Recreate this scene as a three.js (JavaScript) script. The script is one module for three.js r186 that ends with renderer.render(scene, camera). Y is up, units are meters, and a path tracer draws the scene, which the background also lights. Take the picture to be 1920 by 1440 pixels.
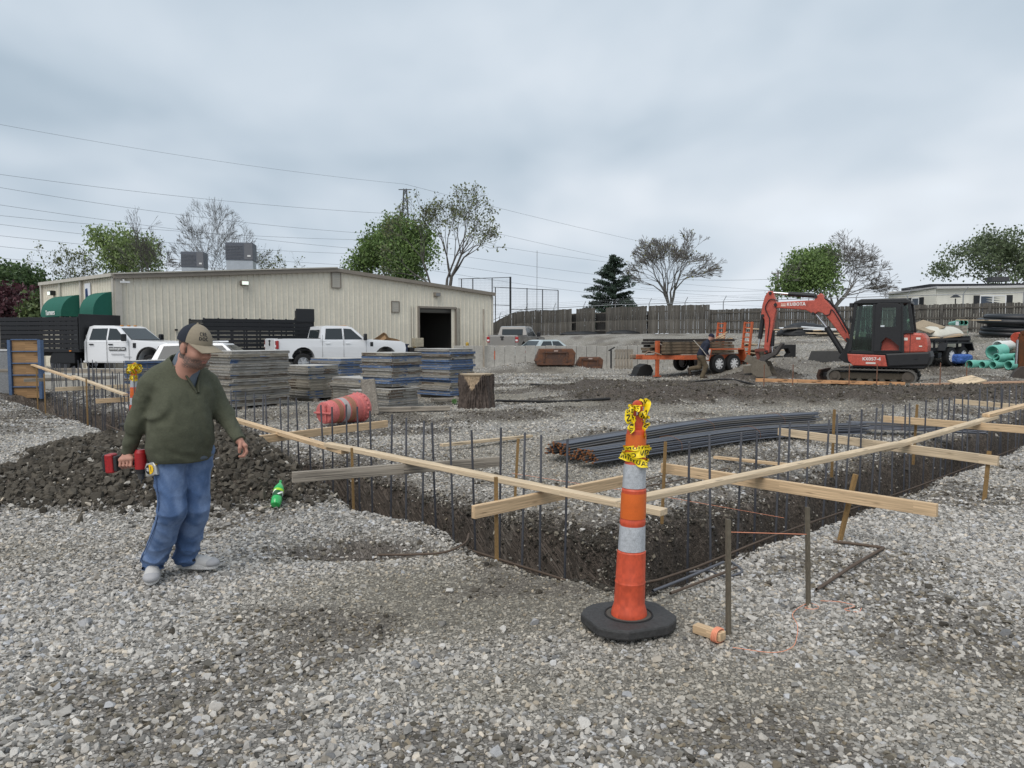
import * as THREE from 'three';
import { mergeGeometries, toCreasedNormals, mergeVertices } from 'three/addons/utils/BufferGeometryUtils.js';
import { RoundedBoxGeometry } from 'three/addons/geometries/RoundedBoxGeometry.js';
import { ConvexGeometry } from 'three/addons/geometries/ConvexGeometry.js';
import { FontLoader } from 'three/addons/loaders/FontLoader.js';
import { TextGeometry } from 'three/addons/geometries/TextGeometry.js';

// ---------- camera, sky, sun, exposure ----------
const scene = new THREE.Scene();
const camera = new THREE.PerspectiveCamera(54.9, 4 / 3, 0.1, 3000);
camera.position.set(0, 1.6, 0);
camera.rotation.x = -3.633 * Math.PI / 180;
const renderer = new THREE.WebGLRenderer({ antialias: true });
renderer.toneMapping = THREE.LinearToneMapping;
renderer.toneMappingExposure = 1.62;
renderer.shadowMap.enabled = true;

// ---------- seeded noise ----------
function rng(seed) { let s = seed >>> 0; return () => { s = (s + 0x6D2B79F5) | 0; let t = Math.imul(s ^ (s >>> 15), 1 | s); t = (t + Math.imul(t ^ (t >>> 7), 61 | t)) ^ t; return ((t ^ (t >>> 14)) >>> 0) / 4294967296; }; }
const R = rng(1234);
const rr = (a, b) => a + (b - a) * R();
function hash2(x, y) { let h = Math.imul(x | 0, 374761393) ^ Math.imul(y | 0, 668265263); h = Math.imul(h ^ (h >>> 13), 1274126177); return ((h ^ (h >>> 16)) >>> 0) / 4294967296; }
function vn(x, y, p = 0) {           // value noise, 0..1, optional period
  const xi = Math.floor(x), yi = Math.floor(y), fx = x - xi, fy = y - yi;
  const m = (v) => p ? ((v % p) + p) % p : v;
  const u = fx * fx * fx * (fx * (fx * 6 - 15) + 10), v = fy * fy * fy * (fy * (fy * 6 - 15) + 10);
  const a = hash2(m(xi), m(yi)), b = hash2(m(xi + 1), m(yi)), c = hash2(m(xi), m(yi + 1)), d = hash2(m(xi + 1), m(yi + 1));
  return a + (b - a) * u + (c - a) * v + (a - b - c + d) * u * v;
}
function fbm(x, y, o = 4, p = 0) { let s = 0, a = 0.5, t = 0; for (let i = 0; i < o; i++) { s += a * vn(x, y, p); t += a; x = x * 2 + (p ? 0 : 17.3); y = y * 2 + (p ? 0 : 9.1); p *= 2; a *= 0.5; } return s / t; }
const sst = (a, b, x) => { const t = Math.min(1, Math.max(0, (x - a) / (b - a))); return t * t * (3 - 2 * t); };
const mix = (a, b, t) => a + (b - a) * t;
const clamp = (x, a, b) => Math.min(b, Math.max(a, x));

// overcast sky: one sheet of layered cloud over the whole dome, seen in perspective
{
  const W = 1024, Hh = 512, data = new Float32Array(W * Hh * 4);
  for (let j = 0; j < Hh; j++) for (let i = 0; i < W; i++) {
    const el = ((j + 0.5) / Hh - 0.5) * Math.PI, az = ((i + 0.5) / W) * 2 * Math.PI - Math.PI;
    const cx = Math.cos(el) * Math.sin(az), cz = Math.cos(el) * Math.cos(az), sy = Math.sin(el);
    const k = 1 / (Math.max(sy, 0) + 0.20), X = cx * k, Z = cz * k;
    const wx = fbm(X * 0.5 + 5, Z * 0.5 + 3, 3) * 2.2, wz = fbm(X * 0.5 + 31, Z * 0.5 + 13, 3) * 2.2;
    const big = fbm(X * 0.42 + wx + 2, Z * 0.5 + wz + 7, 5), fine = fbm(X * 2.3 + wx * 0.9, Z * 2.6 + wz * 0.9, 6);
    let v = (big - 0.5) * 0.85 + (fine - 0.5) * 0.52;
    v *= sst(-0.02, 0.13, sy);
    const hz = 1 - sst(0.0, 0.34, Math.max(sy, 0));
    const L = SKY_BASE() + v * 0.26 + hz * 0.075;
    const cool = clamp(0.5 - v * 1.3 - hz * 0.45, 0, 1);
    const o = (j * W + i) * 4;
    data[o] = L * (0.925 - 0.16 * cool); data[o + 1] = L * (1.0 - 0.045 * cool); data[o + 2] = L * (1.085 + 0.055 * cool); data[o + 3] = 1;
    if (sy < -0.01) { data[o] = 0.22; data[o + 1] = 0.215; data[o + 2] = 0.21; }
  }
  function SKY_BASE() { return 0.414; }
  const sky = new THREE.DataTexture(data, W, Hh, THREE.RGBAFormat, THREE.FloatType);
  sky.mapping = THREE.EquirectangularReflectionMapping; sky.magFilter = THREE.LinearFilter; sky.minFilter = THREE.LinearFilter; sky.needsUpdate = true;
  scene.background = sky; scene.environment = sky;
}
const sun = new THREE.DirectionalLight(0xfff8f0, 1.5);
sun.position.set(-22, 60, 18); sun.target.position.set(0, 0, -20); scene.add(sun, sun.target);
sun.castShadow = true; sun.shadow.radius = 95; sun.shadow.mapSize.set(2048, 2048);
Object.assign(sun.shadow.camera, { left: -60, right: 60, top: 60, bottom: -60, near: 1, far: 200 });
// ---------- object helpers ----------
const taken = {};
function numbered(n) { const k = taken[n] = (taken[n] ?? -1) + 1; return k ? `${n}_${String(k).padStart(3, '0')}` : n; }
function shade(o) { o.castShadow = true; o.receiveShadow = true; return o; }
function tag(o, label, category, group, kind) { if (label) o.userData.label = label; if (category) o.userData.category = category; if (group) o.userData.group = group; if (kind) o.userData.kind = kind; return o; }
function thing(name, label, category, p = [0, 0, 0], ry = 0, group) {
  const o = new THREE.Group(); o.name = numbered(name); o.position.set(...p); o.rotation.y = ry; scene.add(o);
  return tag(o, label, category, group);
}
function clean(g) {
  let h = g.index ? g.toNonIndexed() : g.clone();
  for (const k of Object.keys(h.attributes)) if (!['position', 'normal', 'uv', 'color'].includes(k)) h.deleteAttribute(k);
  if (!h.attributes.normal) h.computeVertexNormals();
  if (!h.attributes.uv) boxUV(h);
  return h;
}
function join(gs) {
  if (!Array.isArray(gs)) gs = [gs];
  gs = gs.flat(3).map(clean);
  const anyC = gs.some((g) => g.attributes.color);
  if (anyC) gs.forEach((g) => { if (!g.attributes.color) { const n = g.attributes.position.count, c = new Float32Array(n * 3).fill(1); g.setAttribute('color', new THREE.BufferAttribute(c, 3)); } });
  return gs.length > 1 ? mergeGeometries(gs) : gs[0];
}
function obj(name, gs, mat, parent) {
  const m = shade(new THREE.Mesh(gs instanceof THREE.BufferGeometry && gs.userData.ready ? gs : join(gs), mat));
  if (parent) { m.name = name; parent.add(m); } else { m.name = numbered(name); scene.add(m); }
  return m;
}
function ready(gs) { const g = join(gs); g.userData.ready = true; return g; }
function struct(name, gs, mat) { const m = obj(name, gs, mat); m.userData.kind = 'structure'; return m; }
function copyOf(root, p, ry, label, group) { const r = root.clone(); r.name = numbered(root.name.replace(/_\d{3}$/, '')); r.userData = { ...root.userData }; scene.add(r); if (p) r.position.set(...p); if (ry !== undefined) r.rotation.set(0, ry, 0); if (label) r.userData.label = label; if (group) r.userData.group = group; return r; }
// uv in metres from the dominant axis of each face; v runs along the longest side of the piece
function boxUV(g, along) {
  const p = g.attributes.position, uv = new Float32Array(p.count * 2);
  g.computeBoundingBox(); const s = g.boundingBox.getSize(new THREE.Vector3());
  if (along === undefined) along = s.x >= s.y && s.x >= s.z ? 0 : s.y >= s.z ? 1 : 2;
  const A = new THREE.Vector3(), B = new THREE.Vector3(), C = new THREE.Vector3();
  const ox = hash2(Math.round(s.x * 977), Math.round(s.y * 531)) * 3;
  for (let i = 0; i < p.count; i += 3) {
    A.fromBufferAttribute(p, i); B.fromBufferAttribute(p, i + 1); C.fromBufferAttribute(p, i + 2);
    const n = B.clone().sub(A).cross(C.clone().sub(A)); const ax = Math.abs(n.x), ay = Math.abs(n.y), az = Math.abs(n.z);
    let k = ax > ay && ax > az ? 0 : ay > az ? 1 : 2, o = [0, 1, 2].filter((q) => q !== k);
    if (o[0] === along) o = [o[1], o[0]];
    [A, B, C].forEach((V, q) => { const a = V.toArray(); uv[(i + q) * 2] = a[o[0]] + ox; uv[(i + q) * 2 + 1] = a[o[1]]; });
  }
  g.setAttribute('uv', new THREE.BufferAttribute(uv, 2)); return g;
}
const V3 = (x, y, z) => new THREE.Vector3(x, y, z);
function xf(g, p, r = [0, 0, 0], s) { const m = new THREE.Matrix4().compose(V3(...p), new THREE.Quaternion().setFromEuler(new THREE.Euler(...r)), s ? V3(...s) : V3(1, 1, 1)); return g.applyMatrix4(m); }
function bx(w, h, d, p = [0, 0, 0], r, bev = 0) {
  let g = bev ? new RoundedBoxGeometry(w, h, d, 1, Math.min(bev, w / 2.1, h / 2.1, d / 2.1)) : new THREE.BoxGeometry(w, h, d);
  g = g.index ? g.toNonIndexed() : g; boxUV(g); return xf(g, p, r);
}
function cyl(r0, r1, h, p = [0, 0, 0], r, seg = 16, open = false) { return xf(new THREE.CylinderGeometry(r1, r0, h, seg, 1, open).toNonIndexed(), p, r); }
// a bar with a rectangular section between two points
function bar(a, b, w, h, up = [0, 1, 0], bev = 0) {
  const A = V3(...a), B = V3(...b), L = A.distanceTo(B), g = bx(w, h, L, [0, 0, 0], undefined, bev);
  const z = B.clone().sub(A).normalize(), x = V3(...up).cross(z).normalize(), y = z.clone().cross(x);
  const m = new THREE.Matrix4().makeBasis(x, y, z); m.setPosition(A.clone().add(B).multiplyScalar(0.5)); return g.applyMatrix4(m);
}
function rod(a, b, r, seg = 8, r1 = r) {
  const A = V3(...a), B = V3(...b), L = A.distanceTo(B), g = new THREE.CylinderGeometry(r1, r, L, seg).toNonIndexed();
  const q = new THREE.Quaternion().setFromUnitVectors(V3(0, 1, 0), B.clone().sub(A).normalize());
  return g.applyMatrix4(new THREE.Matrix4().compose(A.add(B).multiplyScalar(0.5), q, V3(1, 1, 1)));
}
function tube(pts, r, seg = 8, n = pts.length * 6, closed = false) { return new THREE.TubeGeometry(new THREE.CatmullRomCurve3(pts.map((p) => V3(...p)), closed, 'catmullrom', 0.5), n, r, seg, closed).toNonIndexed(); }
function polyTube(pts, r, seg = 6) { return pts.slice(1).map((p, i) => rod(pts[i], p, r, seg)); }
function ext(pts, depth, bev = 0, holes = []) {     // outline in xy, thickness along z, centred
  const s = new THREE.Shape(pts.map((p) => new THREE.Vector2(...p)));
  for (const h of holes) s.holes.push(new THREE.Path(h.map((p) => new THREE.Vector2(...p))));
  const g = new THREE.ExtrudeGeometry(s, { depth: depth - 2 * bev, bevelEnabled: bev > 0, bevelThickness: bev, bevelSize: bev, bevelOffset: -bev, bevelSegments: 2, curveSegments: 8 });
  g.translate(0, 0, -depth / 2 + bev); const h = g.index ? g.toNonIndexed() : g; return boxUV(h);
}
function lathe(pts, seg = 24) { return new THREE.LatheGeometry(pts.map((p) => new THREE.Vector2(...p)), seg).toNonIndexed(); }
function paint(g, c) { const h = clean(g), n = h.attributes.position.count, a = new Float32Array(n * 3); for (let i = 0; i < n; i++) { a[i * 3] = c[0]; a[i * 3 + 1] = c[1]; a[i * 3 + 2] = c[2]; } h.setAttribute('color', new THREE.BufferAttribute(a, 3)); return h; }
function crease(g, a = 0.6) { const h = g.clone(); h.deleteAttribute('normal'); if (h.attributes.uv) h.deleteAttribute('uv'); return toCreasedNormals(mergeVertices(h, 1e-4), a); }
// naive surface nets over a signed distance function
function nets(f, lo, hi, cell) {
  const n = [0, 1, 2].map((k) => Math.ceil((hi[k] - lo[k]) / cell) + 1), [nx, ny, nz] = n, F = new Float32Array(nx * ny * nz), id = (x, y, z) => x + nx * (y + ny * z);
  for (let z = 0; z < nz; z++) for (let y = 0; y < ny; y++) for (let x = 0; x < nx; x++) F[id(x, y, z)] = f(lo[0] + x * cell, lo[1] + y * cell, lo[2] + z * cell);
  const vid = new Int32Array(nx * ny * nz).fill(-1), pos = [], idx = [];
  for (let z = 0; z < nz - 1; z++) for (let y = 0; y < ny - 1; y++) for (let x = 0; x < nx - 1; x++) {
    let c = 0, sx = 0, sy = 0, sz = 0; const v = [];
    for (let k = 0; k < 8; k++) v.push(F[id(x + (k & 1), y + ((k >> 1) & 1), z + (k >> 2))]);
    for (let a = 0; a < 8; a++) for (const bit of [1, 2, 4]) if (!(a & bit)) { const b = a | bit; if ((v[a] < 0) !== (v[b] < 0)) { const t = v[a] / (v[a] - v[b]); sx += (a & 1) + (bit === 1 ? t : 0); sy += ((a >> 1) & 1) + (bit === 2 ? t : 0); sz += (a >> 2) + (bit === 4 ? t : 0); c++; } }
    if (c) { vid[id(x, y, z)] = pos.length / 3; pos.push(lo[0] + (x + sx / c) * cell, lo[1] + (y + sy / c) * cell, lo[2] + (z + sz / c) * cell); }
  }
  const quad = (a, b, c, d, flip) => { if (a < 0 || b < 0 || c < 0 || d < 0) return; flip ? idx.push(a, c, b, a, d, c) : idx.push(a, b, c, a, c, d); };
  for (let z = 1; z < nz - 1; z++) for (let y = 1; y < ny - 1; y++) for (let x = 1; x < nx - 1; x++) {
    const s = F[id(x, y, z)] < 0;
    if (s !== F[id(x + 1, y, z)] < 0) quad(vid[id(x, y - 1, z - 1)], vid[id(x, y, z - 1)], vid[id(x, y, z)], vid[id(x, y - 1, z)], !s);
    if (s !== F[id(x, y + 1, z)] < 0) quad(vid[id(x - 1, y, z - 1)], vid[id(x - 1, y, z)], vid[id(x, y, z)], vid[id(x, y, z - 1)], !s);
    if (s !== F[id(x, y, z + 1)] < 0) quad(vid[id(x - 1, y - 1, z)], vid[id(x, y - 1, z)], vid[id(x, y, z)], vid[id(x - 1, y, z)], !s);
  }
  const g = new THREE.BufferGeometry(); g.setAttribute('position', new THREE.Float32BufferAttribute(pos, 3)); g.setIndex(idx); g.computeVertexNormals(); return g;
}
const smin = (a, b, k) => { const h = Math.max(k - Math.abs(a - b), 0) / k; return Math.min(a, b) - h * h * k * 0.25; };
function cap(a, b, ra, rb) {   // tapered capsule distance
  const dx = b[0] - a[0], dy = b[1] - a[1], dz = b[2] - a[2], L2 = dx * dx + dy * dy + dz * dz;
  return (x, y, z) => { const t = clamp(((x - a[0]) * dx + (y - a[1]) * dy + (z - a[2]) * dz) / L2, 0, 1); return Math.hypot(x - a[0] - dx * t, y - a[1] - dy * t, z - a[2] - dz * t) - (ra + (rb - ra) * t); };
}
function ell(c, r) { const m = Math.min(...r); return (x, y, z) => { const k = Math.hypot((x - c[0]) / r[0], (y - c[1]) / r[1], (z - c[2]) / r[2]); return (k - 1) * m * (k > 1 ? 1 : 1); }; }
const uni = (list, k) => (x, y, z) => { let d = 1e9; for (const f of list) d = smin(d, f(x, y, z), k); return d; };

// ---------- textures ----------
function tex(n, fn, srgb = true) {
  const d = new Uint8Array(n * n * 4);
  for (let j = 0; j < n; j++) for (let i = 0; i < n; i++) { const c = fn(i / n, j / n), o = (j * n + i) * 4; for (let k = 0; k < 3; k++) { const v = clamp(c[k], 0, 1); d[o + k] = 255 * (srgb ? Math.pow(v, 1 / 2.2) : v); } d[o + 3] = 255; }
  const t = new THREE.DataTexture(d, n, n); t.wrapS = t.wrapT = THREE.RepeatWrapping; t.magFilter = t.minFilter = THREE.LinearFilter; if (srgb) t.colorSpace = THREE.SRGBColorSpace; t.needsUpdate = true; return t;
}
function rep(t, u, v = u) { const c = t.clone(); c.repeat.set(u, v); c.needsUpdate = true; return c; }
// speckled neutral wear, multiplied into a base colour
const wearT = tex(256, (u, v) => { const a = fbm(u * 6, v * 6, 5, 6), b = fbm(u * 40 + 3, v * 40, 2, 40), s = 0.72 + 0.36 * (a - 0.5) + 0.3 * (b - 0.5) + (a > 0.62 ? -0.1 : 0); return [s, s, s]; });
const softT = tex(256, (u, v) => { const a = fbm(u * 5, v * 5, 4, 5), b = fbm(u * 64, v * 64, 1, 64), s = 0.86 + 0.16 * (a - 0.5) + 0.08 * (b - 0.5); return [s, s, s * 0.99]; });
const grainT = tex(256, (u, v) => { const w = fbm(u * 4, v * 2, 3, 4) * 0.25, l = fbm(u * 34 + w * 3, v * 3, 3, 34), q = fbm(u * 90, v * 8, 2, 90), kx = ((u * 3) % 1) - 0.5, ky = ((v * 2) % 1) - 0.5, k = Math.exp(-(kx * kx * 900 + ky * ky * 260)); const st = fbm(u * 5 + 8, v * 3 + 2, 4, 5), s = 0.76 + 0.5 * (l - 0.5) + 0.25 * (q - 0.5) - 0.45 * k - 0.45 * sst(0.58, 0.75, st); return [s, s * (0.99 - 0.05 * k), s * (0.97 - 0.1 * k)]; });
const oldwoodT = tex(256, (u, v) => { const l = fbm(u * 40, v * 3, 4, 40), b = fbm(u * 5, v * 3, 3, 5), cr = fbm(u * 60, v * 2 + 4, 2, 60) > 0.72 ? -0.3 : 0; const s = 0.64 + 0.7 * (l - 0.5) + 0.5 * (b - 0.5) + cr; return [s * 1.02, s, s * 0.96]; });
const concT = tex(256, (u, v) => { const a = fbm(u * 4, v * 4, 5, 4), b = fbm(u * 50, v * 50, 2, 50), s = 0.72 + 0.4 * (a - 0.5) + 0.22 * (b - 0.5); return [s, s * 0.99, s * 0.97]; });
const rustT = tex(256, (u, v) => { const a = fbm(u * 6, v * 6, 5, 6), b = fbm(u * 30, v * 30, 3, 30), t = sst(0.35, 0.65, a * 0.7 + b * 0.3); return [mix(0.20, 0.36, t), mix(0.12, 0.17, t), mix(0.09, 0.09, t)]; });
const bumpT = tex(256, (u, v) => { const s = fbm(u * 12, v * 12, 5, 12); return [s, s, s]; }, false);
const fineB = tex(256, (u, v) => { const s = fbm(u * 60, v * 60, 3, 60); return [s, s, s]; }, false);
const std = (c, o = {}) => { const m = new THREE.MeshStandardMaterial({ roughness: 0.75, ...o }); if (Array.isArray(c)) m.color.setRGB(...c); else m.color.set(c); return m; };
const phys = (c, o = {}) => { const m = new THREE.MeshPhysicalMaterial({ roughness: 0.5, ...o }); if (Array.isArray(c)) m.color.setRGB(...c); else m.color.set(c); return m; };
const M = {
  lumber: std([0.76, 0.55, 0.34], { map: rep(grainT, 3, 1), roughness: 0.8, bumpMap: rep(grainT, 3, 1), bumpScale: 0.0015 }),
  lumberPale: std([0.74, 0.59, 0.41], { map: rep(grainT, 2.6, 0.9), roughness: 0.85, bumpMap: rep(grainT, 3, 1), bumpScale: 0.0015 }),
  lumberGrey: std([0.47, 0.42, 0.36], { map: rep(oldwoodT, 3, 0.8), roughness: 0.9, bumpMap: rep(oldwoodT, 3, 0.8), bumpScale: 0.002 }),
  fence: std([0.2, 0.19, 0.175], { map: rep(oldwoodT, 1.6, 0.35), roughness: 0.95, bumpMap: rep(oldwoodT, 1.6, 0.35), bumpScale: 0.003 }),
  steel: std([0.09, 0.095, 0.11], { map: rep(wearT, 2), roughness: 0.5, metalness: 0.5 }),
  rebar: std([0.19, 0.195, 0.22], { map: rep(wearT, 4), roughness: 0.5, metalness: 0.45, vertexColors: false }),
  rust: std([0.8, 0.72, 0.66], { map: rep(rustT, 1), roughness: 0.9, bumpMap: rep(bumpT, 1), bumpScale: 0.004 }),
  stake: std([0.36, 0.22, 0.085], { map: rep(wearT, 6, 2), roughness: 0.8 }),
  conc: std([0.56, 0.545, 0.51], { map: rep(concT, 0.5), roughness: 0.9, bumpMap: rep(bumpT, 1), bumpScale: 0.003 }),
  black: std([0.012, 0.013, 0.016], { roughness: 0.45 }),
  blackMatte: std([0.02, 0.02, 0.021], { map: rep(wearT, 2), roughness: 0.85 }),
  rubber: std([0.022, 0.022, 0.023], { map: rep(wearT, 3), roughness: 0.9, bumpMap: rep(bumpT, 4), bumpScale: 0.002 }),
  chrome: std([0.62, 0.63, 0.65], { metalness: 0.95, roughness: 0.22 }),
  whitePaint: phys([0.78, 0.79, 0.81], { roughness: 0.35, clearcoat: 0.8, clearcoatRoughness: 0.1 }),
  glass: phys([0.035, 0.045, 0.05], { roughness: 0.06, specularIntensity: 1 }),
  orange: phys([0.80, 0.13, 0.03], { roughness: 0.55, map: rep(wearT, 1.4) }),
};
// ---------- the site: terrain height, soil and gravel ----------
const UX = -0.688, UZ = -0.726, VX = 0.726, VZ = -0.688, CX = 0.75, CZ = -4.42, TW = 1.12;
const trA = (x, z) => (x - CX) * UX + (z - CZ) * UZ, trB = (x, z) => (x - CX) * VX + (z - CZ) * VZ;
const TP = (a, b, y = 0) => [CX + a * UX + b * VX, y, CZ + a * UZ + b * VZ];     // trench frame -> world
const blob = (x, z, cx, cz, rx, rz, ang = 0) => { const c = Math.cos(ang), s = Math.sin(ang), dx = x - cx, dz = z - cz, p = (dx * c + dz * s) / rx, q = (-dx * s + dz * c) / rz; return Math.exp(-(p * p + q * q)); };
const fenceD = (x) => 66 - (x + 1.43) * 0.787;
function mounds(x, z) {        // heaped soil beside the trench and behind it
  const n = fbm(x * 1.3 + 4, z * 1.3, 4) - 0.5, d = -z;
  let m = 0;
  m += 0.52 * blob(x, z, -3.75, -8.6, 1.75, 1.0, 0.82);
  m += 0.30 * blob(x, z, -4.35, -7.35, 1.6, 0.7, 0.1);
  m += 0.15 * blob(x, z, -2.65, -7.3, 0.7, 0.5, 0.6);
  m += 0.20 * blob(x, z, -5.6, -9.6, 0.8, 0.5, 0.3);
  const ridge = Math.exp(-Math.pow((d - 18.8 - 0.05 * x + n * 1.6) / 2.3, 2)) * sst(0.2, 3, x) * (1 - sst(16, 21, x));
  m += 0.30 * ridge;
  m += 0.20 * blob(x, z, 2.0, -21.5, 1.8, 0.9) + 0.22 * blob(x, z, 4.6, -22, 2.2, 0.8);
  m += 0.55 * blob(x, z, 9.0, -26.6, 1.2, 0.9, 0.1);
  return m * (1 + n * 0.9);
}
function gravelHeaps(x, z) { return 0.34 * blob(x, z, 14.2, -22.6, 1.9, 1.0, 0.1) + 0.55 * blob(x, z, 10.7, -29, 1.7, 1.2) + 0.45 * blob(x, z, 1.2, -34.6, 2.6, 0.8); }
function trenchM(x, z) {
  const a = trA(x, z), b = trB(x, z);
  if (Math.max(a, b) > 24 || a < -1.5 || b < -1.5) return 9;
  return Math.min(a, b) + (fbm(x * 1.7, z * 1.7, 3) - 0.5) * 0.26 + (vn(x * 7, z * 7) - 0.5) * 0.06;
}
function trenchCut(x, z) {
  const m = trenchM(x, z); if (m > 3) return 0;
  const e = 1 - sst(20.5, 21.5, trA(x, z));
  return (-0.16 * sst(-0.14, 0.20, m) * (1 - sst(TW - 0.10, TW + 0.42, m)) - 0.58 * sst(0.0, 0.13, m) * (1 - sst(TW - 0.15, TW + 0.0, m))) * e;
}
function H(x, z) {
  const d = -z;
  let y = (fbm(x * 0.35 + 9, z * 0.35, 3) - 0.5) * 0.10 * sst(1, 6, d) + (fbm(x * 1.4, z * 1.4 + 5, 3) - 0.5) * 0.045;
  y += mounds(x, z) + gravelHeaps(x, z) + trenchCut(x, z);
  y -= 0.17 * blob(x, z, -1.12, -5.55, 0.62, 0.26, 0.05);            // dug-out hollow beside the trench
  y += 0.07 * blob(x, z, -1.0, -6.2, 0.8, 0.3, 0.2);
  const Dp = (fenceD(x) - d) * 0.786, Lr = mix(9, 27, sst(1, 10, x)), right = sst(-4, 1, x);
  y += right * 1.75 * (1 - sst(1.5, Lr, Dp)) * (1 - 0.6 * sst(60, 160, d));
  y += 0.10 * sst(22, 32, d) * sst(2, 9, x);
  y -= sst(150, 600, d) * 0.5;
  return y;
}
const wet = (x, z) => {            // compacted ground where brown fines fill the stone
  const n = fbm(x * 0.5 + 3, z * 0.6 + 8, 5), inner = sst(TW + 0.3, TW + 1.6, Math.min(trA(x, z), trB(x, z)));
  const worn = Math.max(blob(x, z, -0.4, -4.35, 1.7, 0.75), 0.8 * blob(x, z, 0.2, -3.3, 1.3, 0.45), 0.7 * blob(x, z, -4.2, -5.2, 1.6, 0.6), 0.42 * inner);
  return sst(0.30, 0.92, n * 0.75 + worn * 0.55 - 0.04);
};
function soilMask(x, z) {      // 1 where bare earth lies on top of the stone
  const d = -z, m = trenchM(x, z), n = fbm(x * 2.2 + 1, z * 2.2 + 6, 4) - 0.5;
  let s = sst(0.05, 0.16, mounds(x, z) + n * 0.10);
  if (m < 3) s = Math.max(s, sst(-0.02, 0.2, m + n * 0.2) * (1 - sst(TW + 0.02, TW + 0.4, m + n * 0.5)));
  s = Math.max(s, 0.85 * sst(0.35, 0.75, blob(x, z, -1.12, -5.5, 0.75, 0.38) + n * 0.6));
  s = Math.max(s, 0.75 * sst(0.5, 0.66, fbm(x * 0.5 + 12, z * 0.8 + 2, 4)) * sst(9, 13, d) * (1 - sst(26, 32, d)));
  s = Math.max(s, 0.55 * sst(0.54, 0.68, fbm(x * 0.8 + 2, z * 0.8 + 1, 4)));
  if (m > TW && m < 3.2) s = Math.max(s, 0.75 * sst(0.44, 0.62, fbm(x * 1.1 + 7, z * 1.1 + 3, 4) + 0.08) * (1 - sst(1.8, 3.2, m)));
  return clamp(s, 0, 1);
}
{
  const lines = (lo, hi, a, b, st, gr) => { const v = []; let x = a; while (x < b) { v.push(x); x += st; } let s = st; while (x < hi) { v.push(x); s *= gr; x += s; } v.push(hi); const l = []; x = a; s = st; while (x > lo) { s *= gr; x -= s; if (x > lo) l.push(x); } l.push(lo); return [...l.reverse(), ...v]; };
  const xs = lines(-900, 900, -8.5, 9.5, 0.06, 1.045), zs = lines(-1500, 60, -14.5, -2.2, 0.06, 1.03);
  const nx = xs.length, nz = zs.length, pos = new Float32Array(nx * nz * 3), uv = new Float32Array(nx * nz * 2), col = new Float32Array(nx * nz * 3), idx = [];
  for (let j = 0; j < nz; j++) for (let i = 0; i < nx; i++) {
    const x = xs[i], z = zs[j], k = j * nx + i;
    pos[k * 3] = x; pos[k * 3 + 1] = H(x, z); pos[k * 3 + 2] = z; uv[k * 2] = x + pos[k * 3 + 1] * 0.8; uv[k * 2 + 1] = z + pos[k * 3 + 1] * 0.8;
    const s = soilMask(x, z), w = wet(x, z), far = sst(50, 90, -z), g = sst(60, 80, -z) * (x < -3 ? 1 : sst(0, 6, -z - fenceD(x)));
    const grey = mix(0.42, 0.27, w), br = w * 0.14;
    let c = [mix(grey, 0.115, s), mix(grey * (0.965 - br * 0.35), 0.094, s), mix(grey * (0.90 - br), 0.078, s)];
    c = [mix(c[0], 0.07, g), mix(c[1], 0.10, g), mix(c[2], 0.04, g)];
    col.set(c, k * 3);
  }
  for (let j = 0; j < nz - 1; j++) for (let i = 0; i < nx - 1; i++) { const a = j * nx + i, b = a + 1, c = a + nx, d = c + 1; idx.push(a, c, b, b, c, d); }
  const g = new THREE.BufferGeometry(); g.setAttribute('position', new THREE.BufferAttribute(pos, 3)); g.setAttribute('uv', new THREE.BufferAttribute(uv, 2)); g.setAttribute('color', new THREE.BufferAttribute(col, 3)); g.setIndex(idx); g.computeVertexNormals();
  const cells = []; const rq = rng(5); for (let i = 0; i < 26 * 26; i++) cells.push([rq(), rq(), rq()]);
  const stoneT = tex(1024, (u, v) => {         // small crushed stone in the material, for the ground between and beyond the built stones
    let best = 9, sec = 9, id = 0; const U = u * 26, W = v * 26, iu = Math.floor(U), iv = Math.floor(W);
    for (let y = -1; y <= 1; y++) for (let x = -1; x <= 1; x++) { const k = (((iv + y + 26) % 26) * 26) + ((iu + x + 26) % 26), c = cells[k], q = Math.hypot(iu + x + c[0] - U, iv + y + c[1] - W); if (q < best) { sec = best; best = q; id = k; } else if (q < sec) sec = q; }
    const f = fbm(u * 90, v * 90, 2, 90), e = sst(0.02, 0.22, sec - best), s = (0.5 + 0.75 * cells[id][2] * cells[id][2]) * (0.62 + 0.38 * e) * (0.8 + 0.4 * f);
    return [s, s * 0.985, s * 0.96];
  });
  stoneT.repeat.set(1.7, 1.7);
  const gm = std([1.05, 1.05, 1.05], { map: stoneT, vertexColors: true, roughness: 0.95, bumpMap: stoneT, bumpScale: 0.012 });
  const o = shade(new THREE.Mesh(g, gm)); o.name = 'ground'; o.userData = { kind: 'structure' }; scene.add(o);
}
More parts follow.
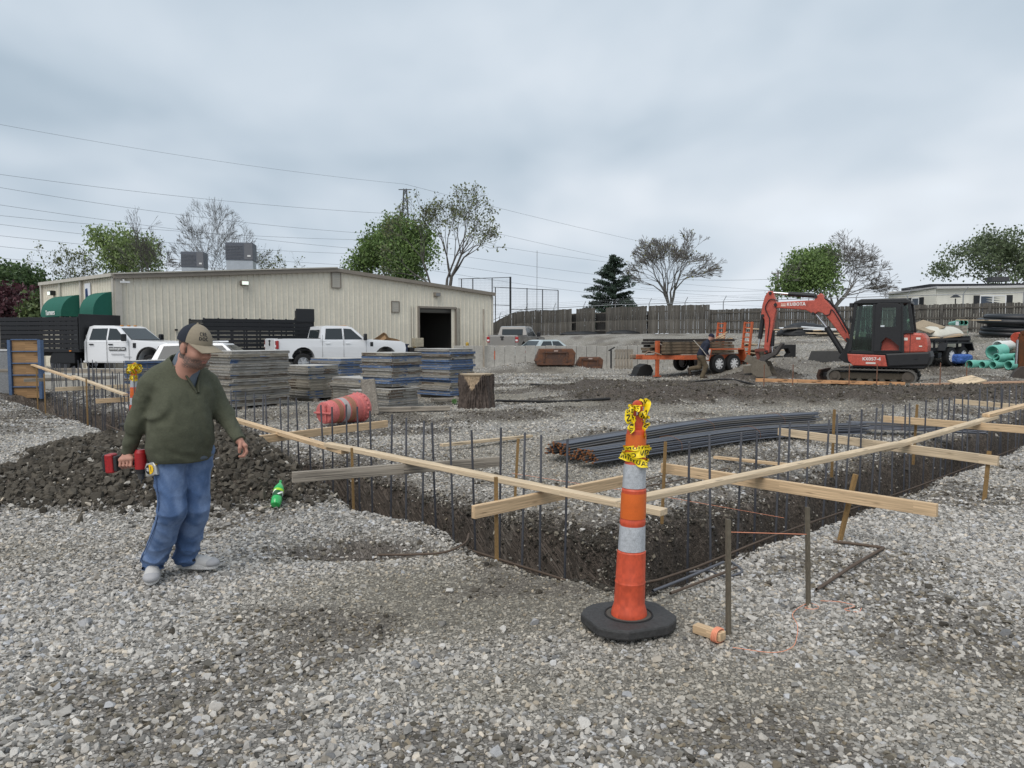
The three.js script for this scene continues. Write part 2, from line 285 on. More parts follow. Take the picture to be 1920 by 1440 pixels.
// crushed stone, built stone by stone
{
  const rs = rng(77), variants = [];
  for (let k = 0; k < 5; k++) { const p = []; for (let i = 0; i < 13; i++) { const a = rs() * 6.283, c = rs() * 2 - 1, q = Math.sqrt(1 - c * c), e = 0.85 + rs() * 0.3; p.push(V3(q * Math.cos(a) * e, c * 0.58 * e, q * Math.sin(a) * e * (0.62 + 0.08 * k))); } const g = new ConvexGeometry(p); boxUV(g); variants.push(g); }
  const soilV = []; for (let k = 0; k < 3; k++) { const p = []; for (let i = 0; i < 11; i++) { const a = rs() * 6.283, c = rs() * 2 - 1, q = Math.sqrt(1 - c * c), e = 0.8 + rs() * 0.3; p.push(V3(q * Math.cos(a) * e, c * 0.7 * e, q * Math.sin(a) * e * 0.8)); } const g = new ConvexGeometry(p); boxUV(g); soilV.push(g); }
  const bins = variants.map(() => ({ m: [], c: [] })), sbins = soilV.map(() => ({ m: [], c: [] }));
  const mt = new THREE.Matrix4(), q = new THREE.Quaternion(), e = new THREE.Euler();
  const put = (bin, x, y, z, s, flat, c) => { e.set(rs() * flat - flat / 2, rs() * 6.283, rs() * flat - flat / 2); q.setFromEuler(e); mt.compose(V3(x, y, z), q, V3(s * (0.8 + rs() * 0.45), s * (0.75 + rs() * 0.5), s * (0.8 + rs() * 0.4))); bin.m.push(...mt.elements); bin.c.push(...c); };
  const tone = (w) => { const t = rs(), b = t < 0.09 ? 0.70 + rs() * 0.13 : t < 0.34 ? 0.19 + rs() * 0.18 : 0.42 + rs() * 0.28, k = b * (1 - 0.26 * w), h = rs(); const tint = h < 0.14 ? [1.10, 0.98, 0.82] : h < 0.26 ? [0.98, 0.98, 0.99] : [1.03, 0.98, 0.905]; return [k * tint[0] * (1 + 0.05 * w), k * tint[1], k * tint[2] * (1 - 0.11 * w)]; };
  const soilTone = () => { const b = 0.075 + rs() * 0.085; return [b * 1.12, b * 0.97, b * 0.76]; };
  const zones = [[2.0, 6, 0.0172, 0.0178], [6, 12, 0.025, 0.0202], [12, 24, 0.052, 0.027], [24, 46, 0.11, 0.042]];
  for (const [d0, d1, cell, size] of zones) for (let d = d0; d < d1; d += cell) {
    const hw = 0.74 * d + 1.2;
    for (let x = -hw; x < hw; x += cell) {
      const px = x + (rs() - 0.5) * cell * 1.6, pz = -(d + (rs() - 0.5) * cell * 1.6), s = soilMask(px, pz), w = wet(px, pz);
      const chance = (1 - s * 0.86) * (1 - 0.55 * w * w);
      if (rs() > chance) continue;
      const k = Math.pow(rs(), 2.2), r = size * (0.36 + 1.0 * k) * (1 - 0.38 * w), y = H(px, pz);
      const c = tone(w); if (rs() < s * 0.7) { c[0] *= 0.45; c[1] *= 0.42; c[2] *= 0.36; }
      put(bins[Math.floor(rs() * 5)], px, y + r * 0.22, pz, r, 1.1, c);
    }
  }
  for (let i = 0; i < 520; i++) { const d = 2.3 + rs() * rs() * 16, px = (rs() * 2 - 1) * (0.74 * d + 1), r = 0.022 + 0.022 * rs() * rs(); put(bins[Math.floor(rs() * 5)], px, H(px, -d) + r * 0.3, -d, r, 0.9, tone(0)); }
  for (let i = 0; i < 150000; i++) {
    const d = 3.8 + rs() * 24, px = (rs() * 2 - 1) * (0.76 * d + 1), s = soilMask(px, -d), near = d < 11;
    if (rs() > s * s * (near ? 1 : 0.7)) continue;
    const m = mounds(px, -d), r = (near ? 0.008 : 0.018) + Math.pow(rs(), 14) * (m > 0.06 ? 0.055 : 0.03);
    put(sbins[Math.floor(rs() * 3)], px, H(px, -d) + r * 0.25, -d, r, 3, soilTone());
  }
  for (let i = 0; i < 190000; i++) {          // loose clods on the near heap
    const px = -7 + rs() * 6, d = 6 + rs() * 5, m = mounds(px, -d); if (rs() > sst(0.03, 0.2, m)) continue;
    const r = 0.008 + Math.pow(rs(), 18) * 0.06; put(sbins[Math.floor(rs() * 3)], px, H(px, -d) + r * 0.3, -d, r, 3, soilTone());
  }
  for (let i = 0; i < 90000; i++) {          // crumbled earth and stone on the trench sides
    const t = rs() * rs() * 11 + 0.02, w = -0.05 + rs() * (TW + 0.25), left = rs() < 0.5, p = TP(left ? t : w, left ? w : t), x = p[0], z = p[2]; if (rs() > 0.8) continue;
    const stone = rs() < 0.10, r = 0.0055 + Math.pow(rs(), 6) * 0.020; const c = stone ? tone(0.9) : soilTone().map((q) => q * 0.72); put(stone ? bins[Math.floor(rs() * 5)] : sbins[Math.floor(rs() * 3)], x, H(x, z) + r * 0.2, z, r, 3, c);
  }
  for (let i = 0; i < 5000; i++) { const px = -7 + rs() * 6, d = 6 + rs() * 5; if (mounds(px, -d) < 0.06) continue; const r = 0.006 + Math.pow(rs(), 4) * 0.03; put(bins[Math.floor(rs() * 5)], px, H(px, -d) + r * 0.5 + 0.008, -d, r, 2, tone(rs() * 0.9)); }
  const sm = std([1, 1, 1], { roughness: 0.92, map: rep(wearT, 0.9), vertexColors: false }), dm = std([1, 1, 1], { roughness: 1, map: rep(wearT, 0.5), bumpMap: rep(fineB, 0.6), bumpScale: 0.004 });
  const make = (name, geos, bs, mat, label, cat) => geos.forEach((g, k) => { const n = bs[k].c.length / 3, im = shade(new THREE.InstancedMesh(g, mat, n)); im.instanceMatrix.array.set(bs[k].m); im.instanceColor = new THREE.InstancedBufferAttribute(new Float32Array(bs[k].c), 3); im.name = numbered(name); tag(im, label, cat, cat === 'gravel' ? 'crushed stone over the yard' : 'clods of earth', 'stuff'); scene.add(im); });
  make('gravel', variants, bins, sm, 'loose grey crushed stone spread over the yard', 'gravel');
  make('soil_clods', soilV, sbins, dm, 'dark brown clods of dug earth heaped beside the trench', 'soil');
  console.log('stones', bins.map((b) => b.c.length / 3).join(), 'clods', sbins.map((b) => b.c.length / 3).join());
}
// ---------- trench steel, batter boards, stakes ----------
const rebarTone = [M.rebar, std([0.15, 0.155, 0.18], { map: rep(wearT, 4), roughness: 0.45, metalness: 0.5 }), std([0.16, 0.115, 0.085], { map: rep(wearT, 3), roughness: 0.8, metalness: 0.2 })];
{
  const straight = ready([rod([0, 0, 0], [0, 1.36, 0], 0.0098, 6)]);
  const hooked = ready([rod([0, 0, 0], [0, 1.36, 0], 0.0098, 6), tube([[0, 0.02, 0], [0.02, 0.0, 0.03], [0.03, -0.005, 0.14], [0.03, -0.005, 0.32]], 0.0082, 6, 10)]);
  const dowel = (a, b, label, group, top) => {
    const p = TP(a, b), m = obj('rebar_dowel', R() < 0.3 ? hooked : straight, rebarTone[R() < 0.55 ? 0 : 1]);
    m.position.set(p[0], top - 1.36, p[2]); m.rotation.set(rr(-0.035, 0.035), a > b ? 0.75 : -0.8, rr(-0.035, 0.035)); tag(m, label, 'rebar', group); return m;
  };
  for (let a = 1.09; a < 20.4; a += 0.281) dowel(a, TW / 2 + rr(-0.04, 0.04) + 0.025 * a, 'upright steel dowel in the trench arm running towards the metal building', 'steel dowels in the trench by the walking man', 0.80 + rr(-0.03, 0.03) + 0.006 * a);
  for (let a = 13.2; a < 20.5; a += 0.42) dowel(a, 1.75 + rr(-0.05, 0.05), 'upright steel dowel behind the far batter boards near the plywood form', 'steel dowels in the second far row', 0.98 + rr(-0.05, 0.05));
  for (let b = 1.48; b < 14.5; b += 0.333) dowel(TW / 2 + rr(-0.04, 0.04), b, 'upright steel dowel in the trench arm beside the bundled reinforcing bars', 'steel dowels in the trench by the bar bundle', 0.79 + rr(-0.03, 0.03));
  const long = (pts, label, tone = 2, r = 0.0085) => tag(obj('reinforcing_bar', tube(pts, r, 6, 24), rebarTone[tone]), label, 'rebar');
  long([TP(0.55, 0.5, -0.24), TP(3, 0.52, -0.26), TP(8, 0.55, -0.27), TP(14, 0.75, -0.2)], 'long rusty bar tied low along the dowels of the trench towards the building', 2, 0.011);
  long([TP(0.2, -0.06, 0.02), TP(0.1, 0.6, 0.0), TP(0.22, 2.5, -0.06), TP(0.35, 6, -0.2), TP(0.4, 11, -0.25)], 'long rusty bar along the trench edge beside the striped post', 2, 0.010);
  long([TP(-0.06, 0.1, 0.045), TP(-0.06, 0.5, 0.045), TP(-0.04, 0.95, 0.04)], 'short dark bar lying in gravel beside the striped post', 0, 0.0105);
  long([TP(-0.16, 0.14, 0.046), TP(-0.17, 0.5, 0.046), TP(-0.17, 0.9, 0.044)], 'short rust-red bar lying in gravel nearest the rubber base', 2, 0.01);
  long([TP(0.1, 0.75, -0.02), TP(-0.02, 0.78, 0.012), TP(-0.18, 0.74, 0.02), TP(-0.2, 0.92, 0.02), TP(-0.05, 1.05, 0.02)], 'small bent bar hooked over the trench edge beside the tall bare stake', 0);
  tag(obj('bent_bar', tube([[2.44, 0.05, -5.53], [2.58, 0.05, -5.46], [2.70, 0.05, -5.385], [2.73, 0.05, -5.36], [2.70, 0.05, -5.32], [2.3, 0.048, -4.92], [1.88, 0.045, -4.47]], 0.0115, 6, 40), rebarTone[2]), 'rusty bar bent to a right angle lying on the gravel', 'rebar');
  long([[-1.0, -0.02, -5.42], [-0.72, 0.0, -5.36], [-0.5, 0.0, -5.42], [-0.36, 0.03, -5.56], [-0.34, 0.05, -5.75]], 'curved dark bar poking out of the hollow beside the trench', 2);
  for (const k of [0, 1, 2]) long([TP(1.75 + k * 0.2, 2.5, 0.03), TP(1.55 + k * 0.28, 3.2, 0.05), TP(1.4 + k * 0.42, 4.1 + k * 0.1, 0.06)], ['first thin bar lying loose between cross boards, farthest from the trench', 'second thin bar lying loose between cross boards, in the middle', 'third thin bar lying loose between cross boards, closest to the trench'][2 - k], 2, 0.007);
}
{
  const lay = (name, a, b, w, h, mat, label, up) => tag(obj(name, bar(a, b, w, h, up, 0.004), mat), label, 'board');
  // long boards laid flat along the trench line
  lay('long_board', [0.995, 0.455, -4.776], [-1.87, 0.515, -7.44], 0.092, 0.042, M.lumberPale, 'pale long board lying over two cross boards, its end beside the striped post');
  lay('long_board', [-1.645, 0.470, -7.23], [-5.2, 0.600, -11.35], 0.092, 0.042, M.lumber, 'yellow long board running behind the walking man');
  lay('long_board', [-7.5, 0.485, -14.3], [-10.214, 0.69, -17.2], 0.092, 0.042, M.lumberPale, 'weathered long board reaching the striped post wrapped in yellow tape behind the man');
  lay('long_board', [-10.0, 0.635, -16.9], [-13.25, 0.84, -20.4], 0.092, 0.042, M.lumber, 'long board whose end leans on the blue and plywood form');
  lay('long_board', [0.70, 0.462, -4.99], [3.92, 0.520, -7.44], 0.092, 0.042, M.lumberPale, 'pale long board with dark knots resting on the cross board by the post');
  lay('long_board', [3.70, 0.478, -7.34], [6.4, 0.545, -9.75], 0.092, 0.042, M.lumberPale, 'straight pale long board between two others along the trench');
  lay('long_board', [6.15, 0.585, -9.55], [9.2, 0.68, -12.1], 0.092, 0.042, M.lumber, 'yellow long board laid over the end of another beyond the bar bundle');
  // cross boards on edge
  const cross = (a, b, mat, label) => lay('cross_board', a, b, 0.040, 0.092, mat, label);
  cross([-0.27, 0.385, -5.07], [0.95, 0.385, -6.2], M.lumber, 'yellow cross board on edge crossing the trench at its corner');
  cross([-1.845, 0.425, -6.14], [-0.10, 0.425, -6.95], M.lumberGrey, 'grey weathered cross board on edge crossing the trench');
  cross([-2.95, 0.46, -8.0], [-1.65, 0.46, -9.7], M.lumber, 'yellow cross board on edge beside the red barrel');
  cross([1.38, 0.40, -6.74], [2.95, 0.40, -5.06], M.lumber, 'rough yellow cross board on edge with bark-torn lower edge, nearest the bent bar');
  cross([3.34, 0.42, -9.2], [4.64, 0.42, -6.99], M.lumberPale, 'pale cross board on edge with one end by the bar bundle');
  cross([5.1, 0.48, -10.1], [6.6, 0.48, -8.5], M.lumber, 'yellow cross board on edge beyond the short brown bar bundle');
  cross([-8.25, 0.33, -14.6], [-6.9, 0.36, -15.6], M.lumber, 'yellow cross board on edge beside the second striped post');
  cross([-10.5, 0.40, -16.95], [-8.9, 0.42, -18.2], M.lumberPale, 'cross board with slanted sawn end in front of the far dowels');
  cross([-12.9, 0.46, -19.5], [-11.2, 0.46, -20.9], M.lumberGrey, 'grey cross board in front of the plywood form');
  cross([-14.6, 0.68, -19.9], [-12.4, 0.68, -21.0], M.lumberGrey, 'grey board crossing the face of the plywood form above another');
  cross([8.7, 0.34, -14.5], [9.35, 0.34, -12.9], M.lumberPale, 'bleached cross board standing among the farthest dowels beyond the bars');
  lay('loose_board', [-1.0, 0.075, -10.37], [0.30, 0.075, -11.35], 0.09, 0.04, M.lumberPale, 'bleached loose board lying on gravel between stump and bar bundle');
  lay('loose_board', [2.65, 0.03, -9.6], [3.55, 0.05, -8.75], 0.07, 0.035, M.lumber, 'short dirty yellow board scrap on the soil below the bar bundle');
  // stakes
  const stake = (p, q, w, mat, label, name = 'wooden_stake') => tag(obj(name, bar([p[0], p[1] - 0.12, p[2]], q, w, w, [0.3, 0, 1]), mat), label, 'stake');
  stake([-0.11, 0, -5.27], [-0.115, 0.60, -5.24], 0.024, M.stake, 'yellow stake nailed to the yellow corner cross board');
  stake([-1.42, 0, -6.55], [-1.42, 0.62, -6.5], 0.022, M.stake, 'yellow stake nailed to the grey weathered cross board');
  stake([0.02, 0, -7.05], [0.06, 0.62, -7.1], 0.022, M.stake, 'leaning yellow stake behind the grey weathered cross board');
  stake([1.36, 0, -6.62], [1.38, 0.66, -6.6], 0.022, M.stake, 'yellow stake at the inner end of the rough cross board');
  stake([2.50, 0, -5.62], [2.61, 0.56, -5.56], 0.028, M.stake, 'dark leaning stake pressed against the rough cross board');
  stake([3.93, 0, -9.0], [3.92, 0.72, -8.95], 0.024, M.stake, 'yellow stake beside the pale cross board near the bar bundle');
  stake([4.55, 0, -7.05], [4.62, 0.5, -7.1], 0.028, M.stake, 'dark stake under the outer end of the pale cross board');
  stake([5.42, 0, -9.9], [5.42, 0.7, -9.85], 0.024, M.stake, 'yellow stake by the short brown bar bundle');
  const tall = std([0.20, 0.17, 0.125], { map: rep(wearT, 5, 1), roughness: 0.8, metalness: 0.2 });
  stake([1.16, 0, -3.86], [1.165, 0.62, -3.93], 0.022, tall, 'tall bare form stake beside the small block tied with orange cord', 'form_stake');
  stake([1.745, 0, -4.25], [1.74, 0.60, -4.30], 0.021, tall, 'tall bare form stake with orange cord round its foot', 'form_stake');
  for (const [x, z, h, n] of [[-9.0, -15.6, 0.72, 'beside the yellow cross board near the second striped post'], [-10.9, -17.2, 0.75, 'in front of the cross board with slanted end'], [-12.3, -19.1, 0.8, 'beside the plywood form']]) stake([x, H(x, z), z], [x, h, z], 0.026, M.stake, 'dark yellow stake ' + n);
}
// orange mason's cord
{
  const cord = std([0.80, 0.32, 0.19], { roughness: 0.8 });
  const c = (pts, label, r = 0.0022) => tag(obj('cord', pts.length < 6 ? polyTube(pts, r, 5) : tube(pts, r, 5, pts.length * 8), cord), label, 'cord');
  c([[1.74, 0.44, -4.29], [1.17, 0.55, -3.93]], 'orange cord strung tight between the two tall bare stakes');
  c([[1.74, 0.02, -4.25], [1.70, 0.03, -4.2], [1.74, 0.035, -4.17], [1.79, 0.03, -4.22], [1.75, 0.03, -4.28], [1.6, 0.03, -4.12], [1.56, 0.03, -3.95], [1.5, 0.028, -3.8], [1.42, 0.028, -3.66], [1.3, 0.028, -3.6], [1.12, 0.028, -3.66]], 'loose orange cord trailing over gravel from the foot of a bare stake', 0.0018);
  c([[1.84, 0.03, -4.32], [1.95, 0.03, -4.3], [2.0, 0.035, -4.22], [1.92, 0.03, -4.18], [1.98, 0.03, -4.14], [2.03, 0.03, -4.2]], 'tangle of orange cord on gravel beside a bare stake', 0.0018);
  c([[-0.0, 0.30, -7.0], [1.38, 0.16, -6.6], [2.2, 0.14, -5.9]], 'thin orange cord stretched low across the ground inside the trench corner', 0.0016);
  const t = thing('wood_block', 'short sawn wood block bound with orange cord on the gravel', 'wood block', [1.045, H(1.05, -3.83) + 0.036, -3.83], 0.75);
  obj('block', bx(0.055, 0.045, 0.17, [0, 0, 0], undefined, 0.004), M.lumber, t);
  obj('cord_wrap', [0, 1, 2, 3].map((k) => tube([[-0.032, -0.026, 0.035 + k * 0.01], [0.032, -0.026, 0.04 + k * 0.01], [0.032, 0.027, 0.036 + k * 0.009], [-0.032, 0.027, 0.042 + k * 0.008]], 0.0045, 5, 20, true)), cord, t);
}
// ---------- bundles of reinforcing bar ----------
function bundle(label, pts, n, w, h, ties, endRust, seed) {
  const rs = rng(seed), t = thing('rebar_bundle', label, 'rebar bundle', [pts[0][0], 0, pts[0][2]], 0, 'tied bundles of reinforcing bar');
  const O = V3(pts[0][0], 0, pts[0][2]), curve = new THREE.CatmullRomCurve3(pts.map((p) => V3(...p).sub(O))), side = (u) => { const d = curve.getTangent(u); return V3(-d.z, 0, d.x).normalize(); };
  const tones = [std([0.21, 0.225, 0.265], { map: rep(wearT, 3), roughness: 0.42, metalness: 0.5 }), std([0.13, 0.138, 0.16], { map: rep(wearT, 3), roughness: 0.5, metalness: 0.5 }), std([0.22, 0.205, 0.185], { map: rep(wearT, 3), roughness: 0.55, metalness: 0.4 })];
  const rustEnd = std([0.30, 0.115, 0.04], { roughness: 0.9, map: wearT });
  for (let k = 0; k < n; k++) {
    const row = Math.floor(k / Math.ceil(n / 6)), cols = Math.ceil(n / 6), o = ((k % cols) / (cols - 1) - 0.5) * w * (1 - row * 0.09) + (rs() - 0.5) * 0.015, y = row * h / 6 + (rs() - 0.5) * 0.006, u0 = rs() * 0.02, u1 = 1 - rs() * 0.05, ps = [], tw = (rs() - 0.5) * 0.05;
    for (let i = 0; i <= 10; i++) { const u = mix(u0, u1, i / 10), q = curve.getPoint(u), s = side(u); ps.push([q.x + s.x * (o + tw * u), q.y + y, q.z + s.z * (o + tw * u)]); }
    const b = obj('bar', tube(ps, 0.0098, 5, 18), tones[Math.floor(rs() * 3)], t);
    if (endRust) obj('rusty_end', rod(ps[0], [ps[0][0] * 0.97 + ps[1][0] * 0.03, ps[0][1], ps[0][2] * 0.97 + ps[1][2] * 0.03], 0.0115, 5), rustEnd, b);
  }
  for (const u of ties) { const q = curve.getPoint(u), s = side(u), a = w * 0.55; obj('tie_wire', tube([[q.x - s.x * a, q.y - 0.01, q.z - s.z * a], [q.x - s.x * a * 0.9, q.y + h * 0.7, q.z - s.z * a * 0.9], [q.x, q.y + h + 0.012, q.z], [q.x + s.x * a * 0.9, q.y + h * 0.7, q.z + s.z * a * 0.9], [q.x + s.x * a, q.y - 0.01, q.z + s.z * a]], 0.0035, 5, 24), M.rust, t); }
  return t;
}
bundle('long dark bundle of steel bars behind another bundle, its rusty ends by the trench', [[0.56, 0.10, -9.35], [1.75, 0.10, -10.6], [3.4, 0.11, -12.1], [5.5, 0.11, -13.2]], 60, 0.46, 0.17, [0.32, 0.6, 0.85], true, 3);
bundle('long bundle of steel bars with red-rusted ends, lying in front of another bundle', [[0.83, 0.09, -8.95], [2.3, 0.09, -10.15], [3.8, 0.10, -11.2], [5.7, 0.10, -11.75]], 54, 0.40, 0.15, [0.3, 0.62], true, 4);
bundle('short brown bundle of bars beyond the pale cross board', [[5.6, 0.09, -12.35], [6.4, 0.09, -12.1], [7.5, 0.09, -11.6]], 30, 0.30, 0.11, [0.5], false, 5);
// ---------- striped channelizer posts with caution tape ----------
const tapeTex = (() => { const c = document.createElement('canvas'); c.width = 512; c.height = 64; const x = c.getContext('2d'); x.fillStyle = '#efd21a'; x.fillRect(0, 0, 512, 64); x.fillStyle = '#111'; x.font = 'bold 50px sans-serif'; x.fillText('CAUTION', 30, 50); x.fillText('CAUTION', 290, 50); const t = new THREE.CanvasTexture(c); t.colorSpace = THREE.SRGBColorSpace; t.wrapS = t.wrapT = THREE.RepeatWrapping; return t; })();
const tapeM = std([1, 1, 1], { map: tapeTex, roughness: 0.45 });
function ribbon(pts, width, up = null, twist = 0, seed = 1, n = 60) {    // crumpled tape: a strip of real thickness along a curve
  const rs = rng(seed), cv = new THREE.CatmullRomCurve3(pts.map((p) => V3(...p))), pos = [], uv = [], idx = [], L = cv.getLength();
  for (let i = 0; i <= n; i++) {
    const u = i / n, q = cv.getPoint(u), t = cv.getTangent(u); let s = up ? V3(...up) : V3(0, 1, 0); s.sub(t.clone().multiplyScalar(s.dot(t))); if (s.lengthSq() < 1e-4) s = V3(1, 0, 0); s.normalize().applyAxisAngle(t, twist * u + 0.5 * Math.sin(u * 19 + seed));
    const nn = t.clone().cross(s), w = width * (0.75 + 0.35 * vn(u * 14, seed * 3));
    for (let k = 0; k <= 4; k++) { const f = k / 4 - 0.5, p = q.clone().addScaledVector(s, f * w).addScaledVector(nn, (vn(u * 30 + seed, k * 1.3) - 0.5) * width * 0.22); pos.push(p.x, p.y, p.z); uv.push(u * L / 0.42 + seed * 0.17, k / 4); }
  }
  for (let i = 0; i < n; i++) for (let k = 0; k < 4; k++) { const a = i * 5 + k; idx.push(a, a + 1, a + 5, a + 1, a + 6, a + 5); }
  const g = new THREE.BufferGeometry(); g.setAttribute('position', new THREE.Float32BufferAttribute(pos, 3)); g.setAttribute('uv', new THREE.Float32BufferAttribute(uv, 2)); g.setIndex(idx); g.computeVertexNormals(); return g;
}
{
  const plastic = std([0.80, 0.115, 0.048], { map: rep(wearT, 1.5, 1), roughness: 0.5 }), oBand = std([0.76, 0.155, 0.025], { map: rep(softT, 2), roughness: 0.35 }), wBand = std([0.62, 0.65, 0.69], { map: rep(wearT, 3, 2), roughness: 0.35 });
  const t = thing('channelizer_post', 'orange and white striped traffic post on a black rubber base at the trench corner', 'traffic post', [0.638, 0.02, -3.96]);
  const up = new THREE.Group(); void up;
  const tilt = (g) => { g.applyMatrix4(new THREE.Matrix4().makeShear(0, 0, 0.030, 0, 0, 0)); return g; };
  const lean = (g) => { const p = g.attributes.position; for (let i = 0; i < p.count; i++) p.setX(i, p.getX(i) + p.getY(i) * 0.030); return g; };
  void tilt;
  obj('body', lean(crease(lathe([[0.0, 0.05], [0.097, 0.05], [0.098, 0.075], [0.094, 0.095], [0.085, 0.125], [0.0835, 0.13], [0.0815, 0.242], [0.0835, 0.250], [0.080, 0.258], [0.0775, 0.405], [0.0775, 0.418], [0.071, 0.424], [0.0665, 0.565], [0.069, 0.572], [0.0695, 0.592], [0.066, 0.600], [0.0655, 0.745], [0.0665, 0.757], [0.061, 0.766], [0.057, 0.9], [0.0545, 0.905], [0.052, 1.06], [0.051, 1.078], [0.044, 1.084], [0, 1.086]], 40), 0.5)), plastic, t);
  const band = (y0, y1, r0, r1, m) => { const k = obj('reflective_band', lean(lathe([[r0 - 0.003, y0], [r0 + 0.0022, y0 + 0.002], [r1 + 0.0022, y1 - 0.002], [r1 - 0.003, y1]], 40)), m, t); return k; };
  band(0.426, 0.563, 0.0715, 0.0672, wBand); band(0.602, 0.742, 0.0668, 0.0660, oBand); band(0.768, 0.9, 0.0615, 0.0575, wBand); band(0.915, 1.06, 0.0548, 0.0524, oBand);
  const loop = new THREE.Shape(); loop.moveTo(-0.030, 1.08); loop.lineTo(-0.0245, 1.22); loop.absarc(0, 1.215, 0.0245, Math.PI, 0, true); loop.lineTo(0.036, 1.08);
  const hole = new THREE.Path(); hole.moveTo(-0.010, 1.165); hole.lineTo(-0.010, 1.21); hole.absarc(0, 1.21, 0.010, Math.PI, 0, true); hole.lineTo(0.011, 1.165); hole.absarc(0.0005, 1.165, 0.0105, 0, -Math.PI, true); loop.holes.push(hole);
  const hg = new THREE.ExtrudeGeometry(loop, { depth: 0.016, bevelEnabled: true, bevelSize: 0.006, bevelThickness: 0.006, bevelSegments: 3, bevelOffset: -0.004 }); hg.translate(0, 0, -0.008);
  obj('handle', lean(hg.toNonIndexed()), plastic, t);
  const oct = []; for (let k = 0; k < 28; k++) { const a = k / 28 * 2 * Math.PI, c = Math.cos(a), s = Math.sin(a), q = Math.max(Math.abs(c), Math.abs(s)), r = Math.min(0.265, 0.215 / q * 1.12); oct.push([c * r, s * r * 0.9]); }
  const base = ext(oct, 0.056, 0.012); xf(base, [0.0, 0.039, 0], [-Math.PI / 2, 0, 0.0]); xf(base, [0, 0, 0], [0, 0.35, 0]);
  const rb = obj('rubber_base', base, std([0.055, 0.054, 0.054], { map: rep(wearT, 2.2), roughness: 0.7, bumpMap: rep(bumpT, 3), bumpScale: 0.004 }), t);
  obj('collar_ring', new THREE.TorusGeometry(0.128, 0.006, 8, 40).rotateX(Math.PI / 2).translate(0, 0.068, 0).toNonIndexed(), M.rubber, rb);
  obj('mud_patch', lathe([[0.1, 0.0685], [0.12, 0.069], [0.125, 0.0685]], 24), std([0.11, 0.10, 0.085], { map: rep(wearT, 4), roughness: 1 }), rb);
  const tape = thing('caution_tape', 'yellow caution tape tied through and round the striped post at the trench corner', 'tape', [0.638, 0.02, -3.96]);
  const strips = (parent, L) => {
    obj('tied_strip', ribbon([[0.045, 1.215, 0.02], [0.015, 1.19, 0.05], [-0.022, 1.185, 0.05], [-0.01, 1.13, 0.06], [0.012, 1.16, 0.045], [-0.005, 1.1, 0.06], [-0.008, 1.07, 0.055]], 0.040, [1, 0.3, 0], 1.2, 1), tapeM, parent);
    obj('tied_strip', ribbon([[0.04, 1.2, 0.0], [0.065, 1.235, 0.015], [0.085, 1.23, 0.02], [0.076, 1.18, 0.035], [0.06, 1.16, 0.028], [0.084, 1.145, 0.025], [0.064, 1.13, 0.035], [0.084, 1.12, 0.025], [0.07, 1.09, 0.032], [0.075, 1.04, 0.04]], 0.045, [1, 0.2, 0.4], 0.8, 2), tapeM, parent);
    obj('tied_strip', ribbon([[0.02, 1.21, -0.03], [-0.01, 1.2, 0.0], [0.02, 1.205, 0.045], [0.05, 1.2, 0.0]], 0.03, [0, 1, 0], 0, 3), tapeM, parent);
    const wrap = (y0, r, dy, sd) => { const p = []; for (let k = 0; k <= 16; k++) { const a = k / 16 * 2 * Math.PI + 0.4; p.push([0.030 * y0 + Math.cos(a) * (r + 0.008 * Math.sin(a * 3 + sd)), y0 + dy * Math.sin(a + sd), Math.sin(a) * (r + 0.006 * Math.cos(a * 2 + sd))]); } return p; };
    obj('wrapped_strip', ribbon(wrap(0.985, 0.064, 0.006, 0.3), 0.028, null, 0, 4, 90), tapeM, parent);
    obj('wrapped_strip', ribbon(wrap(0.955, 0.069, 0.012, 1.4), 0.05, null, 0, 5, 90), tapeM, parent);
    obj('wrapped_strip', ribbon(wrap(0.922, 0.072, 0.022, 4.5), 0.045, null, 0, 6, 90), tapeM, parent);
    void L;
  };
  strips(tape, 0);
  const c2 = copyOf(t, [-7.38, -0.14, -14.35], 0, 'striped traffic post wrapped in yellow tape behind the walking man'); void c2;
  const tape2 = thing('caution_tape', 'bunch of yellow caution tape on the far post behind the man', 'tape', [-7.38, -0.14, -14.35]);
  strips(tape2, 1);
  for (let k = 0; k < 7; k++) { const a = k / 7 * 6.28; obj('tied_strip', ribbon([[0.04, 1.12, 0], [0.04 + Math.cos(a) * 0.09, 1.17 + 0.05 * Math.sin(k * 2.2), Math.sin(a) * 0.09], [0.04 + Math.cos(a + 0.5) * 0.14, 1.1 + 0.04 * Math.cos(k), Math.sin(a + 0.5) * 0.13], [0.04 + Math.cos(a) * 0.06, 1.03, Math.sin(a) * 0.07]], 0.06, null, 1, 20 + k, 24), tapeM, tape2); }
}
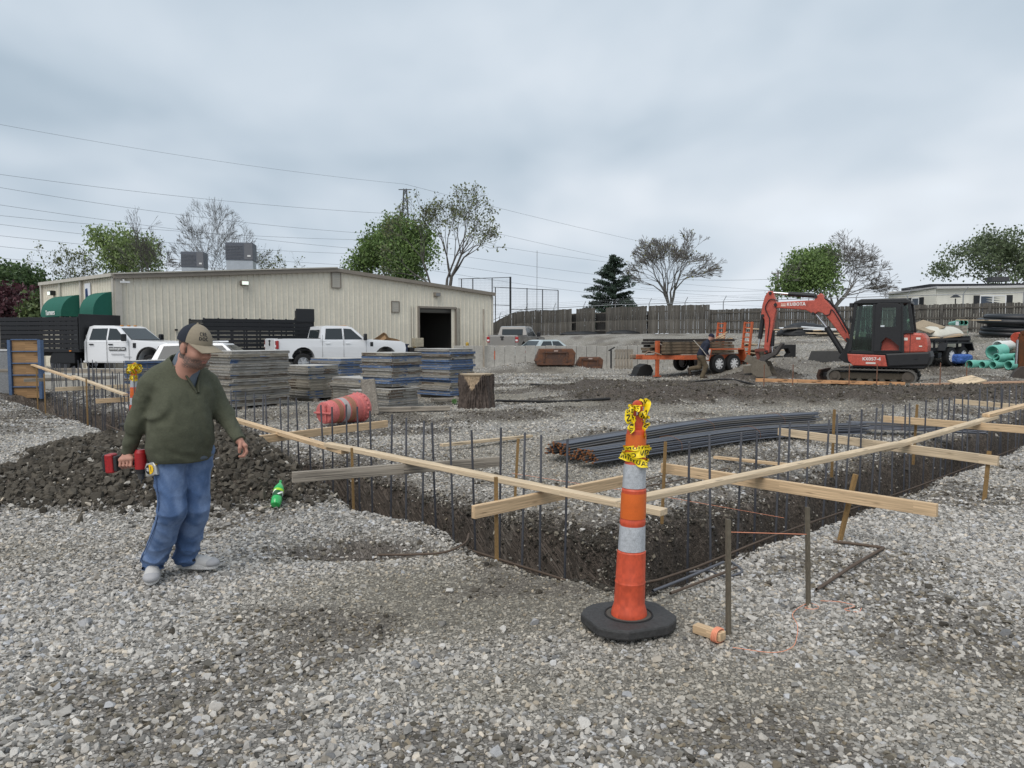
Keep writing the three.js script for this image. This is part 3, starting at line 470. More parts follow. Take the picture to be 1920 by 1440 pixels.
// ---------- green drink bottle ----------
{
  const c = document.createElement('canvas'); c.width = 256; c.height = 128; const x = c.getContext('2d'); x.fillStyle = '#16502c'; x.fillRect(0, 0, 256, 128); x.fillStyle = '#9ed12a'; x.fillRect(0, 0, 256, 40);
  x.strokeStyle = '#f4f4f0'; x.lineWidth = 16; for (const k of [-10, 118]) { x.beginPath(); x.moveTo(k + 20, 110); x.lineTo(k + 60, 40); x.lineTo(k + 75, 85); x.lineTo(k + 125, 22); x.stroke(); } x.fillStyle = '#c8e23a'; x.fillRect(150, 90, 60, 14);
  const lt = new THREE.CanvasTexture(c); lt.colorSpace = THREE.SRGBColorSpace;
  const t = thing('drink_bottle', 'green plastic drink bottle with printed label lying on the gravel', 'bottle', [-2.10, H(-2.10, -6.55) + 0.09, -6.55]);
  t.rotation.set(-0.95, 0.10, 0.0, 'YXZ'); t.scale.setScalar(0.82);
  const pet = phys([0.05, 0.62, 0.16], { roughness: 0.12, transmission: 0.35, thickness: 0, clearcoat: 0.6 });
  obj('bottle_body', crease(lathe([[0, -0.15], [0.03, -0.155], [0.046, -0.15], [0.056, -0.12], [0.0575, -0.06], [0.0545, -0.05], [0.0545, 0.05], [0.0575, 0.06], [0.054, 0.09], [0.035, 0.135], [0.016, 0.165], [0.0135, 0.185], [0, 0.185]], 28), 0.7), pet, t);
  obj('label', new THREE.CylinderGeometry(0.0562, 0.0562, 0.105, 32, 1, true).toNonIndexed(), std([1, 1, 1], { map: lt, roughness: 0.4 }), t);
  obj('cap', cyl(0.0165, 0.0165, 0.02, [0, 0.193, 0]), std([0.05, 0.3, 0.1]), t);
}
// ---------- stacks of concrete form panels ----------
{
  const sideT = (seed, base, blue, rust) => tex(256, (u, v) => {
    const p = fbm(u * 9 + seed, v * 3 + seed * 3, 4), f = fbm(u * 50 + seed, v * 14, 3), st = fbm(u * 12 + seed * 7, v * 2.5, 3), s = 0.6 + 0.8 * f;
    let c = base.map((q) => q * s);
    if (p > 1 - blue + (f - 0.5) * 0.25) c = [0.11 * s, 0.20 * s, 0.40 * s];
    if (st > 1 - rust + (f - 0.5) * 0.2) c = [0.17 * s, 0.125 * s, 0.09 * s];
    if (f > 0.74) c = [0.46, 0.455, 0.44];
    return c;
  });
  const mats = [[2, [0.36, 0.345, 0.31], 0.22, 0.28], [5, [0.33, 0.325, 0.31], 0.34, 0.26], [9, [0.38, 0.345, 0.28], 0.2, 0.34], [14, [0.13, 0.21, 0.38], 0.3, 0.33], [21, [0.24, 0.21, 0.175], 0.3, 0.45], [27, [0.37, 0.36, 0.335], 0.27, 0.28]].map(([s, c, b, r]) => std([0.74, 0.73, 0.72], { map: rep(sideT(s, c, b, r), 0.9, 0.45), roughness: 0.85, bumpMap: rep(bumpT, 1), bumpScale: 0.003 }));
  const ply = std([0.44, 0.40, 0.33], { map: rep(wearT, 0.8), roughness: 0.8 }), plyPale = std([0.62, 0.6, 0.56], { map: rep(wearT, 0.7), roughness: 0.75 });
  const panelGeo = {};
  function geo(w, d) {
    const key = w + 'x' + d; if (panelGeo[key]) return panelGeo[key];
    const rails = []; for (const s of [-1, 1]) { rails.push(bx(w, 0.058, 0.045, [0, 0, s * (d / 2 - 0.0225)], undefined, 0.004), bx(0.045, 0.058, d - 0.094, [s * (w / 2 - 0.0225), 0, 0], undefined, 0.004)); rails.push(bx(w, 0.006, 0.008, [0, 0.026, s * (d / 2 + 0.003)]), bx(0.008, 0.006, d - 0.02, [s * (w / 2 + 0.003), 0.026, 0])); }
    for (let k = -1; k <= 1; k++) rails.push(bx(0.05, 0.04, d - 0.1, [k * w / 4, -0.005, 0]));
    const slots = []; for (let k = 0; k < 6; k++) for (const s of [-1, 1]) { slots.push(bx(0.022, 0.014, 0.006, [(k / 5 - 0.5) * (w - 0.16), -0.004, s * (d / 2 + 0.001)])); slots.push(bx(0.006, 0.014, 0.022, [s * (w / 2 + 0.001), -0.004, (k / 5 - 0.5) * (d - 0.16)])); }
    return panelGeo[key] = { f: ready(rails), p: ready([bx(w - 0.014, 0.013, d - 0.014, [0, 0.0335, 0])]), s: ready(slots) };
  }
  const dark = std([0.22, 0.21, 0.2], { metalness: 0.4, roughness: 0.6 });
  function stack(corner, L1, L2, n, label, group, seed, opt = {}) {
    const rs = rng(seed), th = opt.th ?? 0.9, e1 = [Math.cos(th), -Math.sin(th)], e2 = [-Math.sin(th), -Math.cos(th)], g0 = opt.y0 ?? (H(corner[0], corner[1]) + 0.07);
    const cx = corner[0] + e1[0] * L1 / 2 + e2[0] * L2 / 2, cz = corner[1] + e1[1] * L1 / 2 + e2[1] * L2 / 2;
    for (let k = 0; k < n; k++) {
      const q = geo(L1, L2), t = thing('concrete_form', k === n - 1 ? 'top form of the ' + label : 'flat form stacked in the ' + label, 'form panel', [cx + (rs() - 0.5) * 0.09, g0 + 0.033 + k * 0.0682, cz + (rs() - 0.5) * 0.09], th + (rs() - 0.5) * 0.035, group);
      if (k === n - 1) delete t.userData.group;
      obj('frame', q.f, mats[(opt.blue ?? 0) > rs() ? 3 : [0, 1, 2, 5, 4, 0, 0, 5, 2][Math.floor(rs() * 9)]], t); obj('plywood_face', q.p, k === n - 1 ? plyPale : ply, t); obj('bolts', q.s, dark, t);
    }
    if (!opt.noSkid) for (const s of [0.2, 0.8]) { const px = corner[0] + e1[0] * L1 * s, pz = corner[1] + e1[1] * L1 * s, qx = px + e2[0] * (L2 + 0.1), qz = pz + e2[1] * (L2 + 0.1); tag(obj('skid_timber', bar([px - e2[0] * 0.08, g0 - 0.045, pz - e2[1] * 0.08], [qx, g0 - 0.045, qz], 0.09, 0.088), M.lumberGrey), 'grey timber bearer under the ' + label, 'timber', 'bearers under the ' + label); }
  }
  stack([-6.15, -16.15], 1.5, 0.92, 18, 'broad grey stack right behind the walking man', 'panels in the broad grey stack', 11);
  stack([-5.02, -18.3], 0.92, 1.05, 12, 'low stack with pale flat top', 'panels in the low pale-topped stack', 12);
  stack([-4.62, -19.9], 0.95, 1.3, 14, 'bright blue stack at the back', 'panels in the blue stack at the back', 13, { blue: 0.6 });
  stack([-2.66, -15.95], 0.88, 0.62, 6, 'narrow lower pile on a long timber', 'panels in the narrow lower pile', 14);
  stack([-3.12, -16.3], 0.55, 0.75, 5, 'small low pile next to the leaning grey slab', 'panels in the small low pile', 15);
  stack([-2.64, -16.15], 0.9, 1.02, 11, 'tall stack balanced on two lower piles', 'panels in the stack balanced on piles', 16, { y0: 0.50, noSkid: true, blue: 0.28 });
  stack([-3.45, -17.2], 0.9, 1.25, 8, 'wide low pile behind the red barrel', 'panels in the wide pile behind the barrel', 17);
  stack([-1.61, -19.2], 0.95, 1.25, 18, 'tall blue and brown stack beside the stump', 'panels in the tall stack by the stump', 18, { blue: 0.34 });
  stack([-7.75, -17.6], 0.9, 0.9, 15, 'stack partly hidden behind the man\'s head', 'panels in the stack behind the cap', 19);
  stack([-9.85, -19.4], 1.1, 0.7, 13, 'blue stack behind the man\'s shoulder', 'panels in the stack behind the shoulder', 20, { blue: 0.7 });
  tag(obj('timber', bar([-3.0, 0.06, -15.6], [-1.35, 0.06, -16.0], 0.14, 0.1, undefined, 0.008), M.lumberGrey), 'long grey timber lying under the narrow panel pile', 'timber');
  tag(obj('timber', bar([-1.95, 0.07, -18.0], [-1.3, 0.05, -18.4], 0.16, 0.08, undefined, 0.008), M.lumberGrey), 'short grey timber on the ground before the tall blue and brown stack', 'timber');
  const sl = obj('stone_slab', xf(new RoundedBoxGeometry(0.30, 0.76, 0.09, 3, 0.035), [-2.93, 0.36, -15.2], [-0.22, 0.35, 0.16]), std([0.40, 0.36, 0.31], { map: rep(concT, 1), roughness: 0.95, bumpMap: rep(bumpT, 2), bumpScale: 0.02 })); tag(sl, 'flat grey-brown slab leaning between the red barrel and the panels', 'slab');
}
// ---------- red traffic drum lying on its side ----------
{
  const red = std([0.78, 0.205, 0.19], { map: rep(wearT, 1.2), roughness: 0.5 }), brown = std([0.46, 0.20, 0.11], { map: rep(wearT, 2), roughness: 0.5 }), white = std([0.56, 0.50, 0.48], { map: rep(wearT, 2), roughness: 0.5 });
  const t = thing('traffic_drum', 'faded red traffic drum with white and brown bands lying on its side', 'traffic drum', [-3.12, H(-3.1, -13.6) + 0.265, -13.62]);
  t.rotation.set(1.60, -0.55, 0, 'YXZ');
  const prof = [[0, 0.50], [0.17, 0.50], [0.192, 0.492], [0.2, 0.475], [0.204, 0.32], [0.212, 0.315], [0.214, 0.17], [0.225, 0.165], [0.228, 0.03], [0.238, 0.025], [0.24, -0.12], [0.25, -0.125], [0.254, -0.28], [0.272, -0.29], [0.284, -0.42], [0.275, -0.46], [0.0, -0.455]];
  obj('drum_body', crease(lathe(prof, 48), 0.5), red, t);
  const band = (y0, y1, r, m) => obj('reflective_band', lathe([[r - 0.006, y0], [r, y0 + 0.002], [r + 0.003, y1 - 0.002], [r - 0.006, y1]].map(([a, b]) => [a, b]), 48), m, t);
  band(0.305, 0.20, 0.2165, brown); band(0.155, 0.04, 0.230, white); band(0.015, -0.11, 0.2415, brown); band(-0.135, -0.2, 0.2555, red);
  obj('handle_ridge', [bx(0.42, 0.05, 0.035, [0, 0.515, 0], undefined, 0.012), bx(0.035, 0.04, 0.3, [0.07, 0.512, 0], undefined, 0.012)], red, t);
  const sc = []; for (let k = 0; k < 20; k++) { const a = k / 20 * 6.283; sc.push(xf(new THREE.SphereGeometry(0.032, 8, 6).toNonIndexed(), [Math.cos(a) * 0.27, -0.38, Math.sin(a) * 0.27])); }
  obj('scalloped_rim', sc, red, t);
}
// ---------- tree stump ----------
{
  const n = 200, m = 40, pos = [], col = [], idx = [], hgt = 0.78, rs = rng(8);
  const bark = (a, y) => { const r = fbm(a * 9 + 3, y * 2.2, 4), g = Math.abs(vn(a * 14 + Math.sin(y * 6) * 0.4, y * 1.5) - 0.5) * 2; return 0.375 + 0.045 * (r - 0.5) + 0.085 * g - 0.045 + 0.035 * Math.pow(1 - y / hgt, 3); };
  for (let j = 0; j <= m; j++) for (let i = 0; i <= n; i++) {
    const a = (i % n) / n * 2 * Math.PI, y = j / m * hgt, ai = (i % n) / n * 6, cut = Math.abs(((a - 1.95 + 3.1416) % 6.2832) - 3.1416) * 1.0, notch = cut < 0.62 * (y / hgt - 0.55) / 0.45 + 0.08 * (vn(a * 9, y * 20) - 0.5);
    const g = Math.abs(vn(ai * 14 + Math.sin(y * 6) * 0.4, y * 1.5) - 0.5) * 2, k = notch ? 0.345 : bark(ai, y);
    pos.push(Math.cos(a) * k, y + (j === m ? 0.012 * Math.sin(a * 2) : 0), Math.sin(a) * k);
    const f = 0.6 + 0.8 * vn(a * 30, y * 30), c = notch ? [0.36 * f, 0.27 * f, 0.18 * f] : [0.085 * f, 0.066 * f, 0.056 * f]; col.push(...c);
  }
  for (let j = 0; j < m; j++) for (let i = 0; i < n; i++) { const a = j * (n + 1) + i, b = a + 1, c = a + n + 1, d = c + 1; idx.push(a, c, b, b, c, d); }
  const g = new THREE.BufferGeometry(); g.setAttribute('position', new THREE.Float32BufferAttribute(pos, 3)); g.setAttribute('color', new THREE.Float32BufferAttribute(col, 3)); g.setIndex(idx); g.computeVertexNormals();
  const t = thing('tree_stump', 'dark barked tree stump with pale sawn top beside the panel stacks', 'stump', [-0.80, H(-0.8, -16.5) - 0.03, -16.55], 0.15);
  obj('bark', g, std([1, 1, 1], { vertexColors: true, roughness: 1, bumpMap: rep(bumpT, 2), bumpScale: 0.01 }), t);
  const rings = tex(128, (u, v) => { const q = Math.hypot(u - 0.5, v - 0.45) * 26 + fbm(u * 6, v * 6, 3), s = 0.75 + 0.2 * Math.sin(q * 6.28) * 0.5; return [0.56 * s, 0.44 * s, 0.30 * s]; });
  obj('sawn_top', new THREE.CylinderGeometry(0.375, 0.36, 0.03, 40).translate(0, hgt - 0.008, 0).toNonIndexed(), std([1, 1, 1], { map: rings, roughness: 0.9 }), t);
}
// ---------- upright form, bucket, post and slab edge at the far end ----------
{
  const blueS = std([0.10, 0.17, 0.31], { map: rep(wearT, 2), roughness: 0.6, metalness: 0.1 }), plyO = std([0.40, 0.24, 0.115], { map: rep(grainT, 1, 0.6), roughness: 0.8 });
  const t = thing('wall_form', 'upright concrete form with blue side rails and brown plywood facing', 'concrete form', [-13.38, H(-13.4, -20.3) - 0.02, -20.35], 0.06);
  for (const s of [-1, 1]) obj('side_rail', bx(0.085, 1.62, 0.16, [s * 0.40, 0.81, 0], undefined, 0.005), blueS, t);
  for (let k = 0; k < 5; k++) { obj('plywood_face', bx(0.70, 0.295, 0.03, [0, 0.17 + k * 0.325, 0.0]), plyO, t); obj('cross_rail', bx(0.70, 0.028, 0.12, [0, 0.333 + k * 0.325, 0]), blueS, t); }
  const t2 = thing('wall_form', 'grey steel form leaning behind the blue and plywood one', 'concrete form', [-14.25, H(-14, -20.8), -20.85], 0.1);
  obj('sheet', bx(0.6, 1.2, 0.06, [0, 0.6, 0], undefined, 0.005), std([0.30, 0.31, 0.32], { map: wearT, roughness: 0.6 }), t2); obj('cap_rail', bx(0.64, 0.05, 0.1, [0, 1.225, 0]), std([0.55, 0.55, 0.55]), t2);
  tag(obj('wooden_post', bx(0.10, 3.0, 0.09, [-15.0, 1.2, -21.6]), M.lumberGrey), 'tall wooden post beside the upright forms', 'post');
  const b = thing('bucket', 'tipped white bucket with green rim by the upright forms', 'bucket', [-13.93, H(-13.9, -19.6) + 0.21, -19.6]); b.rotation.set(0.5, 0.3, 0.28);
  obj('pail', crease(lathe([[0, -0.19], [0.13, -0.19], [0.135, -0.18], [0.155, 0.19], [0.15, 0.19], [0.125, -0.17], [0, -0.17]], 28), 0.6), std([0.66, 0.68, 0.63], { map: wearT, roughness: 0.5 }), b);
  obj('rim', new THREE.TorusGeometry(0.157, 0.013, 8, 28).rotateX(Math.PI / 2).translate(0, 0.185, 0).toNonIndexed(), std([0.03, 0.22, 0.10]), b); obj('wire_handle', tube([[-0.15, 0.14, 0], [-0.13, 0.05, 0.13], [0, 0.0, 0.18], [0.13, 0.05, 0.13], [0.15, 0.14, 0]], 0.004, 5), M.chrome, b);
}
// ---------- people ----------
const skinM = std([1, 1, 1], { vertexColors: true, roughness: 0.62, bumpMap: rep(fineB, 6), bumpScale: 0.0006 });
function colorBy(g, fn) { const p = g.attributes.position, c = new Float32Array(p.count * 3); for (let i = 0; i < p.count; i++) c.set(fn(p.getX(i), p.getY(i), p.getZ(i)), i * 3); g.setAttribute('color', new THREE.BufferAttribute(c, 3)); return g; }
const SK = [0.43, 0.225, 0.165];
function chain(pts, rad, k = 0.012) { const l = []; for (let i = 0; i < pts.length - 1; i++) l.push(cap(pts[i], pts[i + 1], rad[i], rad[i + 1])); return uni(l, k); }
function headGeo(cell, beard = true) {
  const parts = uni([ell([0, 0.03, -0.012], [0.078, 0.097, 0.1]), ell([0, -0.03, 0.03], [0.066, 0.088, 0.07]), ell([0, -0.095, 0.05], [0.042, 0.03, 0.038]), ell([0, -0.1, 0.0], [0.062, 0.045, 0.06]), ell([0.04, -0.035, 0.06], [0.03, 0.03, 0.032]), ell([-0.04, -0.035, 0.06], [0.03, 0.03, 0.032]), ell([0, 0.026, 0.08], [0.052, 0.013, 0.022])], 0.03);
  const nose = uni([cap([0, 0.012, 0.093], [0, -0.03, 0.118], 0.009, 0.014), ell([0.012, -0.036, 0.105], [0.011, 0.009, 0.012]), ell([-0.012, -0.036, 0.105], [0.011, 0.009, 0.012])], 0.012);
  const ears = [1, -1].map((s) => uni([ell([s * 0.082, -0.002, -0.018], [0.011, 0.034, 0.021]), ell([s * 0.079, -0.03, -0.01], [0.009, 0.013, 0.011])], 0.01));
  const lips = uni([ell([0, -0.066, 0.096], [0.024, 0.006, 0.009]), ell([0, -0.077, 0.092], [0.021, 0.007, 0.009])], 0.006);
  const neck = cap([0, -0.06, -0.02], [0, -0.2, -0.055], 0.064, 0.078);
  const f = (x, y, z) => { let d = smin(parts(x, y, z), nose(x, y, z), 0.012); d = smin(d, lips(x, y, z), 0.008); d = smin(d, neck(x, y, z), 0.03); for (const s of [1, -1]) d = Math.max(d, -(Math.hypot(x - s * 0.031, (y - 0.006) * 1.35, z - 0.103) - 0.015)); d = smin(d, Math.min(ears[0](x, y, z), ears[1](x, y, z)), 0.006); return d; };
  const g = nets(f, [-0.115, -0.22, -0.15], [0.115, 0.15, 0.15], cell);
  return colorBy(g, (x, y, z) => {
    const n = vn(x * 400, y * 400 + z * 300), m = fbm(x * 30 + 5, y * 30 + z * 20, 3);
    let c = [SK[0] * (0.9 + 0.2 * m), SK[1] * (0.88 + 0.2 * m), SK[2] * (0.88 + 0.2 * m)];
    const bd = beard ? sst(-0.035 - 0.02 * sst(0.05, 0.02, Math.abs(x)), -0.065, y) * sst(-0.03, 0.01, z) * sst(-0.135, -0.115, y) : 0;
    if (bd && n > 0.2 && !(Math.abs(x) < 0.02 && Math.abs(y + 0.072) < 0.009 && z > 0.09)) c = c.map((q, i) => mix(q, [0.085, 0.07, 0.062][i], 0.80 * bd));
    if (z < -0.005 + (y > -0.03 ? 0.02 : 0) && y > -0.075 && Math.abs(x) < 0.079 && n > 0.15) c = [0.075, 0.055, 0.045];
    if (Math.abs(x) < 0.024 && Math.abs(y + 0.071) < 0.008 && z > 0.085) c = [0.36, 0.15, 0.125];
    return c;
  });
}
function handGeo(knuckles, fingers, thumb, wrist, cell) {
  const l = []; const W = wrist; knuckles.forEach((k) => l.push(cap(W, k, 0.020, 0.0125))); for (let i = 0; i < 3; i++) l.push(cap(knuckles[i], knuckles[i + 1], 0.0125, 0.0125));
  const palm = uni(l, 0.014), fs = fingers.map((f) => chain(f, [0.0098, 0.0092, 0.0084, 0.0074].slice(0, f.length), 0.004)), th = chain(thumb, [0.0135, 0.0115, 0.0095], 0.006);
  const f = (x, y, z) => { let d = palm(x, y, z); let m = 1e9; for (const q of fs) m = Math.min(m, q(x, y, z)); d = smin(d, m, 0.005); return smin(d, th(x, y, z), 0.008); };
  const all = [W, ...knuckles, ...fingers.flat(), ...thumb], lo = [0, 1, 2].map((k) => Math.min(...all.map((p) => p[k])) - 0.03), hi = [0, 1, 2].map((k) => Math.max(...all.map((p) => p[k])) + 0.03);
  return colorBy(nets(f, lo, hi, cell), (x, y, z) => { const m = fbm(x * 60, y * 60 + z * 40, 3); return [SK[0] * (0.85 + 0.3 * m), SK[1] * (0.8 + 0.3 * m), SK[2] * (0.8 + 0.3 * m)]; });
}
{
  const phi = 0.85, X0 = -2.187, Z0 = -4.87, root = thing('person', 'man in olive sweater, blue jeans and tan cap walking with a red drill', 'person', [X0, 0.015, Z0], phi);
  const cp = Math.cos(phi), sp = Math.sin(phi), w2b = (x, y, z) => [x * cp - z * sp, y, x * sp + z * cp];
  const J = { hipR: [-0.092, 0.80, 0.0], hipL: [0.078, 0.80, 0.02], kneeR: [-0.115, 0.465, 0.085], kneeL: [0.055, 0.43, 0.045], ankR: [-0.165, 0.095, -0.11], ankL: [0.035, 0.075, -0.085], shR: [-0.185, 1.275, -0.035], elR: [-0.252, 1.03, -0.095], wrR: w2b(-0.312, 0.835, 0.095), shL: [0.185, 1.275, 0.0], elL: [0.245, 1.055, 0.11], wrL: w2b(0.378, 0.905, 0.0) };
  // skin: one body under the clothes with detailed head and hands
  const inner = uni([ell([0, 1.15, 0.0], [0.18, 0.27, 0.12]), ell([0, 0.95, 0.03], [0.165, 0.2, 0.14]), ell([0, 0.82, 0.0], [0.15, 0.11, 0.11]), cap(J.hipR, J.kneeR, 0.075, 0.055), cap(J.kneeR, J.ankR, 0.055, 0.04), cap(J.hipL, J.kneeL, 0.075, 0.055), cap(J.kneeL, J.ankL, 0.055, 0.04), cap(J.shR, J.elR, 0.05, 0.042), cap(J.elR, J.wrR, 0.042, 0.03), cap(J.shL, J.elL, 0.05, 0.042), cap(J.elL, J.wrL, 0.042, 0.03), cap([0, 1.25, 0], [0.01, 1.44, 0.09], 0.085, 0.068)], 0.05);
  const bodyG = colorBy(nets(inner, [-0.42, 0.0, -0.22], [0.42, 1.5, 0.36], 0.017), () => SK);
  const hm = new THREE.Matrix4().compose(V3(0.028, 1.515, 0.15), new THREE.Quaternion().setFromEuler(new THREE.Euler(0.24, 0.36, 0, 'YXZ')), V3(1.0, 1.0, 1.0));
  const head = headGeo(0.0042).applyMatrix4(hm);
  const rk = [-0.342, -0.319, -0.296, -0.273], rh = handGeo(rk.map((x) => w2b(x, 0.797 + (x + 0.3) * 0.1, 0.133)), rk.map((x, i) => [w2b(x, 0.795, 0.134), w2b(x + 0.002, 0.757, 0.147), w2b(x + 0.004, 0.738 + 0.003 * i, 0.122), w2b(x + 0.004, 0.748, 0.098)]), [w2b(-0.272, 0.822, 0.095), w2b(-0.252, 0.80, 0.068), w2b(-0.262, 0.768, 0.066)], w2b(-0.314, 0.838, 0.097), 0.004);
  const lk = [[0.425, 0.868, 0.025], [0.417, 0.862, 0.005], [0.406, 0.858, -0.013], [0.394, 0.858, -0.03]];
  const lh = handGeo(lk.map((p) => w2b(...p)), lk.map(([x, y, z], i) => [w2b(x, y, z), w2b(x + 0.012, y - 0.038 - 0.003 * (1.5 - Math.abs(i - 1.5)), z + 0.006), w2b(x - 0.004, y - 0.064, z + 0.012), w2b(x - 0.026, y - 0.067, z + 0.012)]), [w2b(0.396, 0.888, 0.03), w2b(0.40, 0.858, 0.054), w2b(0.396, 0.83, 0.052)], w2b(0.378, 0.90, 0.002), 0.004);
  obj('body', [bodyG, head, rh, lh], skinM, root);
  const eyes = []; for (const s of [-1, 1]) eyes.push(paint(new THREE.SphereGeometry(0.0115, 12, 8).translate(s * 0.031, 0.004, 0.083), [0.55, 0.52, 0.5]), paint(new THREE.SphereGeometry(0.006, 10, 8).translate(s * 0.031, 0.001, 0.0905), [0.03, 0.02, 0.015])); obj('eyes', eyes.map((g) => g.applyMatrix4(hm)), std([1, 1, 1], { vertexColors: true, roughness: 0.2 }), root);
  // olive sweater
  const sl = (a, b, ra, rb) => { const f = cap(a, b, ra, rb), d = [b[0] - a[0], b[1] - a[1], b[2] - a[2]], L = Math.hypot(...d); return (x, y, z) => { const t = ((x - a[0]) * d[0] + (y - a[1]) * d[1] + (z - a[2]) * d[2]) / L; return f(x, y, z) + 0.0040 * Math.sin(t * 80 + vn(x * 14, y * 11 + z * 16) * 11) * sst(-0.1, 0.1, t) * (0.3 + vn(x * 9 + 4, y * 7 + z * 5)) + 0.010 * (fbm(x * 25, y * 25 + z * 18, 2) - 0.5); }; };
  const torso = uni([ell([-0.015, 1.195, -0.012], [0.20, 0.22, 0.145]), ell([-0.03, 1.0, 0.045], [0.203, 0.235, 0.185]), ell([-0.025, 0.85, 0.01], [0.198, 0.27, 0.168]), cap([-0.13, 1.315, -0.03], [0.13, 1.315, -0.01], 0.072, 0.072), ell([0.085, 1.19, 0.085], [0.1, 0.085, 0.075]), ell([-0.085, 1.19, 0.085], [0.1, 0.085, 0.075]), cap([0, 1.32, -0.02], [0.01, 1.40, 0.02], 0.115, 0.088)], 0.075);
  const arms = uni([sl(J.shR, J.elR, 0.072, 0.058), sl(J.elR, J.wrR, 0.057, 0.042), sl(J.shL, J.elL, 0.072, 0.058), sl(J.elL, J.wrL, 0.057, 0.042)], 0.04);
  const sweater = (x, y, z) => {
    const fold = 0.030 * (fbm(Math.atan2(x, z) * 2.2 + y * 3.0 + 7, y * 7, 3) - 0.5) * sst(1.32, 1.18, y) + 0.006 * Math.sin(y * 60 + x * 26 + vn(x * 9, y * 9) * 6) * sst(0.92, 0.80, y) * 0.6 + 0.010 * Math.sin((y * 0.8 + Math.abs(x + 0.02) * 1.1) * 42 + vn(x * 8, y * 8) * 4) * sst(0.13, 0.2, Math.abs(x)) * sst(1.3, 1.2, y) * sst(0.98, 1.08, y);
    let d = smin(Math.max(torso(x, y, z) + fold, 0.772 - 0.02 * x - y), arms(x, y, z), 0.03);
    for (const [w, e] of [[J.wrR, J.elR], [J.wrL, J.elL]]) { const v = [w[0] - e[0], w[1] - e[1], w[2] - e[2]], L = Math.hypot(...v), t = ((x - w[0]) * v[0] + (y - w[1]) * v[1] + (z - w[2]) * v[2]) / L; if (Math.hypot(x - w[0], y - w[1], z - w[2]) < 0.14) d = Math.max(d, t - 0.008); }
    const nk = cap([0, 1.375, 0.03], [0.03, 1.55, 0.1], 0.078, 0.12)(x, y, z); d = Math.max(d, -nk);
    const vv = cap([0.028, 1.20, 0.16], [0.028, 1.40, 0.10], 0.004, 0.06)(x, y, z); d = Math.max(d, -vv);
    return d;
  };
  const knit = std([0.105, 0.112, 0.076], { map: rep(tex(128, (u, v) => { const s = 0.82 + 0.25 * (fbm(u * 20, v * 20, 3, 20) - 0.5) + 0.14 * (Math.sin(u * 6.283 * 40) * 0.5) * Math.sin(v * 6.283 * 32); return [s, s, s * 0.97]; }), 6), roughness: 0.95, bumpMap: rep(fineB, 10), bumpScale: 0.003 });
  obj('sweater', nets(sweater, [-0.44, 0.74, -0.26], [0.44, 1.5, 0.37], 0.008), knit, root);
  obj('collar_placket', [tube([[-0.045, 1.385, 0.105], [-0.008, 1.30, 0.148], [0.022, 1.225, 0.178]], 0.008, 6), tube([[0.09, 1.375, 0.09], [0.058, 1.30, 0.135], [0.034, 1.225, 0.176]], 0.008, 6)], knit, root);
  obj('undershirt', nets(uni([cap([0, 1.30, 0.015], [0.018, 1.425, 0.065], 0.098, 0.083), cap([0.02, 1.25, 0.10], [0.02, 1.36, 0.085], 0.03, 0.055), ell([0, 0.80, 0.02], [0.19, 0.05, 0.155])], 0.03), [-0.22, 0.72, -0.2], [0.22, 1.5, 0.22], 0.011), std([0.13, 0.16, 0.20], { roughness: 0.95, map: rep(softT, 4) }), root);
  // jeans
  const leg = (h, k, a, sd) => { const th = cap(h, k, 0.110, 0.086), sh = cap(k, a, 0.085, 0.080); return (x, y, z) => { const w = Math.exp(-Math.pow((y - k[1]) / 0.11, 2)), c = sst(0.30, 0.10, y); const rg = (q) => Math.pow(Math.abs(Math.sin(q)), 0.6) - 0.6; const fold = 0.012 * (1 - w) * rg(y * 15 + x * 13 + z * 6 + sd + vn(x * 9 + sd, y * 6) * 4) + 0.007 * w * rg(y * 26 + z * 14 + vn(x * 11, y * 8 + sd) * 4) + 0.014 * c * rg(y * 36 + vn(x * 10 + sd, z * 10) * 4); return smin(th(x, y, z), sh(x, y, z), 0.03) + fold * 1.25 + 0.006 * (fbm(x * 18, y * 14 + z * 10, 2) - 0.5); }; };
  const lr = leg(J.hipR, J.kneeR, J.ankR, 1), ll = leg(J.hipL, J.kneeL, J.ankL, 4), pel = uni([ell([0, 0.835, 0.0], [0.185, 0.10, 0.150]), ell([-0.06, 0.79, -0.06], [0.11, 0.11, 0.1]), ell([0.07, 0.79, -0.05], [0.11, 0.11, 0.1])], 0.06);
  const jeansF = (x, y, z) => { let d = smin(pel(x, y, z), smin(lr(x, y, z), ll(x, y, z), 0.012), 0.05); d = Math.max(d, y - 0.885); for (const a of [J.ankR, J.ankL]) if (Math.hypot(x - a[0], z - a[2]) < 0.17) d = Math.max(d, (a[1] - 0.04) - y); return d; };
  const jg = colorBy(nets(jeansF, [-0.28, 0.0, -0.27], [0.3, 0.92, 0.31], 0.008), (x, y, z) => { const n = fbm(x * 11 + 2, y * 8 + z * 9, 5), k = sst(0.3, 0.68, n), f = 0.9 + 0.2 * vn(x * 300, y * 300); return [mix(0.062, 0.145, k) * f, mix(0.115, 0.215, k) * f, mix(0.24, 0.37, k) * f]; });
  const jeans = obj('jeans', jg, std([1.1, 1.1, 1.1], { vertexColors: true, map: rep(softT, 5), roughness: 0.95, bumpMap: rep(fineB, 9), bumpScale: 0.001 }), root);
  obj('side_seam', [[J.hipR, J.kneeR, J.ankR]].map(([h, k, a]) => tube([[h[0] - 0.118, h[1], h[2] + 0.02], [k[0] - 0.092, k[1], k[2] + 0.0], [a[0] - 0.086, a[1] + 0.02, a[2]]], 0.0035, 5, 30)), std([0.05, 0.09, 0.19]), jeans);
  // shoes
  const shoeM = std([0.56, 0.55, 0.54], { map: rep(softT, 5), roughness: 0.7 }), soleM = std([0.78, 0.77, 0.75], { map: rep(wearT, 4), roughness: 0.7 });
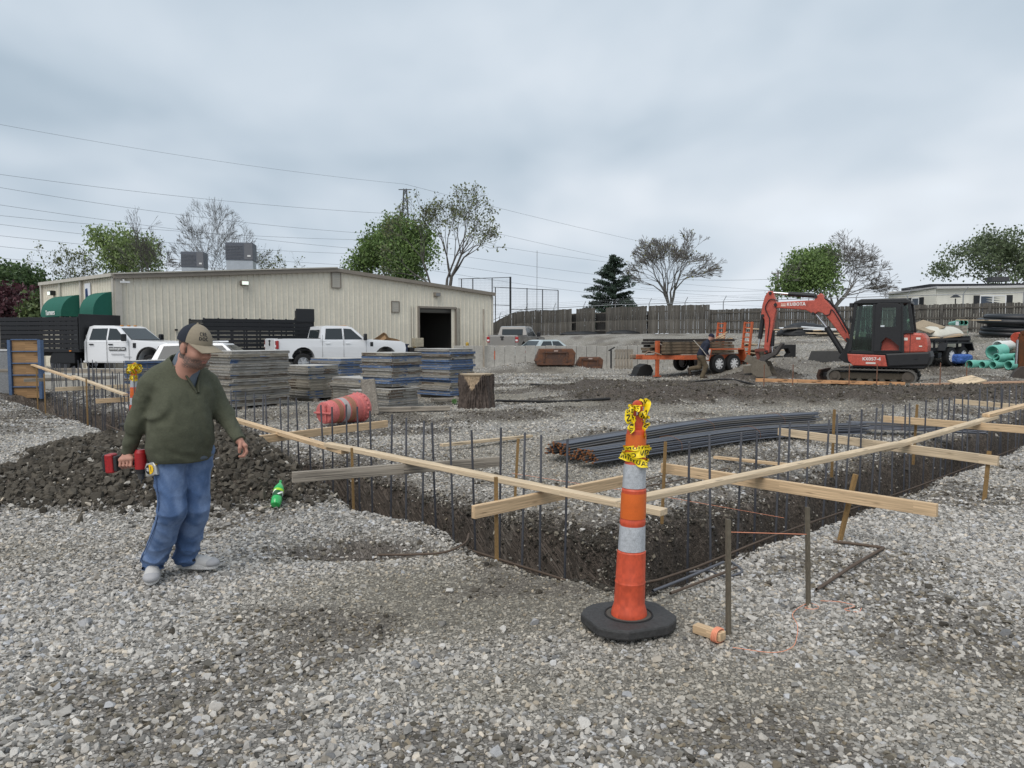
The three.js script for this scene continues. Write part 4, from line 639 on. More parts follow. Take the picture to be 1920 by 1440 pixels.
  const shoe = (p, wa, pitch) => {
    const g = new THREE.Group(); g.name = 'shoe'; const q = w2b(p[0], p[1], p[2]); g.position.set(...q); g.rotation.set(pitch, wa - phi, 0, 'YXZ'); root.add(g);
    const f = uni([ell([0, 0.055, -0.085], [0.040, 0.05, 0.052]), ell([0, 0.045, 0.0], [0.043, 0.048, 0.09]), ell([0.002, 0.036, 0.105], [0.049, 0.034, 0.065]), cap([0, 0.07, -0.06], [0, 0.105, -0.065], 0.042, 0.04)], 0.035);
    obj('upper', nets((x, y, z) => Math.max(f(x, y, z), 0.016 - y), [-0.07, 0, -0.16], [0.07, 0.16, 0.19], 0.006), shoeM, g);
    const o = []; for (let k = 0; k < 28; k++) { const a = k / 28 * 6.283, c = Math.cos(a), s = Math.sin(a); o.push([c * (0.046 + 0.008 * sst(-0.2, 0.8, s)), s * 0.152 + 0.012]); }
    obj('toe_cap', nets((x, y, z) => Math.max(ell([0.002, 0.038, 0.115], [0.0505, 0.033, 0.058])(x, y, z), 0.02 - y, 0.1 - z - y), [-0.07, 0, 0.03], [0.07, 0.1, 0.19], 0.006), std([0.36, 0.36, 0.37], { roughness: 0.8 }), g);
    obj('sole', xf(ext(o, 0.036, 0.006), [0, 0.016, 0], [Math.PI / 2, 0, 0]), soleM, g);
    obj('stripe', [-1, 1].map((s) => tube([[s * 0.047, 0.04, -0.07], [s * 0.056, 0.052, -0.01], [s * 0.053, 0.07, 0.03]], 0.010, 6)), std([0.02, 0.02, 0.025]), g);
    obj('laces', [0, 1, 2, 3].map((k) => tube([[-0.025, 0.068 - k * 0.006, 0.02 + k * 0.02], [0, 0.087 - k * 0.007, 0.022 + k * 0.02], [0.025, 0.068 - k * 0.006, 0.02 + k * 0.02]], 0.004, 5)), soleM, g);
  };
  shoe([-0.185, 0.012, 0.075], 0.35, 0.1); shoe([0.02, 0.014, -0.095], 1.45, 0);
  // cap
  const crown = (a0, a1, mat, name) => { const g = new THREE.SphereGeometry(1, 40, 16, a0, a1 - a0, 0, Math.PI * 0.5); g.scale(0.096, 0.118, 0.118); g.translate(0, 0.04, -0.006); return obj(name, g.applyMatrix4(hm), mat, capO); };
  const capO = new THREE.Group(); capO.name = 'cap'; root.add(capO);
  const tan = std([0.30, 0.255, 0.19], { map: rep(softT, 6), roughness: 0.95, side: THREE.DoubleSide }), navy = std([0.014, 0.018, 0.030], { roughness: 0.9, side: THREE.DoubleSide, bumpMap: rep(fineB, 20), bumpScale: 0.001 });
  crown(0.12, Math.PI - 0.12, tan, 'front_panel'); crown(Math.PI - 0.11, Math.PI * 2 + 0.11, navy, 'mesh_back');
  { const pos = [], idx = [], n = 24, m = 8; for (let j = 0; j <= m; j++) for (let i = 0; i <= n; i++) { const a = (i / n - 0.5) * 2.5, u = j / m, r0x = Math.sin(a) * 0.097, r0z = Math.cos(a) * 0.119 - 0.006, r1x = Math.sin(a) * 0.098, r1z = Math.pow(Math.max(Math.cos(a * 0.62), 0), 0.8) * 0.205 - 0.005; const x = mix(r0x, r1x, u), z = mix(r0z, Math.max(r1z, r0z), u); pos.push(x, 0.04 - 0.020 * u - 1.5 * x * x * u, z); } for (let j = 0; j < m; j++) for (let i = 0; i < n; i++) { const a = j * (n + 1) + i; idx.push(a, a + n + 1, a + 1, a + 1, a + n + 1, a + n + 2); } const g = new THREE.BufferGeometry(); g.setAttribute('position', new THREE.Float32BufferAttribute(pos, 3)); g.setIndex(idx); g.computeVertexNormals(); const g2 = g.clone().translate(0, -0.004, 0); obj('brim', [g, g2].map((q) => q.applyMatrix4(hm)), tan, capO); }
  const font = await new FontLoader().loadAsync('fonts/droid/droid_sans_bold.typeface.json');
  const word = (s, y, size) => { const g = new TextGeometry(s, { font, size, depth: 0.0012, curveSegments: 3 }); g.computeBoundingBox(); const w = g.boundingBox.max.x; const p = g.attributes.position; for (let i = 0; i < p.count; i++) { const a = (p.getX(i) - w / 2) / 0.1 - 0.42, yy = y + p.getY(i), sy = (yy - 0.04) / 0.118, k = Math.sqrt(Math.max(0.02, 1 - sy * sy)), e = 1.006 + p.getZ(i) / 0.1; p.setXYZ(i, Math.sin(a) * 0.096 * k * e, yy, Math.cos(a) * 0.118 * k * e - 0.006); } g.computeVertexNormals(); return g.applyMatrix4(hm); };
  obj('lettering', [word('CRE', 0.098, 0.022), word('DOC', 0.071, 0.022)], std([0.01, 0.01, 0.012]), capO);
  obj('button', new THREE.SphereGeometry(0.008, 10, 6).translate(0, 0.158, -0.006).applyMatrix4(hm), tan, capO);
  // red cordless drill in his right hand
  const dr = thing('cordless_drill', 'red and black cordless drill held in the man\'s right hand', 'drill', [X0, 0.015, Z0]);
  const dRed = phys([0.50, 0.018, 0.022], { roughness: 0.4, map: rep(wearT, 3) }), dBlk = std([0.022, 0.022, 0.024], { roughness: 0.6 });
  obj('grip', rod([-0.37, 0.772, 0.115], [-0.24, 0.778, 0.115], 0.0165, 14), dBlk, dr);
  obj('battery', [bx(0.055, 0.125, 0.078, [-0.412, 0.768, 0.115], [0, 0, 0.05], 0.012)], dRed, dr); obj('battery_shoe', [bx(0.024, 0.10, 0.07, [-0.373, 0.768, 0.115], [0, 0, 0.05], 0.008), bx(0.02, 0.11, 0.07, [-0.446, 0.772, 0.115], [0, 0, 0.05], 0.008)], dBlk, dr);
  obj('motor_housing', [cyl(0.036, 0.036, 0.105, [-0.222, 0.785, 0.115], undefined, 24), cyl(0.036, 0.028, 0.02, [-0.222, 0.847, 0.115], undefined, 24)], dRed, dr); obj('gear_case', [cyl(0.030, 0.036, 0.03, [-0.222, 0.717, 0.115], undefined, 24)], dBlk, dr); obj('chuck', [cyl(0.017, 0.024, 0.04, [-0.222, 0.684, 0.115], undefined, 20), cyl(0.004, 0.004, 0.03, [-0.222, 0.652, 0.115])], std([0.12, 0.12, 0.125], { metalness: 0.6, roughness: 0.4 }), dr);
  // tape measure clipped to the pocket
  const ct = document.createElement('canvas'); ct.width = ct.height = 128; const cx = ct.getContext('2d'); cx.fillStyle = '#101010'; cx.fillRect(0, 0, 128, 128); cx.fillStyle = '#e8b90c'; cx.fillRect(0, 0, 128, 66); cx.fillStyle = '#f2f2f2'; cx.font = 'bold 44px sans-serif'; cx.fillText("35'", 34, 108); cx.fillStyle = '#222'; cx.fillRect(30, 34, 70, 10); const tt = new THREE.CanvasTexture(ct); tt.colorSpace = THREE.SRGBColorSpace;
  const tm = thing('tape_measure', 'chrome tape measure with yellow and black disc clipped on the jeans pocket', 'tape measure', [X0 - 0.118, 0.752, Z0 + 0.172]); tm.rotation.set(-0.1, -0.32, 0.22, 'YXZ');
  obj('case', ext([[-0.045, -0.04], [0.045, -0.04], [0.045, 0.02], [0.03, 0.045], [-0.03, 0.045], [-0.045, 0.02]], 0.04, 0.007), std([0.50, 0.49, 0.46], { metalness: 0.75, roughness: 0.35 }), tm);
  obj('disc', new THREE.CylinderGeometry(0.031, 0.031, 0.006, 28).rotateX(Math.PI / 2).translate(-0.004, 0.002, 0.021).toNonIndexed(), std([1, 1, 1], { map: tt, roughness: 0.4 }), tm); obj('lock_button', bx(0.018, 0.02, 0.025, [0.04, 0.035, 0], [0, 0, -0.6], 0.004), std([0.8, 0.55, 0.04]), tm); obj('belt_clip', bx(0.02, 0.06, 0.006, [0, 0.01, -0.024]), M.chrome, tm);
}
// second man, bent forward mid-stride by the trailer
{
  const x0 = 7.0, z0 = -27.4, root = thing('person', 'man in navy jacket and brown trousers bending forward beside the orange trailer', 'person', [x0, H(x0, z0), z0], 0);
  const J = { hip: [0.03, 0.80, 0], kR: [0.16, 0.44, 0.1], aR: [0.03, 0.07, 0.1], kL: [-0.02, 0.42, -0.08], aL: [-0.36, 0.36, -0.1] };
  const skin = uni([cap([0.0, 0.85, 0], [0.16, 1.2, 0], 0.12, 0.11), cap([0.2, 1.32, 0], [0.33, 1.47, 0], 0.06, 0.06), ell([0.38, 1.53, 0], [0.10, 0.12, 0.08]), ell([0.47, 1.50, 0], [0.03, 0.03, 0.02]), cap(J.hip, J.kR, 0.06, 0.05), cap(J.kR, J.aR, 0.05, 0.04), cap(J.hip, J.kL, 0.06, 0.05), cap(J.kL, J.aL, 0.05, 0.04), cap([0.2, 1.28, 0.2], [0.06, 1.06, 0.26], 0.04, 0.04), cap([0.06, 1.06, 0.26], [0.16, 0.86, 0.28], 0.035, 0.03), cap([0.16, 0.86, 0.28], [0.2, 0.78, 0.28], 0.035, 0.02)], 0.05);
  obj('body', colorBy(nets(skin, [-0.5, 0, -0.4], [0.6, 1.7, 0.45], 0.02), () => [0.4, 0.22, 0.17]), skinM, root);
  const jac = uni([cap([0.02, 0.88, 0], [0.17, 1.22, 0], 0.175, 0.165), cap([0.17, 1.28, 0.17], [0.17, 1.28, -0.17], 0.085, 0.085), cap([0.18, 1.27, 0.2], [0.05, 1.05, 0.27], 0.078, 0.065), cap([0.05, 1.05, 0.27], [0.14, 0.88, 0.28], 0.062, 0.048), cap([0.18, 1.27, -0.2], [0.25, 1.03, -0.26], 0.078, 0.065), cap([0.25, 1.03, -0.26], [0.33, 0.86, -0.2], 0.062, 0.048), cap([0.2, 1.33, 0], [0.27, 1.41, 0], 0.08, 0.065)], 0.06);
  obj('jacket', nets((x, y, z) => Math.max(jac(x, y, z) + 0.012 * (fbm(x * 14, y * 12 + z * 9, 3) - 0.5), 0.78 - y), [-0.35, 0.7, -0.5], [0.55, 1.6, 0.5], 0.02), std([0.012, 0.016, 0.032], { roughness: 0.9, bumpMap: rep(fineB, 6), bumpScale: 0.002 }), root);
  const tr = uni([ell([0.0, 0.82, 0], [0.16, 0.11, 0.17]), cap([0.02, 0.78, 0.08], J.kR, 0.115, 0.09), cap(J.kR, J.aR, 0.09, 0.085), cap([0.02, 0.78, -0.08], J.kL, 0.115, 0.09), cap(J.kL, J.aL, 0.088, 0.075)], 0.05);
  obj('trousers', nets((x, y, z) => Math.max(tr(x, y, z) + 0.016 * (fbm(x * 12 + 3, y * 14 + z * 9, 3) - 0.5), y - 0.9), [-0.5, 0, -0.3], [0.4, 0.95, 0.35], 0.018), std([0.15, 0.115, 0.072], { roughness: 0.95, map: rep(wearT, 2) }), root);
  const boot = std([0.05, 0.035, 0.025], { roughness: 0.8 }); obj('boot', [bx(0.28, 0.10, 0.1, [0.09, 0.05, 0.1], undefined, 0.04)], boot, root); obj('boot', [bx(0.1, 0.28, 0.1, [-0.40, 0.27, -0.1], [0, 0, 0.25], 0.04)], boot, root);
  obj('knit_cap', xf(new THREE.SphereGeometry(1, 20, 10, 0, 6.2832, 0, 1.75), [0.375, 1.56, 0], [0, 0, -0.35], [0.118, 0.11, 0.095]), std([0.014, 0.014, 0.035], { roughness: 0.95 }), root);
  tag(obj('pry_bar', polyTube([[0.16, 0.82, 0.32], [-0.02, 1.05, 0.33], [-0.36, 1.42, 0.34]].map(([x, y, z]) => [x + x0, y + H(x0, z0), z + z0]), 0.014, 8), std([0.5, 0.46, 0.4], { roughness: 0.6 })), 'pale thin rod held under the arm of the man in navy', 'rod');
}
// ---------- metal building ----------
const font2 = await new FontLoader().loadAsync('fonts/droid/droid_sans_bold.typeface.json');
function text(s, size, depth = 0.01) { const g = new TextGeometry(s, { font: font2, size, depth, curveSegments: 3 }); g.computeBoundingBox(); g.translate(-g.boundingBox.max.x / 2, 0, 0); return g.index ? g.toNonIndexed() : g; }
{
  const A = [-18.41, -34.5], B = [-1.29, -48.7], E = [-25.55, -40.5], L = Math.hypot(B[0] - A[0], B[1] - A[1]), LE = Math.hypot(E[0] - A[0], E[1] - A[1]);
  const ux = (B[0] - A[0]) / L, uz = (B[1] - A[1]) / L, sx = (E[0] - A[0]) / LE, sz = (E[1] - A[1]) / LE, eave = 4.42, ridge = 5.36, y0 = -0.05;
  const bld = thing('metal_building', 'beige ribbed metal building with green awnings and open dark doorway', 'building', [A[0], 0, A[1]]);
  const beige = std([0.82, 0.765, 0.645], { map: rep(softT, 0.22, 0.22), roughness: 0.6, metalness: 0.05 }), trim = std([0.27, 0.235, 0.195], { map: rep(softT, 1), roughness: 0.6 }), trimL = std([0.55, 0.52, 0.46], { map: softT, roughness: 0.6 });
  const outN = [uz * 1, -ux * 1]; const nF = [-uz, ux]; void outN;             // front wall normal, towards the yard: (0.64, 0.77)
  const nS = [sz, -sx].map((v) => v); if (nS[1] < 0) { nS[0] *= -1; nS[1] *= -1; } if (nF[1] < 0) { nF[0] *= -1; nF[1] *= -1; }
  const top = (s) => s < L / 2 ? mix(eave, ridge, s / (L / 2)) : mix(ridge, eave, (s - L / 2) / (L / 2));
  // siding sheets with folded ribs
  function sheet(s0, s1, yb, topF, dir, nrm, flip) {
    const pos = [], idx = [], ss = [];
    for (let s = s0; s < s1 - 1e-4; s += 0.3) { const e = Math.min(s + 0.3, s1); for (const [f, o] of [[0, 0], [0.36, 0], [0.44, 0.035], [0.56, 0.035], [0.64, 0]]) { const q = s + f * 0.3; if (q <= e) ss.push([q, o]); } } ss.push([s1, 0]);
    for (const [s, o] of ss) for (const y of [yb, topF(s)]) pos.push(dir[0] * s + nrm[0] * o, y, dir[1] * s + nrm[1] * o);
    for (let i = 0; i < ss.length - 1; i++) { const a = i * 2; flip ? idx.push(a, a + 1, a + 2, a + 1, a + 3, a + 2) : idx.push(a, a + 2, a + 1, a + 1, a + 2, a + 3); }
    const g = new THREE.BufferGeometry(); g.setAttribute('position', new THREE.Float32BufferAttribute(pos, 3)); g.setIndex(idx); const h = g.toNonIndexed(); h.computeVertexNormals();
    const uv = []; const p = h.attributes.position; for (let i = 0; i < p.count; i++) uv.push(p.getX(i) * dir[0] + p.getZ(i) * dir[1], p.getY(i)); h.setAttribute('uv', new THREE.Float32BufferAttribute(uv, 2)); return h;
  }
  const W = obj('wall', [0, 1].map((k) => xf(bx(0.12, 4.3, 0.12, [0, 2.1, 0]), [k ? ux * L : 0, 0, k ? uz * L : 0])), trimL, bld);
  const d0 = 16.5, d1 = 19.3, dTop = 3.42;
  for (let s = 0.06; s < L - 0.1; s += 0.9) { let e = Math.min(s + 0.9, L - 0.06); const inDoor = s > d0 - 0.5 && e < d1 + 0.5; obj('siding_sheet', sheet(s, e, inDoor ? dTop : y0, (q) => top(q) - 0.04, [ux, uz], nF), beige, W); }
  for (const [a, b] of [[d0 - 0.52, d0], [d1, d1 + 0.5]]) obj('siding_sheet', sheet(Math.max(a, 15.9), b, y0, () => dTop + 0.01, [ux, uz], [nF[0] * 1, nF[1] * 1]), beige, W);
  const S = obj('side_wall', [bar([0, y0, 0], [sx * LE, y0, sz * LE], 0.1, 0.2)], trimL, bld);
  for (let s = 0.05; s < LE - 0.1; s += 0.9) obj('siding_sheet', sheet(s, Math.min(s + 0.9, LE - 0.03), y0, () => eave - 0.03, [sx, sz], nS, true), beige, S);
  for (const s of [0.05, 3.85, 6.6, LE]) obj('pilaster', bar([sx * s + nS[0] * 0.06, y0, sz * s + nS[1] * 0.06], [sx * s + nS[0] * 0.06, eave, sz * s + nS[1] * 0.06], 0.2, 0.12, [nS[0], 0, nS[1]]), trimL, S);
  obj('downpipe', [bar([ux * 0.12 + nF[0] * 0.09, y0, uz * 0.12 + nF[1] * 0.09], [ux * 0.12 + nF[0] * 0.09, eave, uz * 0.12 + nF[1] * 0.09], 0.28, 0.08, [nF[0], 0, nF[1]])], trimL, bld);
  // roof planes, back and right walls closing the hall
  const P = (s, t, y) => [ux * s + sx * t, y, uz * s + sz * t];
  const roofM = std([0.42, 0.41, 0.38], { roughness: 0.5, metalness: 0.2, map: softT });
  const slab = (q, th) => { const pos = [...q, ...q.map((p) => [p[0], p[1] - th, p[2]])], f = [[0, 1, 2, 3], [7, 6, 5, 4], [0, 4, 5, 1], [1, 5, 6, 2], [2, 6, 7, 3], [3, 7, 4, 0]], v = []; for (const [a, b, c, d] of f) for (const k of [a, b, c, a, c, d]) v.push(...pos[k]); const g = new THREE.BufferGeometry(); g.setAttribute('position', new THREE.Float32BufferAttribute(v, 3)); g.computeVertexNormals(); return boxUV(g); };
  const D = LE + 14, roof = obj('roof', [slab([P(-0.05, -0.05, eave + 0.04), P(L / 2, -0.05, ridge + 0.04), P(L / 2, D, ridge + 0.04), P(-0.05, LE, eave + 0.04)], 0.05), slab([P(L / 2, -0.05, ridge + 0.04), P(L + 0.1, -0.05, eave + 0.03), P(L + 0.1, D, eave + 0.03), P(L / 2, D, ridge + 0.04)], 0.05)], roofM, bld);
  const f = 0.11; for (const [a, b] of [[-0.1, L / 2], [L / 2, L + 0.12]]) obj('rake_trim', bar([ux * a + nF[0] * f, top(clamp(a, 0, L)) - 0.03, uz * a + nF[1] * f], [ux * b + nF[0] * f, top(clamp(b, 0, L)) - 0.03, uz * b + nF[1] * f], 0.22, 0.2), trim, roof);
  obj('rake_trim', bar([ux * -0.1 + nF[0] * 0.14, eave + 0.10, uz * -0.1 + nF[1] * 0.14], [ux * L / 2 + nF[0] * 0.14, ridge + 0.10, uz * L / 2 + nF[1] * 0.14], 0.3, 0.06), trimL, roof);
  obj('eave_gutter', bar([sx * -0.1 + nS[0] * 0.12, eave + 0.05, sz * -0.1 + nS[1] * 0.12], [sx * LE + nS[0] * 0.12, eave + 0.05, sz * LE + nS[1] * 0.12], 0.2, 0.16), trimL, roof);
  const ex = [ux * L, uz * L]; obj('end_wall', [slab([[ex[0], eave, ex[1]], P(L, D, eave), P(L - 0.1, D, eave), P(L - 0.1, 0, eave)], 4.45), slab([P(0, D, eave), P(L, D, eave), P(L, D + 0.1, eave), P(0, D + 0.1, eave)], 4.45)], trimL, bld);
  obj('floor_slab', slab([P(0, 0.1, 0.06), P(L, 0.1, 0.06), P(L, D, 0.06), P(0, D, 0.06)], 0.1), M.conc, bld);
  // doorway: frame, rolled door, things inside
  const at = (s, o, y) => [ux * s + nF[0] * o, y, uz * s + nF[1] * o];
  const dr = obj('doorway', [bar(at(d0, 0.02, y0), at(d0, 0.02, dTop), 0.12, 0.2, [nF[0], 0, nF[1]]), bar(at(d1, 0.02, y0), at(d1, 0.02, dTop), 0.12, 0.2, [nF[0], 0, nF[1]]), bar(at(d0, 0.02, dTop), at(d1, 0.02, dTop), 0.2, 0.12)], trim, bld);
  obj('rolled_door', rod(at(d0 + 0.1, -0.5, dTop - 0.12), at(d1 - 0.1, -0.5, dTop - 0.12), 0.2, 14), std([0.2, 0.2, 0.19]), dr);
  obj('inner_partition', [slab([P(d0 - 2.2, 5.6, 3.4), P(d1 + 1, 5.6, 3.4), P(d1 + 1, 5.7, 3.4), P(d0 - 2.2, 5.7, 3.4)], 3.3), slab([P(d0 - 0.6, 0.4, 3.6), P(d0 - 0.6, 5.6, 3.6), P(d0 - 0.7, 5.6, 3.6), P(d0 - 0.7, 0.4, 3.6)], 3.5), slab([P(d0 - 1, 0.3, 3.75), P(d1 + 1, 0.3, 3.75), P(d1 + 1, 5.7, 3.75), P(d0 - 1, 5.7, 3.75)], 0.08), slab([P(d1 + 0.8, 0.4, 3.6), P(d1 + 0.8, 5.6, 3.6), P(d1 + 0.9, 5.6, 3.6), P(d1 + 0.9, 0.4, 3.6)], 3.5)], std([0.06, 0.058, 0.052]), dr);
  // vents, lights, small fittings on the front
  const vent = (s, y, w, h, name) => { const v = obj(name, [bar(at(s - w / 2, 0.06, y), at(s + w / 2, 0.06, y), 0.05, 0.05), bar(at(s - w / 2, 0.06, y + h), at(s + w / 2, 0.06, y + h), 0.05, 0.05), bar(at(s - w / 2, 0.06, y), at(s - w / 2, 0.06, y + h), 0.05, 0.05, [nF[0], 0, nF[1]]), bar(at(s + w / 2, 0.06, y), at(s + w / 2, 0.06, y + h), 0.05, 0.05, [nF[0], 0, nF[1]])], trim, bld); const n = Math.round(h / 0.11); for (let k = 0; k < n; k++) { const b = bar(at(s - w / 2, 0.05, y + (k + 0.5) * h / n), at(s + w / 2, 0.05, y + (k + 0.5) * h / n), 0.02, 0.085); obj('louvre_slat', b, trimL, v); } return v; };
  vent(L / 2, 4.35, 0.55, 0.85, 'ridge_vent'); vent(14.9, 3.08, 0.52, 0.62, 'wall_vent');
  const lampM = std([0.75, 0.8, 0.74], { roughness: 0.3, emissive: new THREE.Color(0.75, 0.85, 0.72), emissiveIntensity: 0.5 });
  for (const [s, y, lit] of [[5.95, 4.38, true], [17.8, 4.22, false]]) { const l = obj('wall_lamp', bar(at(s - 0.2, 0.16, y), at(s + 0.2, 0.16, y), 0.26, 0.24, undefined, 0.03), trim, bld); obj('lens', bar(at(s - 0.16, 0.30, y - 0.02), at(s + 0.16, 0.30, y - 0.02), 0.03, 0.17), lit ? lampM : std([0.2, 0.2, 0.2], { roughness: 0.2 }), l); }
  { const p = (t, o, y) => [sx * t + nS[0] * o, y, sz * t + nS[1] * o]; const l = obj('wall_lamp', bar(p(7.35, 0.16, 3.92), p(7.75, 0.16, 3.92), 0.26, 0.24, undefined, 0.03), M.black, bld); obj('lens', bar(p(7.4, 0.3, 3.9), p(7.7, 0.3, 3.9), 0.03, 0.17), lampM, l); }
  obj('camera_bracket', [bar(at(0.3, 0.05, 4.28), at(0.3, 0.4, 4.2), 0.05, 0.05), bar(at(0.15, 0.38, 4.14), at(0.55, 0.38, 4.14), 0.08, 0.08)], std([0.7, 0.7, 0.7]), bld);
  obj('hose_bib', [bar(at(2.6, 0.05, 1.95), at(2.6, 0.15, 1.95), 0.12, 0.08)], M.black, bld);
  // doors and windows under the awnings
  const p = (t, o, y) => [sx * t + nS[0] * o, y, sz * t + nS[1] * o], dark = phys([0.02, 0.022, 0.025], { roughness: 0.1 });
  for (const [t0, t1, y] of [[0.3, 1.4, 0], [4.2, 5.2, 0], [5.7, 6.6, 0.9]]) { const w = obj(y ? 'window' : 'glass_door', [bar(p(t0, 0.05, y), p(t0, 0.05, 2.75), 0.08, 0.08, [nS[0], 0, nS[1]]), bar(p(t1, 0.05, y), p(t1, 0.05, 2.75), 0.08, 0.08, [nS[0], 0, nS[1]]), bar(p(t0, 0.05, 2.75), p(t1, 0.05, 2.75), 0.08, 0.08)], M.black, bld); obj('pane', slab([p(t0, 0.05, 2.7), p(t1, 0.05, 2.7), p(t1, 0.03, 2.7), p(t0, 0.03, 2.7)], 2.65 - y), dark, w); }
  const sg = obj('wall_sign', bar(p(2.7, 0.06, 3.75), p(3.35, 0.06, 3.75), 0.04, 0.95), std([0.7, 0.72, 0.76]), bld); obj('sign_mark', [bar(p(3.02, 0.1, 3.45), p(3.02, 0.1, 3.95), 0.02, 0.16, [nS[0], 0, nS[1]]), bar(p(2.92, 0.1, 3.4), p(3.02, 0.1, 3.98), 0.02, 0.05, [nS[0], 0, nS[1]])], std([0.05, 0.09, 0.2]), sg);
  // awnings: quarter-round canvas
  const green = std([0.008, 0.125, 0.088], { roughness: 0.8, map: rep(softT, 1.5), side: THREE.DoubleSide });
  for (const [t0, t1] of [[0.1, 1.7], [4.03, 6.8]]) {
    const g = thing('awning', t0 < 1 ? 'plain green quarter-round awning at the corner of the metal building' : 'wide green quarter-round awning with white lettering on the metal building', 'awning', [A[0], 0, A[1]]);
    const prof = []; for (let k = 0; k <= 12; k++) { const a = k / 12 * Math.PI / 2; prof.push([0.9 * Math.sin(a), 2.72 + 0.98 * Math.cos(a)]); } prof.push([0.9, 2.62]);
    const q = (t, k) => p(t, prof[k][0] + 0.05, prof[k][1]), v = [], caps = [];
    for (let k = 0; k < prof.length - 1; k++) for (const tri of [[q(t0, k), q(t1, k), q(t1, k + 1)], [q(t0, k), q(t1, k + 1), q(t0, k + 1)]]) v.push(...tri.flat());
    for (const t of [t0, t1]) for (let k = 0; k < prof.length - 1; k++) caps.push(...p(t, 0.05, 2.62), ...q(t, k), ...q(t, k + 1));
    const mk = (a) => { const b = new THREE.BufferGeometry(); b.setAttribute('position', new THREE.Float32BufferAttribute(a, 3)); b.computeVertexNormals(); return boxUV(b); };
    obj('canvas_roof', mk(v), green, g); obj('canvas_end', mk(caps), green, g);
    if (t0 > 1) { const tg = text('Turners', 0.24, 0.01); const ang = Math.atan2(nS[0], nS[1]); xf(tg, p(5.4, 0.97, 2.70), [0, ang, 0]); obj('lettering', tg, std([0.8, 0.82, 0.8]), g); }
  }
  // rooftop cooling units
  const hv = (px, d, y0r, w, h, label, curb) => { const x = (px - 960) / 1386 * d, t = thing('rooftop_unit', label, 'air conditioner', [x, y0r, -d], 0.18, 'cooling units on the metal roof'); delete t.userData.group; const dk = std([0.13, 0.145, 0.18], { map: rep(wearT, 1), roughness: 0.5 }), gal = std([0.50, 0.53, 0.57], { metalness: 0.7, roughness: 0.35, map: softT }); const c = obj('curb', bx(w * 0.95, curb, w * 0.8, [0, curb / 2, 0]), gal, t); void c; const cab = obj('cabinet', bx(w, h, w * 0.85, [0, curb + h / 2, 0], undefined, 0.03), dk, t); for (let k = 0; k < 9; k++) obj('grille_bar', bx(w * 0.62, 0.018, 0.02, [-w * 0.17, curb + h * (0.12 + 0.085 * k), w * 0.435]), std([0.14, 0.145, 0.16]), cab); obj('access_panel', bx(w * 0.3, h * 0.9, 0.02, [w * 0.33, curb + h / 2, w * 0.432]), std([0.13, 0.135, 0.15]), cab); obj('rating_plate', bx(w * 0.12, h * 0.1, 0.015, [w * 0.35, curb + h * 0.25, w * 0.45]), std([0.6, 0.6, 0.6]), cab); };
  hv(370, 42, 5.02, 1.22, 0.88, 'smaller dark rooftop cooling unit on the metal building', 0.45); hv(457, 42.5, 5.15, 1.5, 1.0, 'larger dark rooftop cooling unit raised on a tall silver curb', 0.75);
}
